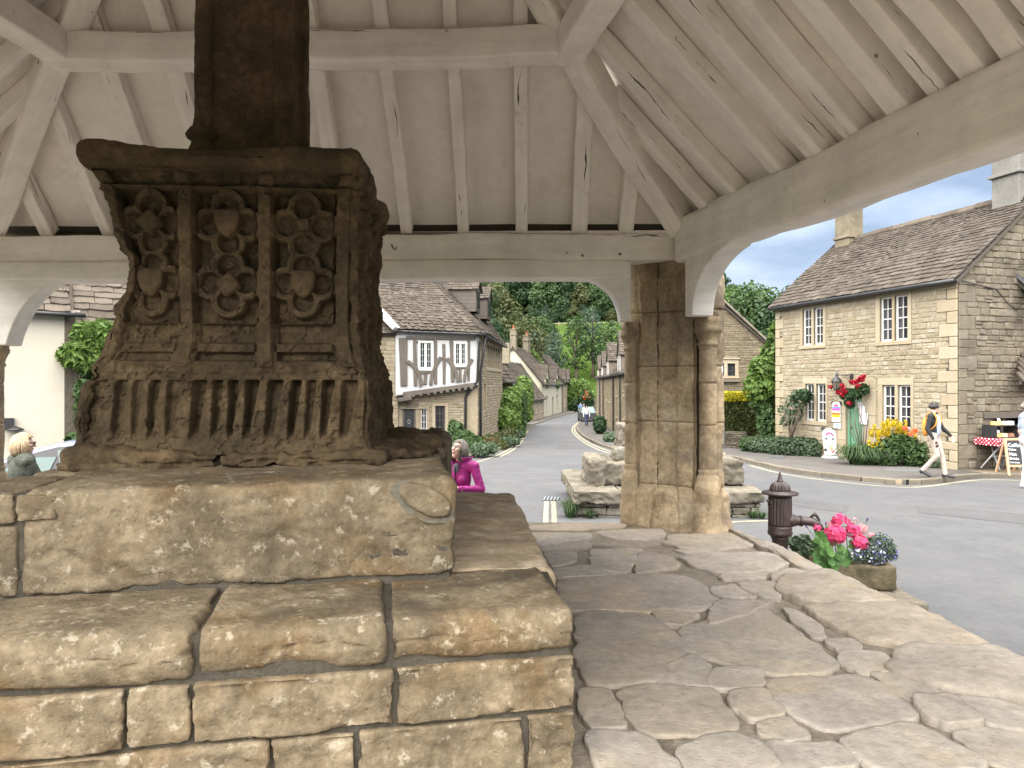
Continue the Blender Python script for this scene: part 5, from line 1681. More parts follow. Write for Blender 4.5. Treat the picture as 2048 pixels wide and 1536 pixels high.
for fx0, fx1, fz0, fz1 in ((.1, .46, .08, .42), (.54, .9, .08, .42), (.1, .46, .5, .92), (.54, .9, .5, .92)):
    m = MB()
    a, b, c, d = dl[0] + dw * fx0, dl[0] + dw * fx1, dz0 + dh * fz0, dz0 + dh * fz1
    m.box(W.at(a, c, -.12), W.d * (b - a), W.n * .012, UP * .03).box(W.at(a, d - .03, -.12), W.d * (b - a), W.n * .012, UP * .03).box(W.at(a, c + .03, -.12), W.d * .03, W.n * .012, UP * (d - c - .06)).box(W.at(b - .03, c + .03, -.12), W.d * .03, W.n * .012, UP * (d - c - .06))
    m.done('panel_moulding', M['green_paint'], door)
MB().ball(W.at(dl[0] + dw * .88, dz0 + .95, -.085), .03).done('handle', M['black_paint'], door, True)
# roof
def slope_dir(w): return w.n
ov = .22
E0, E1 = W.at(-.12, 4.66, ov), W.at(6.9, 4.66, ov)
R0, R1 = G.at(GL / 2, RZ, .12), B.at(GL / 2, RZ, .10)
slab_roof(shop, E0, E1, R0, R1); slab_roof(shop, G.at(GL + .2, 4.66, .12), B.at(GL + .2, 4.66, .1), R0, R1)
roof_tiles(shop, E0, E1, R0, R1, .205, .105, .20, .46, 11, M['tile'], 285, thick=.024, sag=.05)
roof_tiles(shop, B.at(GL + .2, 4.66, .1), G.at(GL + .2, 4.66, .12), R1, R0, .3, .2, .3, .6, 12, M['tile'], 0)
ridge_row(shop, R0 + UP * .04, R1 + UP * .04, M['tile_pale'], 4)
gutter(shop, W.at(-.1, 4.60, ov + .02), W.at(6.85, 4.60, ov + .02))
MB().tube([G.at(.05, 4.62, .06), G.at(.5, 4.55, .05), G.at(1.2, 4.45, .045), G.at(1.6, 4.1, .045), G.at(1.9, 3.95, .045)], .012, 6).done('cable', M['black_paint'], shop)
cr = G.at(GL / 2 + .15, 0, -.55); chimney(shop, cr, 1.0, .75, 6.3, 8.35, ga, M['grey_chimney'], band=.62)
cl = B.at(GL / 2 + .0, 0, -.45); chimney(shop, cl, .62, .62, 6.4, 8.05, ga, M['chimney_stone'], band=.40)
# lean-to porch over the hatch
lp = shop
pe0, pe1 = G.at(1.35, 2.16, .62), G.at(4.6, 2.10, .62)
pr0, pr1 = G.at(2.15, 2.92, .02), G.at(4.6, 2.92, .02)
slab_roof(shop, pe0, pe1, pr0, pr1, name='porch_roof')
roof_tiles(shop, pe0, pe1, pr0, pr1, .2, .16, .22, .42, 14, M['tile_pale'], 15, sag=.03, thick=.03)
MB().bar(G.at(2.6, -.1, .5), G.at(2.6, 2.1, .5), .12, .12, up=(1, 0, 0)).done('porch_post', M['dark_oak'], shop)
# the wing beyond
wing = thing('stone_wing', 'lower stone wing with tiled roof joined to the gable, cut by the right edge', 'house', G.at(2.05, 0, .6))
WW = Wall(G.at(2.15, 0, .35), ga, 4.5, 2.6, flat_top(4.3), gn); WW.shell(wing, M['wall_mortar'])
scatter(wing, WW.stones((.10, .18), (.16, .4), 18), STONES, M['wall_stone'], 'wall_stone', 60, 3)
WS = Wall(G.at(2.15, 0, .35), -gn, .33, 2.6, flat_top(4.3), -ga); WS.shell(wing, M['wall_mortar'], .1)
Wall(G.at(4.6, 0, .35), ga, 2.05, -.5, flat_top(2.6), gn).shell(wing, M['gable_mortar'])
Wall(G.at(6.65, 0, .35), -gn, 3.0, -.5, flat_top(4.3), ga).shell(wing, M['gable_mortar'], .2)
we0, we1, wr0, wr1 = G.at(1.95, 4.22, .62), G.at(6.6, 4.22, .62), G.at(1.95, 6.0, -1.2), G.at(6.6, 6.0, -1.2)
slab_roof(wing, we0, we1, wr0, wr1)
roof_tiles(wing, we0, we1, wr0, wr1, .2, .14, .22, .45, 15, M['tile'], 40)
gutter(wing, we0 - UP * .06, we1 - UP * .06, .06)
MB().tube([we0 + V(0, 0, -.02), wr0 + V(0, 0, -.02)], .06, 6).done('verge_board', M['black_paint'], wing)

# wall lantern by the door
lt, lz = W.px(1690, 768)
lan = thing('wall_lantern', 'old black lantern on a bracket beside the shop door', 'lantern', W.at(lt, lz, .3))
c = W.at(lt, lz, .30)
bt, bz = W.px(1705, 757)
MB().box(W.at(bt - .05, bz - .16, .02), W.d * .1, W.n * .03, UP * .3).done('wall_plate', M['black_paint'], lan)
MB().tube([W.at(bt, bz + .08, .04), W.at((bt + lt) / 2, bz + .1, .2), c + UP * .26], .014, 8).tube([W.at(bt, bz - .1, .04), W.at((bt + lt) / 2, bz + .06, .16)], .011, 6).done('bracket', M['black_paint'], lan)
MB().lathe(c, [(.075, -.16), (.085, -.14), (.135, .08)], 6).done('glass', mat_glass('lantern_glass', (.12, .11, .08)), lan)
m = MB()
for k in range(6):
    t = math.pi / 3 * k
    m.bar(c + V(.086 * math.cos(t), .086 * math.sin(t), -.15), c + V(.137 * math.cos(t), .137 * math.sin(t), .085), .014, .014)
m.lathe(c, [(.09, -.18), (.095, -.15), (.08, -.145)], 6).lathe(c, [(.165, .075), (.15, .1), (.06, .2), (.035, .24), (.045, .26), (.01, .36)], 12)
m.done('cage', M['black_paint'], lan)

# ---------------------------------------------------------------- cottage gable beyond the hedge
cot = thing('stone_cottage', 'ochre rubble cottage gable with a ball finial beyond the yellow hedge', 'house', (9.7, 33, -.6))
CW = Wall((7.45, 33, 0), (1, 0, 0), 4.5, -.8, lambda s: 3.9 + 2.0 * (1 - np.abs(np.asarray(s, float) - 2.22) / 2.24), (0, -1, 0))
ra = CW.rect(1422, 727, 1448, 750); rb_ = CW.rect(1455, 727, 1470, 752); ra = (ra[0], ra[1], rb_[2], rb_[3])
ro = CW.rect(1414, 719, 1477, 757)
CW.holes += [ra, rb_]; CW.clear += [(ro[0], ro[1], ro[2] - .1, ro[3])]
CW.shell(cot, M['gable_mortar'])
scatter(cot, CW.stones((.06, .12), (.14, .42), 21, (.01, .035), zmin=-.6), STONES, M['ochre_stone'], 'wall_stone', 250, 4)
stone_window(CW, cot, ro, [ra, rb_], cols=2, rows=3, mat=M['black_paint'], curtain=.8, fr=.035, seed=60)
CW.block(cot, ro[0] - .05, ro[1] + .05, ro[3] + .01, ro[3] + .09, .09, name='drip_mould')
CW.block(cot, ro[0] + .1, ro[1] + .02, ro[2] - .16, ro[2] - .04, .2, name='window_box', mat=M['dark_oak'])
for x in (7.45, 11.95):
    Wall((x, 33, 0), (0, 1, 0), 9, -.8, flat_top(3.9), (1 if x > 9 else -1, 0, 0)).shell(cot, M['wall_mortar'])
for xe, xr in ((12.2, 9.67), (7.2, 9.67)):
    q = [V(xe, 32.85, 3.75), V(xe, 42, 3.75), V(xr, 32.85, 5.98), V(xr, 42, 5.98)]
    slab_roof(cot, *q)
    if xe > 9: roof_tiles(cot, q[0], q[1], q[2], q[3], .22, .14, .25, .5, 23, M['tile'], 50)
# coping up the gable and its finial
for xe in (12.15, 7.25):
    bevel(MB().bar(V(xe, 32.9, 3.78), V(9.67, 32.9, 6.06), .3, .09).done('coping', M['gable_stone'], cot), .01, 1)
MB().lathe((9.67, 32.9, 6.04), [(.13, 0), (.13, .12), (.06, .16), (.05, .2), (.11, .25), (.135, .32), (.11, .40), (.03, .45)], 14).done('finial', M['gable_stone'], cot, True)

# ---------------------------------------------------------------- half-timbered house on the left of the street
K = V(-1.36, 28.0, 0)
td = unit(V(-.96, -.28, 0)); tn = unit(V(.28, -.96, 0))
timb = thing('timber_framed_house', 'white half-timbered house with jettied upper floor and dark stone tiled roof', 'house', K)
T = Wall(K, td, 3.2, -.8, flat_top(4.12), tn)
# ground floor of stone
gdoor = T.rect(806, 818, 833, 880); gdoor = (gdoor[0], gdoor[1], -.55, gdoor[3])
g1 = T.rect(844, 818, 856, 872); g2 = T.rect(872, 812, 892, 872)
g1 = (g1[0], g1[1], .1, g1[3]); g2 = (g2[0], g2[1], .1, g2[3])
jz = lambda s: 1.98 - .125 * s           # the jetty sags towards the left
TS = Wall(K + tn * -.18, td, 3.3, -.8, lambda s: jz(s) + .25, tn, [gdoor, g1, g2], [(g2[0] - .12, g2[1] + .12, 0, g2[3] + .1), (g1[0] - .06, g1[1] + .06, 0, g1[3] + .06), (gdoor[0] - .1, gdoor[1] + .1, -.8, gdoor[3] + .06), (0, .36, -.8, 2.2)])
TS.shell(timb, M['wall_mortar'])
stone_items = TS.stones((.07, .13), (.13, .34), 31, (.01, .03))
z = -.7
while z < 1.7:
    h = rq.uniform(.3, .5); TS.block(timb, -.02, .34, z, min(z + h - .012, 1.9), .03, .1, name='quoin', bev=.012); z += h
TS.block(timb, gdoor[0] - .22, gdoor[1] + .1, gdoor[3], gdoor[3] + .1, .05, name='lintel')
dd = MB().box(TS.at(gdoor[0], gdoor[2], -.12), td * (gdoor[1] - gdoor[0]), tn * .05, UP * (gdoor[3] - gdoor[2])).done('door', M['black_paint'], timb)
MB().tube([TS.at((gdoor[0] + gdoor[1]) / 2 + .05 * math.cos(t), gdoor[3] - .5 + .07 * math.sin(t), -.06) for t in np.linspace(0, 6.2, 14)], .012, 6).done('knocker', M['grey_metal'], dd)
MB().box(TS.at((gdoor[0] + gdoor[1]) / 2 - .1, gdoor[3] - .98, -.07), td * .2, tn * .012, UP * .06).done('letter_plate', mat_plain('brass', (.45, .3, .1), .35, metal=.8), dd)
for s_ in (gdoor[0] + .0, gdoor[1] - .07): TS.block(timb, s_, s_ + .07, gdoor[2], gdoor[3], .0, .11, name='door_post', mat=M['oak'])
pq = TS.rect(811, 806, 837, 816); TS.block(timb, pq[0], pq[1], pq[2], pq[3], .05, name='name_board', mat=M['dark_oak'])
for w_, cc in ((g1, 2), (g2, 2)):
    glazed(TS, timb, w_, cc, 4, mat=M['white_paint'] if w_ is g1 else M['oak'], sash=False, curtain=.3, fr=.035, inset=.1)
TS.block(timb, g2[0] - .12, g2[0], .0, g2[3], .02, .1, name='jamb'); TS.block(timb, g2[1], g2[1] + .12, .0, g2[3], .02, .1, name='jamb'); TS.block(timb, g2[0] - .12, g2[1] + .12, g2[3], g2[3] + .1, .03, .1, name='lintel')
# jettied first floor
zj = lambda s: jz(s) + .16
TF = Wall(K + tn * .12, td, 3.22, 0, flat_top(4.1), tn)
u1o = TF.rect(836, 682, 866, 741); u2o = TF.rect(907, 684, 934, 734)
TF.holes += [(u1o[0] + .05, u1o[1] - .05, u1o[2] + .04, u1o[3] - .04), (u2o[0] + .05, u2o[1] - .05, u2o[2] + .04, u2o[3] - .04)]
TF.z0 = 1.75
TF.bot = lambda s: jz(s) + .06
TF.shell(timb, M['render_white'], .15, name='plaster_panel')
def timber(p, q, w=.17, t=.05, out=.03, wall=TF, name='timber', mat='oak', bow=0.0, label=None):
    """timber on the wall from pixel p to pixel q, bowed sideways"""
    a, b = wall.px(*p), wall.px(*q)
    a3, b3 = wall.at(*a, out), wall.at(*b, out)
    n = 8
    L = b3 - a3; ln = np.linalg.norm(L); x = L / ln; y = np.cross(wall.n, x)
    v = []
    rr = random.Random(int(p[0] * 7 + q[1]))
    for i in range(n + 1):
        tt = i / n
        c = L * tt + y * (bow * math.sin(math.pi * tt))
        ww = w * (1 + .10 * math.sin(3 * tt + p[0]) + rr.uniform(-.03, .03))
        for sy, sz in ((-1, -1), (1, -1), (1, 1), (-1, 1)):
            v.append((c @ x, (c @ y) + sy * ww / 2, sz * t / 2))
    f = [(0, 1, 2, 3), tuple(4 * n + k for k in (3, 2, 1, 0))]
    for i in range(n):
        for k in range(4): f.append((4 * i + k, 4 * i + 4 + k, 4 * i + 4 + (k + 1) % 4, 4 * i + (k + 1) % 4))
    me = mesh_data(name, v, f); me.materials.append(M[mat])
    o = put(name, me, frame(a3, x, y, wall.n), timb)
    return bevel(o, .012, 1)
for p, q, w, bow in (((806, 676), (808, 772), .30, .0), ((829, 676), (831, 772), .13, 0), ((871, 678), (871, 768), .12, 0), ((887, 688), (888, 768), .11, .01), ((902, 679), (905, 764), .14, 0), ((937, 680), (937, 762), .10, 0),
                     ((814, 722), (842, 772), .17, .16), ((882, 714), (861, 770), .15, -.10), ((893, 716), (915, 764), .15, .10), ((944, 718), (928, 764), .13, -.08), ((851, 748), (850, 769), .14, 0), ((920, 738), (921, 764), .10, 0),
                     ((832, 746), (870, 742), .13, 0), ((904, 738), (935, 733), .08, 0), ((832, 684), (870, 681), .08, 0)):
    timber(p, q, w, bow=bow, out=.05 if abs(bow) > .05 else .03)
timber((806, 789), (948, 769), .17, .07, .05, name='bressummer')
timber((796, 800), (822, 795), .16, .3, .02, name='jetty_end')
timber((812, 675), (950, 678), .10, .06, .035, name='wall_plate')
for i, px in enumerate((826, 841, 856, 869, 882, 894, 906, 918, 930, 942)):
    s, _ = TF.px(px, 785)
    z = jz(s) + .0
    bevel(MB().box(TF.at(s - .06, z - .05, -.3), td * .12, tn * .40, UP * .13).done('joist_end', M['oak'], timb), .01, 1)
MB().box(TF.at(0, jz(0) + .05, -.32), td * 3.2 + UP * (jz(3.2) - jz(0)), tn * .32, UP * .05).done('jetty_floor', M['dark_oak'], timb)
for o, sp in ((u1o, .5), (u2o, .5)):
    s0, s1, z0, z1 = o
    fr = MB()
    for a, b, c, d in ((s0, s0 + .07, z0, z1), (s1 - .07, s1, z0, z1), (s0 + .07, s1 - .07, z1 - .07, z1), (s0 + .07, s1 - .07, z0, z0 + .10)):
        fr.box(TF.at(a, c, .01), td * (b - a), tn * .06, UP * (d - c))
    wf = fr.done('window', M['white_paint'], timb)
    mid = (s0 + s1) / 2
    TFw = Wall(TF.O - td * 0, td, 3, 0, flat_top(4), tn)
    for a, b in ((s0 + .07, mid - .025), (mid + .025, s1 - .07)):
        glazed(TFw, wf, (a, b, z0 + .10, z1 - .07), 2, 4, inset=.0, fr=.022, bar=.010, sash=False, curtain=0, name='casement', room=False, seed=int(a * 100))
    MB().box(TF.at(mid - .03, z0 + .1, -.02), td * .06, tn * .06, UP * (z1 - z0 - .19)).done('mullion', M['white_paint'], wf)
    MB().box(TF.at(s0, z0, -.5), td * (s1 - s0), tn * .01, UP * (z1 - z0)).done('room_lining', M['dark_room'], wf)
# return wall along the street
sd_ = unit(V(.86, 7.5, 0)); sn = unit(V(7.5, -.86, 0))
S = Wall(K, sd_, 7.6, -1.0, flat_top(4.05), sn)
mw = S.rect(974, 692, 1000, 740); lights = []
for i in range(5):
    a = mw[0] + (mw[1] - mw[0]) * (i + .12) / 5; b = mw[0] + (mw[1] - mw[0]) * (i + .88) / 5
    lights.append((a, b, mw[2] + .08, mw[3] - .05))
sl = S.rect(967, 768, 972, 814)
S.holes += lights + [sl]; S.clear += [mw, (sl[0] - .15, sl[1] + .15, sl[2] - .1, sl[3] + .1)]
S.shell(timb, M['wall_mortar'])
for l in lights: glazed(S, timb, l, 1, 1, mat=M['dressed_stone'], curtain=0, fr=.03, inset=.15, room=True)
S.block(timb, mw[0] - .1, mw[1] + .1, mw[3] - .05, mw[3] + .1, .04, name='lintel'); S.block(timb, mw[0] - .1, mw[1] + .1, mw[2] - .06, mw[2] + .08, .05, name='sill')
glazed(S, timb, sl, 1, 2, mat=M['oak'], curtain=0, inset=.12); S.block(timb, sl[0] - .14, sl[0], sl[2], sl[3], .02, name='jamb'); S.block(timb, sl[1], sl[1] + .14, sl[2], sl[3], .02, name='jamb')
stone_items += S.stones((.09, .16), (.16, .42), 33, (.01, .03))
# stone part to the left, flush under the same eave
L2 = Wall(K + td * 3.12, td, 3.5, -.8, flat_top(4.15), tn)
L2.shell(timb, M['wall_mortar'])
stone_items += [q for q in L2.stones((.12, .22), (.2, .5), 35, (.008, .02))]
scatter(timb, stone_items, STONES, M['wall_stone'], 'wall_stone', 300, 5)
# roof: a hip over the corner
ap1 = V(-5.0, 31.0, 8.3); ap2 = V(-3.35, 36.0, 8.3)
ea = TF.at(3.3, 4.17, .18); eb = K + tn * .32 + sn * .2 + UP * 4.1
far = S.at(7.7, 4.0, .22)
va = V(ap1[0] - 4.4, ap1[1] - 1.3, 8.3)
slab_roof(timb, ea, eb, va + (ap1 - va) * 0, ap1); slab_roof(timb, eb, far, ap1, ap2)
roof_tiles(timb, ea, eb, va, ap1, .21, .10, .20, .42, 41, M['tile'], 225, thick=.026, sag=.06)
roof_tiles(timb, eb, far, ap1, ap2, .22, .12, .22, .44, 42, M['tile'], 75, thick=.026, sag=.06)
e2a, e2b = L2.at(3.5, 4.0, .2), L2.at(.05, 4.0, .2)
slab_roof(timb, e2a, e2b, e2a + V(.3 * 4, .96 * 3.2 - .8, 3.9) - V(2.2, 0, 0), e2b + V(-1.0, 3.0, 3.9))
roof_tiles(timb, e2a, e2b, e2a + V(-1.0, 3.0, 3.9), e2b + V(-1.0, 3.0, 3.9), .21, .12, .2, .42, 43, M['tile'], 0, thick=.026)
ridge_row(timb, va, ap1, M['tile_pale'], 6)
bevel(MB().bar(TF.at(3.18, 4.18, .22), TF.at(4.55, 5.75, -1.0), .50, .14).done('verge_board', M['white_paint'], timb), .01, 1)
gutter(timb, ea - UP * .07, eb - UP * .07, .05); gutter(timb, eb - UP * .06, far - UP * .06, .05)
MB().tube([S.at(.1, 4.0, .3), S.at(.12, 3.2, .2), S.at(.14, 2.6, .1), S.at(.14, -.5, .1)], .05, 8).done('downpipe', M['black_paint'], timb, True)
MB().tube([T.at(.05, 4.0, .3), T.at(.0, 3.7, .25), T.at(.06, 2.2, .22), T.at(.35, 1.8, -.05), T.at(.45, 1.6, -.12), T.at(.47, -.4, -.12)], .05, 8).done('downpipe', M['black_paint'], timb, True)
# two hipped dormers on the street slope
up_s = unit(ap1 + (ap2 - ap1) * .4 - (eb + (far - eb) * .4))
def dormer(parent, base, along, outward, w, h, depth, tmat, wall_mat, seed, pitch=.9, window=True):
    """gabled dormer: cheeks, window front and little tiled roof; base is the middle of its sill"""
    a, o = unit(along), unit(outward)
    p = lambda s, d_, z: base + a * s - o * d_ + UP * z
    f = MB()
    f.add([p(-w/2, 0, 0), p(w/2, 0, 0), p(w/2, 0, h), p(0, 0, h + w/2 * pitch), p(-w/2, 0, h), p(-w/2, depth, 0), p(w/2, depth, 0), p(w/2, depth, h), p(0, depth, h + w/2 * pitch), p(-w/2, depth, h)],
          [(0, 1, 2, 3, 4), (1, 6, 7, 2), (5, 0, 4, 9)])
    d = f.done('dormer', wall_mat, parent)
    for sgn in (-1, 1):
        e0, e1 = p(sgn * (w/2 + .1), -.12, h - .05), p(sgn * (w/2 + .1), depth, h - .05)
        r0, r1 = p(0, -.12, h + w/2 * pitch + .06), p(0, depth, h + w/2 * pitch + .06)
        slab_roof(d, e0, e1, r0, r1, 'dormer_roof', .03, sink=.03)
        roof_tiles(d, *((e0, e1, r0, r1) if sgn > 0 else (e1, e0, r1, r0)), .17, .13, .18, .36, seed + sgn, tmat, 0, name='dormer_tile', thick=.022, sag=.01)
        nb_ = max(3, int(h / .15))
        for q in range(nb_):
            z0_, z1_ = h * q / nb_ + .004, h * (q + 1) / nb_ - .004
            MB().box(p(sgn * w/2, .0, z0_), -o * depth * (.98 - .5 * q / nb_ * 0), a * (sgn * .02), UP * (z1_ - z0_)).done('cheek_board', wall_mat, d)
    if window:
        ww = Wall(p(-w/2, 0, 0), a, w, 0, flat_top(9), o)
        z0 = base[2]
        MB().box(ww.at(.12, z0 + .08, .005), a * (w - .24), o * .02, UP * (h - .12)).done('window_frame', M['oak'], d)
        mk('pane', [ww.at(.18, z0 + .14, .03), ww.at(w - .18, z0 + .14, .03), ww.at(w - .18, z0 + h - .1, .03), ww.at(.18, z0 + h - .1, .03)], [(0, 1, 2, 3)], M['glass'], d)
    return d
for tt, ss in ((.27, .34), (.25, .66)):
    bs = eb + (far - eb) * ss + (ap1 + (ap2 - ap1) * ss - eb - (far - eb) * ss) * tt
    dormer(timb, bs + sn * .30, sd_, sn, 1.1, 1.0, 2.0, M['tile'], M['oak'], 1)
# ---------------------------------------------------------------- the rest of the street
def simple_house(name, label, O, d, L, n, z0, ze, depth, zr, wmat, tmat, seed, stones=None, smat=None, openings=(), chim=(), limit=0, gauge=(.28, .2), tile_w=(.3, .6), verge=.15, eave=.22, tiles_back=False, side_stones=False, win_mat=None, group=None, slimit=0):
    """a row house: long wall along O + s*d facing n, gables at both ends, tiled roof"""
    O = V(O[0], O[1], 0); d = unit(V(d[0], d[1], 0)); n = unit(V(n[0], n[1], 0))
    h = thing(name, label, 'house', (O[0], O[1], z0), group)
    w = Wall(O, d, L, z0, flat_top(ze), n)
    rects = []
    for kind, r in openings:
        rects.append((kind, r))
        w.holes.append(r); w.clear.append((r[0] - .12, r[1] + .12, r[2] - .08, r[3] + .1))
    w.shell(h, wmat)
    gt = lambda s: ze + (zr - ze) * (1 - np.abs(np.asarray(s, float) - depth / 2) / (depth / 2)) - .04
    ga_, gb_ = Wall(O, -n, depth, z0, gt, -d), Wall(O + d * L, -n, depth, z0, gt, d)
    ga_.shell(h, wmat); gb_.shell(h, wmat)
    Wall(O - n * depth, d, L, z0, flat_top(ze), -n).shell(h, wmat)
    if stones:
        it = w.stones(stones[0], stones[1], seed, (.01, .03))
        if side_stones: it += ga_.stones(stones[0], stones[1], seed + 1, (.01, .03))
        scatter(h, it, STONES, smat, 'wall_stone', slimit, seed)
    for kind, r in rects:
        if kind == 'door':
            dr = MB().box(w.at(r[0], r[2], -.14), w.d * (r[1] - r[0]), w.n * .05, UP * (r[3] - r[2])).done('door', win_mat or M['oak'], h)
            MB().ball(w.at(r[0] + .12, (r[2] + r[3]) / 2, -.07), .03, 8, 5).done('handle', M['black_paint'], dr)
        else:
            glazed(w, h, r, 2, 3, mat=win_mat or M['white_paint'], curtain=.5, sash=False, inset=.1, seed=seed)
        w.block(h, r[0] - .12, r[1] + .12, r[3], r[3] + .12, .03, name='lintel', bev=0)
        if kind != 'door': w.block(h, r[0] - .1, r[1] + .1, r[2] - .08, r[2], .05, name='sill', bev=0)
        w.block(h, r[0] - .1, r[0], r[2], r[3], .02, name='jamb', bev=0); w.block(h, r[1], r[1] + .1, r[2], r[3], .02, name='jamb', bev=0)
    E0, E1 = w.at(-verge, ze - .06, eave), w.at(L + verge, ze - .06, eave)
    R0, R1 = w.at(-verge, zr, -depth / 2), w.at(L + verge, zr, -depth / 2)
    F0, F1 = w.at(-verge, ze - .06, -depth - eave), w.at(L + verge, ze - .06, -depth - eave)
    slab_roof(h, E0, E1, R0, R1); slab_roof(h, F0, F1, R0, R1)
    roof_tiles(h, E0, E1, R0, R1, gauge[0], gauge[1], tile_w[0], tile_w[1], seed, tmat, limit, thick=.03, sag=.05)
    roof_tiles(h, F1, F0, R1, R0, gauge[0], gauge[1], tile_w[0], tile_w[1], seed + 3, tmat, 0, thick=.03, sag=.05)
    ridge_row(h, R0 + UP * .04, R1 + UP * .04, M['tile_pale'], seed, .11, .6)
    for s, wx, hgt, mt, np_ in chim:
        chimney(h, w.at(s, 0, -depth / 2), wx, .65, zr - .5, zr + hgt, d, mt, n_pot=np_, band=.75)
    gutter(h, E0 - UP * .05, E1 - UP * .05, .05)
    return h, w
# far left row: a low cottage, then pale cottages with gabled dormers
fd = unit(V(6.5, 31, 0)); fnn = unit(V(31, -6.5, 0))
OO = V(1.75, 69, 0)
gnd = -1.75
h1, w1 = simple_house('stone_cottage', 'low stone cottage with a deep brown roof at the bend of the street', OO, fd, 8.5, fnn, gnd, .55, 5.2, 4.3, M['wall_mortar'], M['tile'], 61, ((.15, .25), (.25, .6)), M['wall_stone'],
    [('door', (1.0, 1.9, -1.65, .25)), ('window', (3.2, 4.3, -.9, .2)), ('window', (6.0, 7.2, -.9, .2))], gauge=(.3, .22), tile_w=(.35, .7))
MB().box(w1.at(-.3, 4.1, -2.9), w1.d * .5, w1.n * .9, UP * 2.0).done('chimney', M['chimney_stone'], h1)
h2, w2 = simple_house('rendered_cottage', 'pale rendered cottage with two pointed dormers and terracotta chimney pots', OO + fd * 8.6 - fnn * .2, fd, 15.5, fnn, gnd, 2.1, 6.6, 6.2, M['render_pale'], M['tile'], 62, None, None,
    [('window', (2.5, 3.8, -.9, .7)), ('door', (7.0, 8.0, -1.65, .5)), ('window', (10.5, 11.9, -.9, .7))], [(.4, .9, 1.9, M['chimney_stone'], 1), (8.2, 1.5, 1.7, M['chimney_stone'], 2)], gauge=(.3, .22), tile_w=(.35, .7))
for s in (3.2, 11.0): dormer(h2, w2.at(s, 1.5, .02), w2.d, w2.n, 2.0, 1.25, 2.6, M['tile'], M['render_pale'], 3, 1.5)
h3, w3 = simple_house('stone_cottage', 'stone cottage with small dormers at the far end of the pale row', OO + fd * 24.3 - fnn * .1, fd, 9.0, fnn, gnd, 2.4, 6.2, 6.0, M['wall_mortar'], M['tile'], 63, None, None,
    [('window', (1.2, 2.4, -.9, .6)), ('window', (5.6, 6.8, -.9, .6))], [(1.0, .8, 1.2, M['chimney_stone'], 0)], gauge=(.32, .24), tile_w=(.4, .8))
for s in (2.0, 6.5): dormer(h3, w3.at(s, 1.7, .02), w3.d, w3.n, 1.7, 1.1, 2.4, M['tile'], M['render_pale'], 3, 1.5)
# little tiled outbuildings behind the ivy wall
h4, w4 = simple_house('garden_outbuilding', 'small tiled outbuilding behind the ivy covered garden wall', V(.1, 46, 0), unit(V(.9, 15, 0)), 13, unit(V(15, -.9, 0)), -1.2, 1.9, 4.5, 4.2, M['gable_mortar'], M['tile'], 64, None, None, [], [], gauge=(.28, .2))
h5, w5 = simple_house('stone_store', 'narrow stone store between the half-timbered house and the ivy', V(-.55, 36.0, 0), unit(V(.6, 7, 0)), 7.2, unit(V(7, -.6, 0)), -1.2, 2.3, 4.0, 4.8, M['gable_mortar'], M['tile'], 65, None, None, [], [], gauge=(.28, .2))
# right row, running down to the bend
rd = unit(V(1.7, 27, 0)); rn = unit(V(-27, 1.7, 0))
def rr_rect(w, x0, y0, x1, y1): return w.rect(x0, y0, x1, y1)
OR = V(5.95, 36, 0)
wq = Wall(OR, rd, 12, -1, flat_top(9), rn)
h6, w6 = simple_house('terrace_cottage', 'ochre stone terrace cottage with a tall tiled gable nearest the pier', OR, rd, 9.5, rn, -.9, 2.75, 6.0, 5.6, M['wall_mortar'], M['tile'], 66, ((.10, .18), (.18, .45)), M['ochre_stone'],
    [('door', (.7, 1.5, -.75, 1.1)), ('window', (2.5, 3.3, .2, 1.4)), ('window', (2.4, 3.3, 1.75, 2.6)), ('door', (5.0, 5.9, -.85, 1.05)), ('window', (7.0, 7.9, .1, 1.3))], [(9.2, .8, 1.0, M['chimney_stone'], 0)], gauge=(.24, .18), slimit=120, limit=60, win_mat=M['dark_oak'])
h7, w7 = simple_house('terrace_cottage', 'ochre stone terrace cottage with stacked dormer roofs further down the street', OR + rd * 9.6 + rn * .1, rd, 18, rn, -1.5, 2.7, 6.0, 5.4, M['wall_mortar'], M['tile'], 67, ((.14, .24), (.25, .6)), M['ochre_stone'],
    [('door', (2.2, 3.1, -1.2, .8)), ('window', (5.0, 6.0, -.3, .9)), ('window', (9.5, 10.5, -.3, .9)), ('door', (13.0, 14.0, -1.4, .6)), ('window', (16, 17, -.3, .9))], [], gauge=(.26, .2), slimit=0, win_mat=M['dark_oak'])
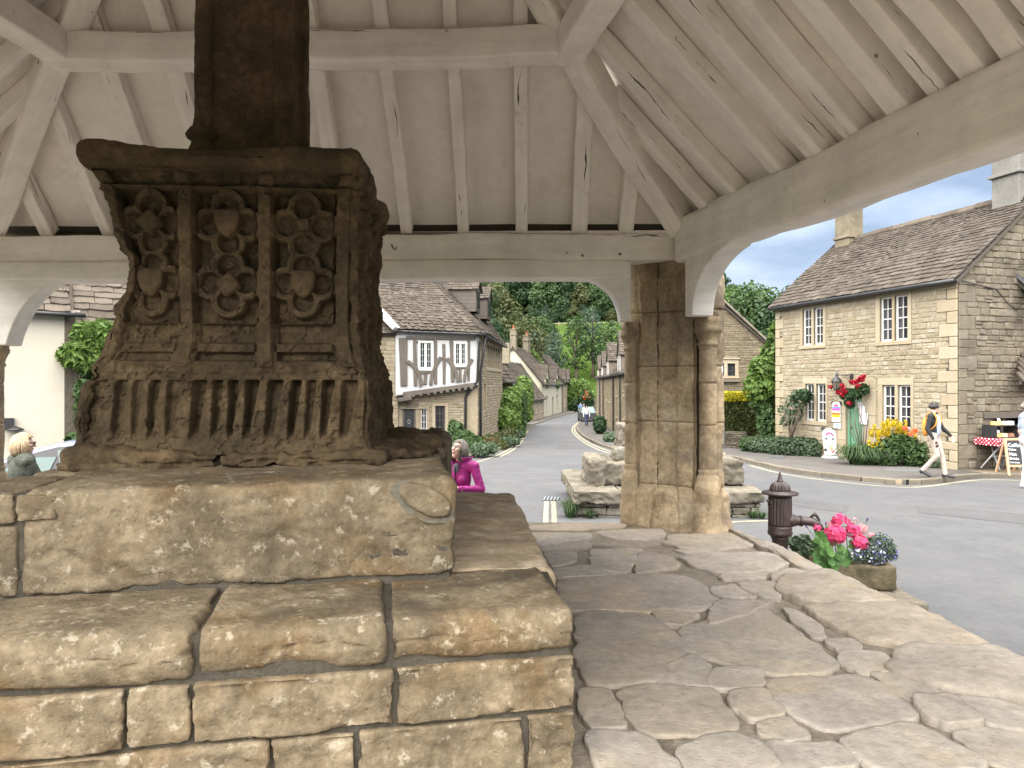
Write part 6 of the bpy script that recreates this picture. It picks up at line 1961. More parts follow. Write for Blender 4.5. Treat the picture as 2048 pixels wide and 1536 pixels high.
# big roof-high dormers with tiled cheeks
def tall_dormer(h, w, s, z0, wdt, hgt, dep, sd):
    p = lambda a, o, z: w.at(s + a, z, o)
    m = MB().add([p(-wdt/2, .05, z0), p(wdt/2, .05, z0), p(wdt/2, .05, z0 + hgt), p(-wdt/2, .05, z0 + hgt), p(-wdt/2, -dep, z0), p(wdt/2, -dep, z0), p(wdt/2, -dep, z0 + hgt), p(-wdt/2, -dep, z0 + hgt)],
                 [(0, 1, 2, 3), (1, 5, 6, 2), (4, 0, 3, 7)])
    d = m.done('dormer', M['dark_oak'], h)
    e0, e1 = p(-wdt/2 - .15, .15, z0 + hgt - .05), p(-wdt/2 - .15, -dep, z0 + hgt - .05)
    r0, r1 = p(0, .15, z0 + hgt + wdt * .62), p(0, -dep, z0 + hgt + wdt * .62)
    f0, f1 = p(wdt/2 + .15, .15, z0 + hgt - .05), p(wdt/2 + .15, -dep, z0 + hgt - .05)
    slab_roof(d, e0, e1, r0, r1); slab_roof(d, f0, f1, r0, r1)
    roof_tiles(d, e1, e0, r1, r0, .2, .15, .2, .4, sd, M['tile'], 0, thick=.03)
    roof_tiles(d, f0, f1, r0, r1, .2, .15, .2, .4, sd + 1, M['tile'], 0, thick=.03)
    MB().add([p(-wdt/2, .06, z0 + hgt), p(wdt/2, .06, z0 + hgt), p(0, .06, z0 + hgt + wdt * .56)], [(0, 1, 2)]).done('dormer_gable', M['ochre_stone'], d)
    ww = Wall(p(-wdt/2, .05, 0), w.d, wdt, 0, flat_top(9), w.n)
    glazed(ww, d, (.2, wdt - .2, z0 + .15, z0 + hgt - .1), 3, 2, mat=M['white_paint'], inset=-.02, curtain=0, sash=False, room=False)
tall_dormer(h6, w6, 5.0, 2.5, 2.2, 1.3, 3.0, 71); tall_dormer(h7, w7, 3.0, 2.5, 2.0, 1.2, 3.0, 73); tall_dormer(h7, w7, 9.0, 2.4, 1.8, 1.1, 3.0, 75); tall_dormer(h7, w7, 14.5, 2.3, 1.8, 1.1, 3.0, 77)
for w, h, ss in ((w6, h6, (4.4, 9.4)), (w7, h7, (8.0, 12.2))):
    for s in ss: MB().tube([w.at(s, 2.6, .1), w.at(s, -.9, .08)], .045, 6).done('downpipe', M['black_paint'], h)
# dark stone wall and hedge that close the street
ew = thing('garden_wall', 'low dark garden wall with a gate closing the end of the street', 'garden wall', (11, 101, -1.7))
EW = Wall((7.4, 100.5, 0), (1, .1, 0), 11, -1.9, lambda s: .3 - .05 * s, (0, -1, 0)); EW.shell(ew, M['gable_mortar'])
scatter(ew, EW.stones((.2, .35), (.3, .8), 81, (.02, .05)), STONES, M['gable_stone'], 'wall_stone', 60, 81)
EW.block(ew, 1.6, 3.2, -1.8, .0, .06, name='gate', mat=M['oak'], bev=0)

# ---------------------------------------------------------------- cream house and its neighbour on the left
cd = unit(V(.82, .57, 0)); cn = unit(V(.57, -.82, 0))
Q = V(-10.34, 17.0, 0)
cream = thing('cream_house', 'cream rendered house under a pale lichened stone roof', 'house', Q - cd * 3)
CH = Wall(Q - cd * 6, cd, 6.0, -1.0, flat_top(3.86), cn)
CH.shell(cream, M['render_cream'])
Wall(Q, -cn, 3.1, -1.0, lambda s: 3.78 + .92 * np.asarray(s, float), cd).shell(cream, M['gable_mortar'])
ce0, ce1 = Q - cd * 6 + cn * .25 + UP * 3.86, Q - cd * .2 + cn * .25 + UP * 3.78
cr0, cr1 = ce0 - cn * 3.2 + UP * 3.0, ce1 - cn * 3.2 + UP * 3.0
slab_roof(cream, ce0, ce1, cr0, cr1)
roof_tiles(cream, ce0, ce1, cr0, cr1, .27, .14, .34, .75, 91, M['tile_pale'], 120, thick=.035, sag=.06)
gutter(cream, ce0 - UP * .06, ce1 - UP * .06 + cd * .3, .05)
nb = thing('stone_house', 'lower stone house with wisteria on its wall beside the cream house', 'house', Q + cd * 2)
NB = Wall(Q + cd * .02, cd, 6.5, -1.0, flat_top(3.55), cn); NB.shell(nb, M['gable_mortar'])
scatter(nb, NB.stones((.09, .17), (.18, .45), 92, (.01, .035)), STONES, M['ochre_stone'], 'wall_stone', 140, 92)
ne0, ne1 = Q - cd * .12 + cn * .3 + UP * 3.52, Q + cd * 6.5 + cn * .3 + UP * 3.50
nr0, nr1 = ne0 - cn * 3.4 + UP * 3.3, ne1 - cn * 3.4 + UP * 3.3
slab_roof(nb, ne0, ne1, nr0, nr1)
roof_tiles(nb, ne0, ne1, nr0, nr1, .27, .14, .34, .75, 93, M['tile_pale'], 150, thick=.035, sag=.06)
gutter(nb, ne0 - UP * .07, ne1 - UP * .07, .055)
lt_, lz_ = CH.px(20, 850)
wl_ = thing('wall_lamp', 'dark bulkhead lamp fixed to the cream wall above the woman', 'lamp', CH.at(lt_, lz_, .05))
MB().box(CH.at(lt_ - .12, lz_ - .1, .01), cd * .2, cn * .08, UP * .26).done('box', M['black_paint'], wl_)
MB().lathe(CH.at(lt_ + .1, lz_ - .12, .16), [(.02, .10), (.1, .06), (.17, .03), (.17, 0), (.02, 0)], 14).done('shade', M['black_paint'], wl_, True)

# low walls and a pole by the hedge
lw = thing('low_wall', 'low dry stone wall under the yellow hedge', 'garden wall', (8.2, 26.6, -.4))
LW = Wall((7.6, 26.6, 0), (1, .12, 0), 1.15, -.6, flat_top(.30), (.1, -1, 0)); LW.shell(lw, M['gable_mortar'], .4)
LW2 = Wall((8.75, 26.74, 0), (.55, 1, 0), 2.0, -.6, flat_top(.30), (1, -.55, 0)); LW2.shell(lw, M['gable_mortar'], .4)
scatter(lw, LW.stones((.05, .09), (.12, .3), 95, (.02, .05)) + LW2.stones((.05, .09), (.12, .3), 96, (.02, .05)), STONES, M['gable_stone'], 'wall_stone', 100, 95)
pole = thing('metal_pole', 'thin grey metal pole standing between the pier and the yellow hedge', 'pole', (7.72, 25.8, -.3))
pp = P(1443, 690, 25.8); pq_ = P(1449, 895, 25.8)
MB().tube([pq_ - UP * .3, pp], .035, 10).done('shaft', M['grey_metal'], pole, True)
MB().lathe(pp, [(.037, 0), (.042, .01), (.03, .04), (.005, .05)], 10).done('cap', M['grey_metal'], pole, True)
# ---------------------------------------------------------------- plants
def leaf_cloud(centers, radii, n, size, seed, flat=.35, shell=.55, aspect=1.6, up=.35, shape='leaf', droop=0.0, rnd_size=.45):
    """n leaf-sized faces spread through ellipsoid clumps; returns verts, quads"""
    g = np.random.default_rng(seed)
    centers = np.asarray(centers, float); radii = np.asarray(radii, float)
    if radii.ndim == 1: radii = np.repeat(radii[:, None], 3, 1)
    vol = radii.prod(axis=1) ** .75
    k = g.choice(len(centers), n, p=vol / vol.sum())
    d = g.normal(size=(n, 3)); d /= np.linalg.norm(d, axis=1, keepdims=True)
    r = shell + (1 - shell) * g.random(n) ** .7
    r = np.where(g.random(n) < .25, g.random(n) ** .5, r)
    c = centers[k] + d * radii[k] * r[:, None]
    nrm = d * .7 + g.normal(size=(n, 3)) * .55 + np.array([0, 0, up])
    nrm /= np.linalg.norm(nrm, axis=1, keepdims=True)
    t = np.cross(nrm, g.normal(size=(n, 3))); t /= np.linalg.norm(t, axis=1, keepdims=True)
    t[:, 2] -= droop; t -= nrm * (t * nrm).sum(1, keepdims=True); t /= np.linalg.norm(t, axis=1, keepdims=True)
    b = np.cross(nrm, t)
    s = size * (1 - rnd_size + 2 * rnd_size * g.random(n))[:, None]
    a = s * aspect / 2; w = s / 2
    fold = nrm * s * .12
    v = np.stack([c - t * a, c + b * w * .9 - t * a * .1 + fold, c + t * a, c - b * w * .9 - t * a * .1 + fold], 1).reshape(-1, 3)
    f = np.arange(4 * n, dtype=np.int32).reshape(-1, 4)
    return v, f

def crown(parent, centers, radii, n, size, mat, seed, name='foliage', **kw):
    v, f = leaf_cloud(centers, radii, n, size, seed, **kw)
    return mk(name, v, f, mat, parent)

def stems(parent, base, tips, r0, mat=None, name='stem', seed=0, k=6):
    m = MB(); rnd = random.Random(seed)
    for t in tips:
        p0, p1 = np.asarray(base, float) + V(rnd.uniform(-r0, r0), rnd.uniform(-r0, r0), 0) * 2, np.asarray(t, float)
        mid = (p0 + p1) / 2 + V(rnd.uniform(-1, 1), rnd.uniform(-1, 1), .2) * .08 * np.linalg.norm(p1 - p0)
        m.tube([p0, mid, p1], [r0, r0 * .7, r0 * .3], k)
    return m.done(name, mat or M['bark'], parent, True)

# ---- trees: prototypes by kind, copied up the hill
def tree_proto(name, label, h, w, lmat, n, size, seed, clumps=26, group=None, slim=1.0, loc=(0, 0, 0), lo=.16):
    rnd = random.Random(seed)
    o = thing(name, label, 'tree', loc, group)
    L = V(*loc)
    cs, rs = [], []
    for i in range(clumps):
        z = h * (lo + (.95 - lo) * ((i + .5) / clumps))
        prof = math.sin(math.pi * min(1, max(.08, (z / h - lo + .1) / (1.06 - lo)))) ** .7
        a = i * 2.4 + rnd.uniform(-.5, .5)
        q = w * .40 * prof * rnd.uniform(.45, 1.1)
        cs.append(L + V(math.cos(a) * q, math.sin(a) * q, z))
        rr = w * rnd.uniform(.13, .25) * (.65 + .5 * prof)
        rs.append((rr, rr, rr * .8 * slim))
    m = MB()
    th = h * .62
    m.tube([L + V(0, 0, -.6), L + V(.02 * h, 0, h * .2), L + V(.0, .01 * h, h * .42), L + V(.015 * h, 0, th)], [.030 * h, .022 * h, .016 * h, .006 * h], 8)
    for i in range(0, clumps, 2):
        c = cs[i]; z0 = max(h * .14, (c[2] - L[2]) * .62)
        m.tube([L + V(.01 * h, 0, z0), (L + V(0, 0, z0) + c) / 2 + V(0, 0, .03 * h), c], [.010 * h, .007 * h, .003 * h], 5)
    m.done('trunk', M['bark'], o, True)
    crown(o, cs, rs, n, size, lmat, seed, 'crown', up=.5)
    return o
def copy_tree(o, loc, rz, sc, label=None, group=None):
    c = o.copy(); COL.objects.link(c)
    c.location = loc; c.rotation_euler = (0, 0, rz); c.scale = (sc, sc, sc)
    for ch in list(o.children):
        q = ch.copy(); COL.objects.link(q); q.parent = c
    if label: c['label'] = label
    if group: c['group'] = group
    return c
kinds = {
 'dark': ('dense dark green woodland tree on the hillside', 'leaf_dark', 13, 9.5, 9000, .42, 30),
 'mid': ('mid green broad woodland tree on the hillside', 'leaf_mid', 12, 9, 8500, .42, 26),
 'blue': ('blue green rounded woodland tree on the hillside', 'leaf_blue', 11, 8.5, 8500, .40, 24),
 'olive': ('olive yellowish woodland tree on the hillside', 'leaf_olive', 12, 8, 8000, .42, 24)}
HT = []
g_ = random.Random(12)
def hill_spot(px, Y): x = (px - CX) / FOC * Y; return (x, Y, float(hill_z(x, Y)) - .3)
spots = []
for Y, step in ((262, 30), (240, 34), (222, 34), (205, 36), (192, 40)):
    for px in range(880, 1480, step):
        spots.append((px + g_.uniform(-12, 12), Y + g_.uniform(-7, 7)))
for px in range(1090, 1330, 36): spots.append((px + g_.uniform(-8, 8), 178 + g_.uniform(-1, 3)))
protos = {}
order = ['dark', 'mid', 'blue', 'mid', 'dark', 'olive', 'blue', 'dark']
for i, (px, Y) in enumerate(spots):
    k = order[g_.randrange(len(order))]
    lb, lm, h, w, n, sz, cl = kinds[k]
    sp = hill_spot(px, Y)
    if k not in protos:
        protos[k] = tree_proto('woodland_tree', lb, h, w, M[lm], n, sz, 300 + len(protos), cl, 'woodland trees on the hillside', loc=sp)
        continue
    copy_tree(protos[k], sp, g_.uniform(0, 6.28), g_.uniform(.8, 1.3))
for px in range(1066, 1350, 13):
    k = order[g_.randrange(len(order))]
    copy_tree(protos[k], hill_spot(px + g_.uniform(-4, 4), 174.5 + g_.uniform(-1, 1.5)), g_.uniform(0, 6.28), g_.uniform(.30, .5), 'low bushy tree along the top edge of the meadow', 'low bushy trees along the top of the meadow')
# the great dark trees close behind the half-timbered house
for i, (px, Y, h, w, mt, lb) in enumerate(((985, 92, 17.5, 11.5, 'leaf_olive', 'great round olive green tree rising behind the cottage chimneys'), (935, 84, 17, 10, 'leaf_dark', 'tall dark green tree close behind the dormers'),
        (1012, 108, 12.5, 9, 'leaf_dark', 'dark shaded tree above the cottage chimneys'), (905, 100, 22, 11, 'leaf_mid', 'tall mid green tree rising over the half-timbered roof'), (952, 72, 8.5, 6, 'leaf_copper', 'low copper brown tree behind the eaves'),
        (1062, 128, 8, 7, 'leaf_blue', 'blue green tree at the foot of the meadow'), (1085, 150, 7, 6, 'leaf_mid', 'small mid green tree beside the meadow'))):
    sp = hill_spot(px, Y)
    tree_proto('tree', lb, h, w, M[mt], 16000, .30, 400 + i, 40, loc=sp, lo=.08)
# thin pale trees in front of the meadow
for i, (px, Y, h) in enumerate(((1106, 120, 10), (1150, 122, 12.5), (1184, 124, 14), (1222, 120, 12), (1262, 122, 12))):
    sp = hill_spot(px, Y)
    tree_proto('slender_tree', ('leftmost slender open tree before the bright meadow', 'second slender open tree from the left before the meadow', 'tallest slender open tree in the middle of the meadow', 'slender open tree above the roofs of the right terrace', 'slender open tree behind the pier')[i], h, 5.2, M['leaf_mid' if i % 2 else 'leaf_blue'], 1700, .28, 440 + i, 20, 'slender trees before the meadow', loc=sp, lo=.25)
for i, (px, Y, h, w) in enumerate(((1060, 88, 8.5, 5.5), (1022, 80, 7.0, 4.5))):
    tree_proto('lime_green_tree', ('bright lime green tree between the two cottage chimneys', 'small lime green tree left of the cottage chimney')[i], h, w, M['leaf_bright'], 6000, .22, 460 + i, 20, loc=hill_spot(px, Y), lo=.1)
# meadow: bright grass between the trees
def meadow():
    def fn(u, v):
        y = 112 + 62 * v
        x = y * ((1060 + 330 * u - CX) / FOC)
        p = np.stack([x, y, hill_z(x, y) + .35], 1)
        p[:, 2] += .6 * sstep(100, 140, y) * vnoise(np.stack([x, y, x * 0], -1), .05, 3)
        return p
    p, f = grid_surface(fn, 60, 40)
    mk('meadow', p, f, mat_stone('meadow_grass', [(.06, .105, .03), (.12, .175, .045), (.08, .13, .035)], grain=.3, scale=.6, rand=False, bump=.5, bump_scale=6), None, True, kind='structure')
    g = np.random.default_rng(3); n = 42000
    u, v = g.random(n), g.random(n)
    q = fn(u, v)
    s = .16 + .3 * g.random(n)
    a = g.random(n) * 6.28
    dx = np.stack([np.cos(a), np.sin(a), 0 * a], 1) * (s * .35)[:, None]
    tip = q + np.stack([g.normal(size=n) * .08, g.normal(size=n) * .08, s * 1.5], 1)
    vv = np.stack([q - dx, q + dx, tip + dx * .5, tip - dx * .5], 1).reshape(-1, 3)
    mk('meadow_grass', vv, np.arange(4 * n, dtype=np.int32).reshape(-1, 4), M['leaf_meadow'], None, kind='stuff')
meadow()
fence = thing('hill_fence', 'pale post and rail fence crossing the hill above the meadow', 'fence', hill_spot(1150, 172))
fpts = [V(*hill_spot(px, Y)) + UP * .3 for px, Y in ((1078, 170), (1098, 170), (1118, 170.5), (1138, 171), (1158, 171), (1178, 171), (1198, 171), (1218, 171.5), (1240, 172), (1262, 172))]
for q in fpts: MB().box(q + V(-.08, -.08, -.5), V(.16, 0, 0), V(0, .16, 0), UP * 2.2).done('post', M['dressed_stone'], fence)
for k in range(len(fpts) - 1):
    for hh in (.7, 1.45): MB().bar(fpts[k] + UP * hh, fpts[k + 1] + UP * hh, .08, .16).done('rail', M['dressed_stone'], fence)
# trees over the right-hand cottage
for i, (px, Y, h, w, mt, lb) in enumerate(((1512, 47, 9.6, 8, 'leaf_mid', 'broad leafy tree behind the cottage gable'), (1462, 52, 10.0, 7, 'leaf_bright', 'pale green tree top over the cottage ridge beside the pier'), (1612, 60, 12.6, 7, 'leaf_dark', 'dark tree peeping over the shop house roof'), (1560, 44, 8.5, 5.5, 'leaf_dark', 'dark green tree in the gap beside the shop house'))):
    x = (px - CX) / FOC * Y
    tree_proto('tree', lb, h, w, M[mt], 15000, .20, 480 + i, 34, loc=(x, Y, -1.0), lo=.1)

# ---- hedge, climbers, shrubs round the shop house
hd = thing('golden_hedge', 'clipped hedge with golden yellow top on the low wall', 'hedge', (8.7, 27.4, -.3))
def box_leaves(x0, x1, y0, y1, z0, z1, n, size, seed, mat, name, skin=.12):
    g = np.random.default_rng(seed)
    c = np.stack([g.uniform(x0, x1, n), g.uniform(y0, y1, n), g.uniform(z0, z1, n)], 1)
    face = g.integers(0, 5, n)
    t = g.random(n) ** 2 * skin
    c[:, 0] = np.where(face == 0, x0 + t, np.where(face == 1, x1 - t, c[:, 0]))
    c[:, 1] = np.where(face == 2, y0 + t, np.where(face == 3, y1 - t, c[:, 1]))
    c[:, 2] = np.where(face == 4, z1 - t, c[:, 2])
    c += .05 * np.stack([vnoise(c, 3, 1), vnoise(c, 3, 2), vnoise(c, 3, 3)], 1)
    nrm = g.normal(size=(n, 3)); nrm /= np.linalg.norm(nrm, axis=1, keepdims=True)
    tt = np.cross(nrm, g.normal(size=(n, 3))); tt /= np.linalg.norm(tt, axis=1, keepdims=True)
    b = np.cross(nrm, tt); s = size * (.6 + .8 * g.random(n))[:, None]
    v = np.stack([c - tt * s * .8, c + b * s * .45, c + tt * s * .8, c - b * s * .45], 1).reshape(-1, 3)
    mk(name, v, np.arange(4 * n, dtype=np.int32).reshape(-1, 4), mat, hd)
box_leaves(7.75, 9.5, 27.0, 28.6, .2, 1.55, 16000, .055, 1, M['leaf_hedge'], 'foliage')
box_leaves(7.72, 9.53, 26.97, 28.6, 1.45, 1.80, 12000, .055, 2, M['leaf_gold'], 'young_growth', .2)
box_leaves(7.72, 8.0, 26.97, 28.6, .3, 1.5, 3500, .055, 3, M['leaf_gold'], 'young_growth', .1)
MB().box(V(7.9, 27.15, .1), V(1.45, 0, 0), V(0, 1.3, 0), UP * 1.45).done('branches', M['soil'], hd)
def plant(name, label, cat, loc, blobs, n, size, mat, seed, group=None, **kw):
    o = thing(name, label, cat, loc, group)
    crown(o, [b[0] for b in blobs], [b[1] for b in blobs], n, size, mat, seed, **kw)
    return o
def B3(px, py, Y, rx, ry=None, rz=None): return (P(px, py, Y), (rx, ry or rx, rz or rx))
Yc = 24.6
cl = plant('wall_climber', 'tall leafy climber covering the left corner of the shop house', 'climber', P(1545, 890, Yc), [B3(1545, 725, Yc, .55, .35, .5), B3(1528, 752, Yc, .55, .35, .5), B3(1552, 772, Yc, .5, .35, .6), B3(1532, 800, Yc, .55, .4, .6), B3(1548, 840, Yc - .2, .6, .4, .7), B3(1556, 862, Yc - .2, .5, .4, .6), B3(1575, 800, Yc - .6, .4, .3, .4), B3(1548, 690, Yc, .3, .3, .3)], 6500, .13, M['leaf_mid'], 21)
crown(cl, [P(1550, 708, Yc), P(1552, 668, Yc), P(1530, 740, Yc - .2), P(1520, 775, Yc - .2)], [(.5, .45, .5), (.25, .25, .45), (.6, .5, .5), (.6, .5, .5)], 2200, .13, M['leaf_bright'], 22)
crown(cl, [P(1568, 785, Yc - .6), P(1582, 812, Yc - .8), P(1562, 720, Yc - .3)], [(.35, .3, .25), (.3, .3, .25), (.3, .2, .2)], 420, .11, M['leaf_red'], 23)
stems(cl, P(1556, 900, Yc - .3), [P(1548, 800, Yc), P(1556, 740, Yc), P(1535, 780, Yc), P(1560, 850, Yc - .3)], .04, seed=3)
ro1 = W.at(6.0, -.3, .35)
rs = thing('bare_rose_bush', 'sparse climbing rose with bare stems left of the ground floor window', 'rose bush', ro1)
tips = [P(px, py, Y) for px, py, Y in ((1570, 820, 22.6), (1582, 800, 22.4), (1596, 790, 22.2), (1608, 790, 22), (1590, 830, 22.4), (1575, 845, 22.8), (1600, 812, 22.2))]
stems(rs, P(1580, 880, 22.3), tips, .022, seed=5)
crown(rs, tips, [(.25, .2, .2)] * len(tips), 620, .07, M['leaf_grey'], 25)
crown(rs, [P(1609, 791, 21.9), P(1612, 798, 21.9)], [(.22, .15, .2), (.15, .1, .15)], 260, .08, M['leaf_dark'], 26)
# grey green mounds along the wall foot
def ground_at(px, py): return PG(px, py, .08)
for i, (px0, px1, py, h, mt, lb) in enumerate(((1500, 1560, 908, .55, 'leaf_mid', 'low green shrub at the foot of the climber'), (1525, 1585, 911, .50, 'leaf_grey', 'grey green lavender mound nearest the hedge'), (1562, 1660, 916, .62, 'leaf_grey', 'broad grey green mound left of the standing sign'))):
    a, b = ground_at(px0, py - 3), ground_at(px1, py)
    o = thing('shrub', lb, 'shrub', (a + b) / 2)
    bl = []
    rr_ = random.Random(i)
    for k in range(9):
        q = a + (b - a) * (k + .5) / 9
        bl.append((q + V(rr_.uniform(-.1, .1), .3 + rr_.uniform(-.15, .25), h * rr_.uniform(.35, .55)), (.36, .36, h * .55)))
    crown(o, [q[0] for q in bl], [q[1] for q in bl], 7000, .055, M[mt], 31 + i, up=.6)
# grassy clump and yellow flowers
gc = ground_at(1715, 932)
gr_ = thing('daylily_clump', 'clump of long arching green leaves beside the shop door', 'plant', gc)
def blades(parent, c, n, h, spread, w, mat, seed, name='blade'):
    g = np.random.default_rng(seed)
    v, f = [], []
    for i in range(n):
        a = g.random() * 6.28; rr_ = g.random() ** .5
        b0 = c + V(math.cos(a), math.sin(a), 0) * rr_ * spread * .35
        out = V(math.cos(a), math.sin(a), 0) * spread * (.4 + .9 * rr_) * g.uniform(.6, 1.1)
        hh = h * g.uniform(.65, 1.15)
        s = V(-math.sin(a), math.cos(a), 0) * w
        pts = [b0, b0 + out * .35 + UP * hh * .75, b0 + out * .75 + UP * hh * .85, b0 + out * 1.15 + UP * hh * .45]
        k = len(v)
        for q, ww in zip(pts, (1, .9, .6, .08)): v += [q - s * ww, q + s * ww]
        f += [(k, k + 1, k + 3, k + 2), (k + 2, k + 3, k + 5, k + 4), (k + 4, k + 5, k + 7, k + 6)]
    return mk(name, v, f, mat, parent)
blades(gr_, gc + V(.1, .15, 0), 380, .58, .55, .012, M['leaf_mid'], 4, 'blades')
blades(gr_, gc + V(.35, .1, 0), 200, .55, .45, .012, M['leaf_grey'], 5, 'blades')
yc = ground_at(1800, 936)
yf = thing('yellow_flower_bed', 'big mass of yellow loosestrife flowers in front of the ground floor window', 'flowers', yc)
bl, sp_ = [], []
rr_ = random.Random(8)
for k in range(16):
    t = (k + .5) / 16
    q = ground_at(1742 + 116 * t, 932 + 3 * t)
    bl.append((q + V(rr_.uniform(-.1, .1), rr_.uniform(-.1, .25), rr_.uniform(.2, .6)), (.27, .3, .28)))
crown(yf, [b[0] for b in bl], [b[1] for b in bl], 8500, .065, M['leaf_mid'], 41, up=.6)
tipc = []
for k in range(64):
    t = rr_.random(); q = ground_at(1742 + 112 * t, 933)
    hgt = (.62 + .45 * math.sin(math.pi * min(1, t * .9 + .12))) * rr_.uniform(.70, 1.12)
    if rr_.random() < .3: hgt *= .55
    q = q + V(0, rr_.uniform(-.12, .35), hgt)
    tipc.append(q)
crown(yf, tipc, [(.048, .048, .13)] * len(tipc), 5600, .032, M['petal_yellow'], 42, name='flower_spike', shell=.2)
of = [P(1811, 857, 17.7), P(1826, 866, 17.4), P(1830, 861, 17.5), P(1822, 868, 17.4)]
for i, q in enumerate(of): crown(yf, [q], [(.06, .06, .05)], 65, .05, M['petal_orange'], 43 + i, name='orange_rose', shell=.2)
# silvery weeds at the corner of the shop house
for i, (px, py) in enumerate(((1880, 938), (1905, 935), (1922, 935))):
    q = ground_at(px, py); o = thing('weed', ('low weeds under the yellow flowers beside the walking man', 'pale weeds at the foot of the corner stones', 'silvery weed tuft just right of the house corner')[i], 'weed', q)
    crown(o, [q + UP * .12], [(.3, .2, .16)], 420, .05, M['leaf_grey'], 51 + i)
# climbing roses round the door
rz_ = W.at(*[W.px(1738, 870)[0], 0, .2][:1], -.1, .2)
rose_b = thing('climbing_rose', 'climbing rose with dark red blooms around the green door', 'rose', rz_)
rt = [W.at(*W.px(px, py), .28) for px, py in ((1712, 800), (1722, 790), (1730, 772), (1738, 765), (1742, 780), (1735, 785), (1716, 815), (1700, 778))]
stems(rose_b, rz_, rt, .016, seed=9)
crown(rose_b, [W.at(*W.px(px, py), .25) for px, py in ((1716, 792), (1714, 806), (1735, 783), (1742, 778), (1730, 790), (1694, 782), (1700, 792))], [(.16, .14, .16), (.14, .12, .16), (.18, .14, .16), (.15, .12, .15), (.12, .12, .12), (.1, .1, .08), (.08, .1, .08)], 1000, .075, M['leaf_dark'], 61)
for i, (px, py) in enumerate(((1681, 774), (1696, 784), (1704, 771), (1707, 777), (1706, 789), (1710, 783), (1724, 764), (1732, 767), (1741, 757), (1745, 760), (1738, 772), (1719, 806), (1735, 762), (1747, 754))):
    q = W.at(*W.px(px, py), .36)
    crown(rose_b, [q], [(.068, .068, .06)], 80, .06, M['petal_red'], 70 + i, name='rose_bloom', shell=.35, aspect=1.1)
# ---- ivy, bushes on the left of the street
def ivy_wall(name, label, x0, x1, y0, y1, z0, z1, n, size, mat, seed, cat='climber'):
    o = thing(name, label, cat, ((x0 + x1) / 2, (y0 + y1) / 2, z0))
    g = random.Random(seed); bl = []
    for k in range(22):
        t = g.random(); bl.append((V(x0 + (x1 - x0) * t + .2, y0 + (y1 - y0) * t, g.uniform(z0 + .2, z1 - .2)), (.45, .8, .5)))
    crown(o, [b[0] for b in bl], [b[1] for b in bl], n, size, mat, seed)
    return o
ivy_wall('ivy', 'pale flowering ivy hanging over the garden wall beyond the stone return', -.62, .0, 34.0, 40, -.8, 1.75, 6500, .15, M['leaf_bright'], 81)
ivy_wall('ivy', 'dark upright ivy covered post beside the pale ivy', .1, .35, 40.5, 43, -1.0, 1.6, 4000, .13, M['leaf_mid'], 82)
ivy_wall('ivy', 'bright creeper over the outbuilding wall further down the street', .3, 1.2, 45, 59, -.8, 2.6, 6500, .18, M['leaf_bright'], 83)
gw = thing('garden_wall', 'ivy grown garden wall between the half-timbered house and the far cottages', 'garden wall', (0, 40, -1))
GW = Wall((-.55, 35.8, 0), (1.5, 24, 0), 24, -1.6, lambda s: 1.2 + .3 * np.sin(np.asarray(s, float)), (24, -1.5, 0)); GW.shell(gw, M['gable_mortar'])
plant('conifer_shrub', 'dark feathery evergreen shrub at the foot of the half-timbered house', 'shrub', P(930, 915, 25), [B3(915, 872, 25.5, .32, .4, .5), B3(930, 885, 25, .45, .4, .45), B3(944, 892, 24.8, .42, .4, .4), B3(925, 900, 24.8, .5, .4, .35), B3(907, 860, 25.8, .2, .3, .4), B3(950, 905, 24.5, .35, .4, .2)], 8000, .09, M['leaf_mid'], 91)
plant('flower_bush', 'bush of reddish and yellow flowers by the kerb below the ivy', 'shrub', P(988, 905, 27), [B3(983, 886, 27.5, .45, .4, .35), B3(995, 893, 27, .4, .4, .3), B3(974, 895, 26.6, .3, .4, .25)], 4500, .08, M['leaf_olive'], 92)
cb = plant('flower_bush', 'russet bush behind the yellow flowers below the ivy', 'shrub', P(1008, 900, 31), [B3(1006, 880, 31, .5, .5, .4), B3(1016, 872, 33, .4, .5, .4)], 2600, .09, M['leaf_olive'], 93)
crown(cb, [P(985, 889, 26.9), P(995, 884, 28)], [(.4, .3, .3), (.3, .3, .3)], 500, .08, M['leaf_red'], 94, name='red_leaves')
for i, (px, py, Y) in enumerate(((960, 912, 25.2), (1012, 893, 30), (1028, 878, 36))):
    q = PG(px, py, .05); o = thing('verge_plant', ('low white flowers on the verge below the downpipe', 'low green growth on the kerb side verge below the ivy', 'small leafy clump at the narrow end of the verge')[i], 'plant', q)
    crown(o, [q + UP * .2, q + V(.3, .5, .2)], [(.35, .5, .22), (.3, .5, .2)], 900, .07, M['leaf_grey'], 96 + i)
plant('bush', 'round yellow green bush closing the view at the bend', 'bush', P(1157, 820, 98), [B3(1157, 776, 98, 1.6, 1.5, 1.5), B3(1148, 790, 98, 1.5, 1.4, 1.4), B3(1166, 790, 98, 1.6, 1.4, 1.5), B3(1158, 800, 98, 1.8, 1.5, 1.2), B3(1147, 812, 98, 1.2, 1.5, 1.0)], 5000, .26, M['leaf_bright'], 101)
plant('bush', 'dark lower bush beside the yellow green bush at the bend', 'bush', P(1172, 825, 97), [B3(1172, 802, 96.5, 1.1, 1.2, 1.4), B3(1160, 812, 96.8, 1.4, 1, 1.0)], 3000, .24, M['leaf_dark'], 102)
op = plant('orange_flowers', 'clump of orange flowers above the garden wall at the bend', 'flowers', P(1175, 800, 90), [B3(1175, 790, 90, .7, .7, .7)], 300, .2, M['leaf_mid'], 103)
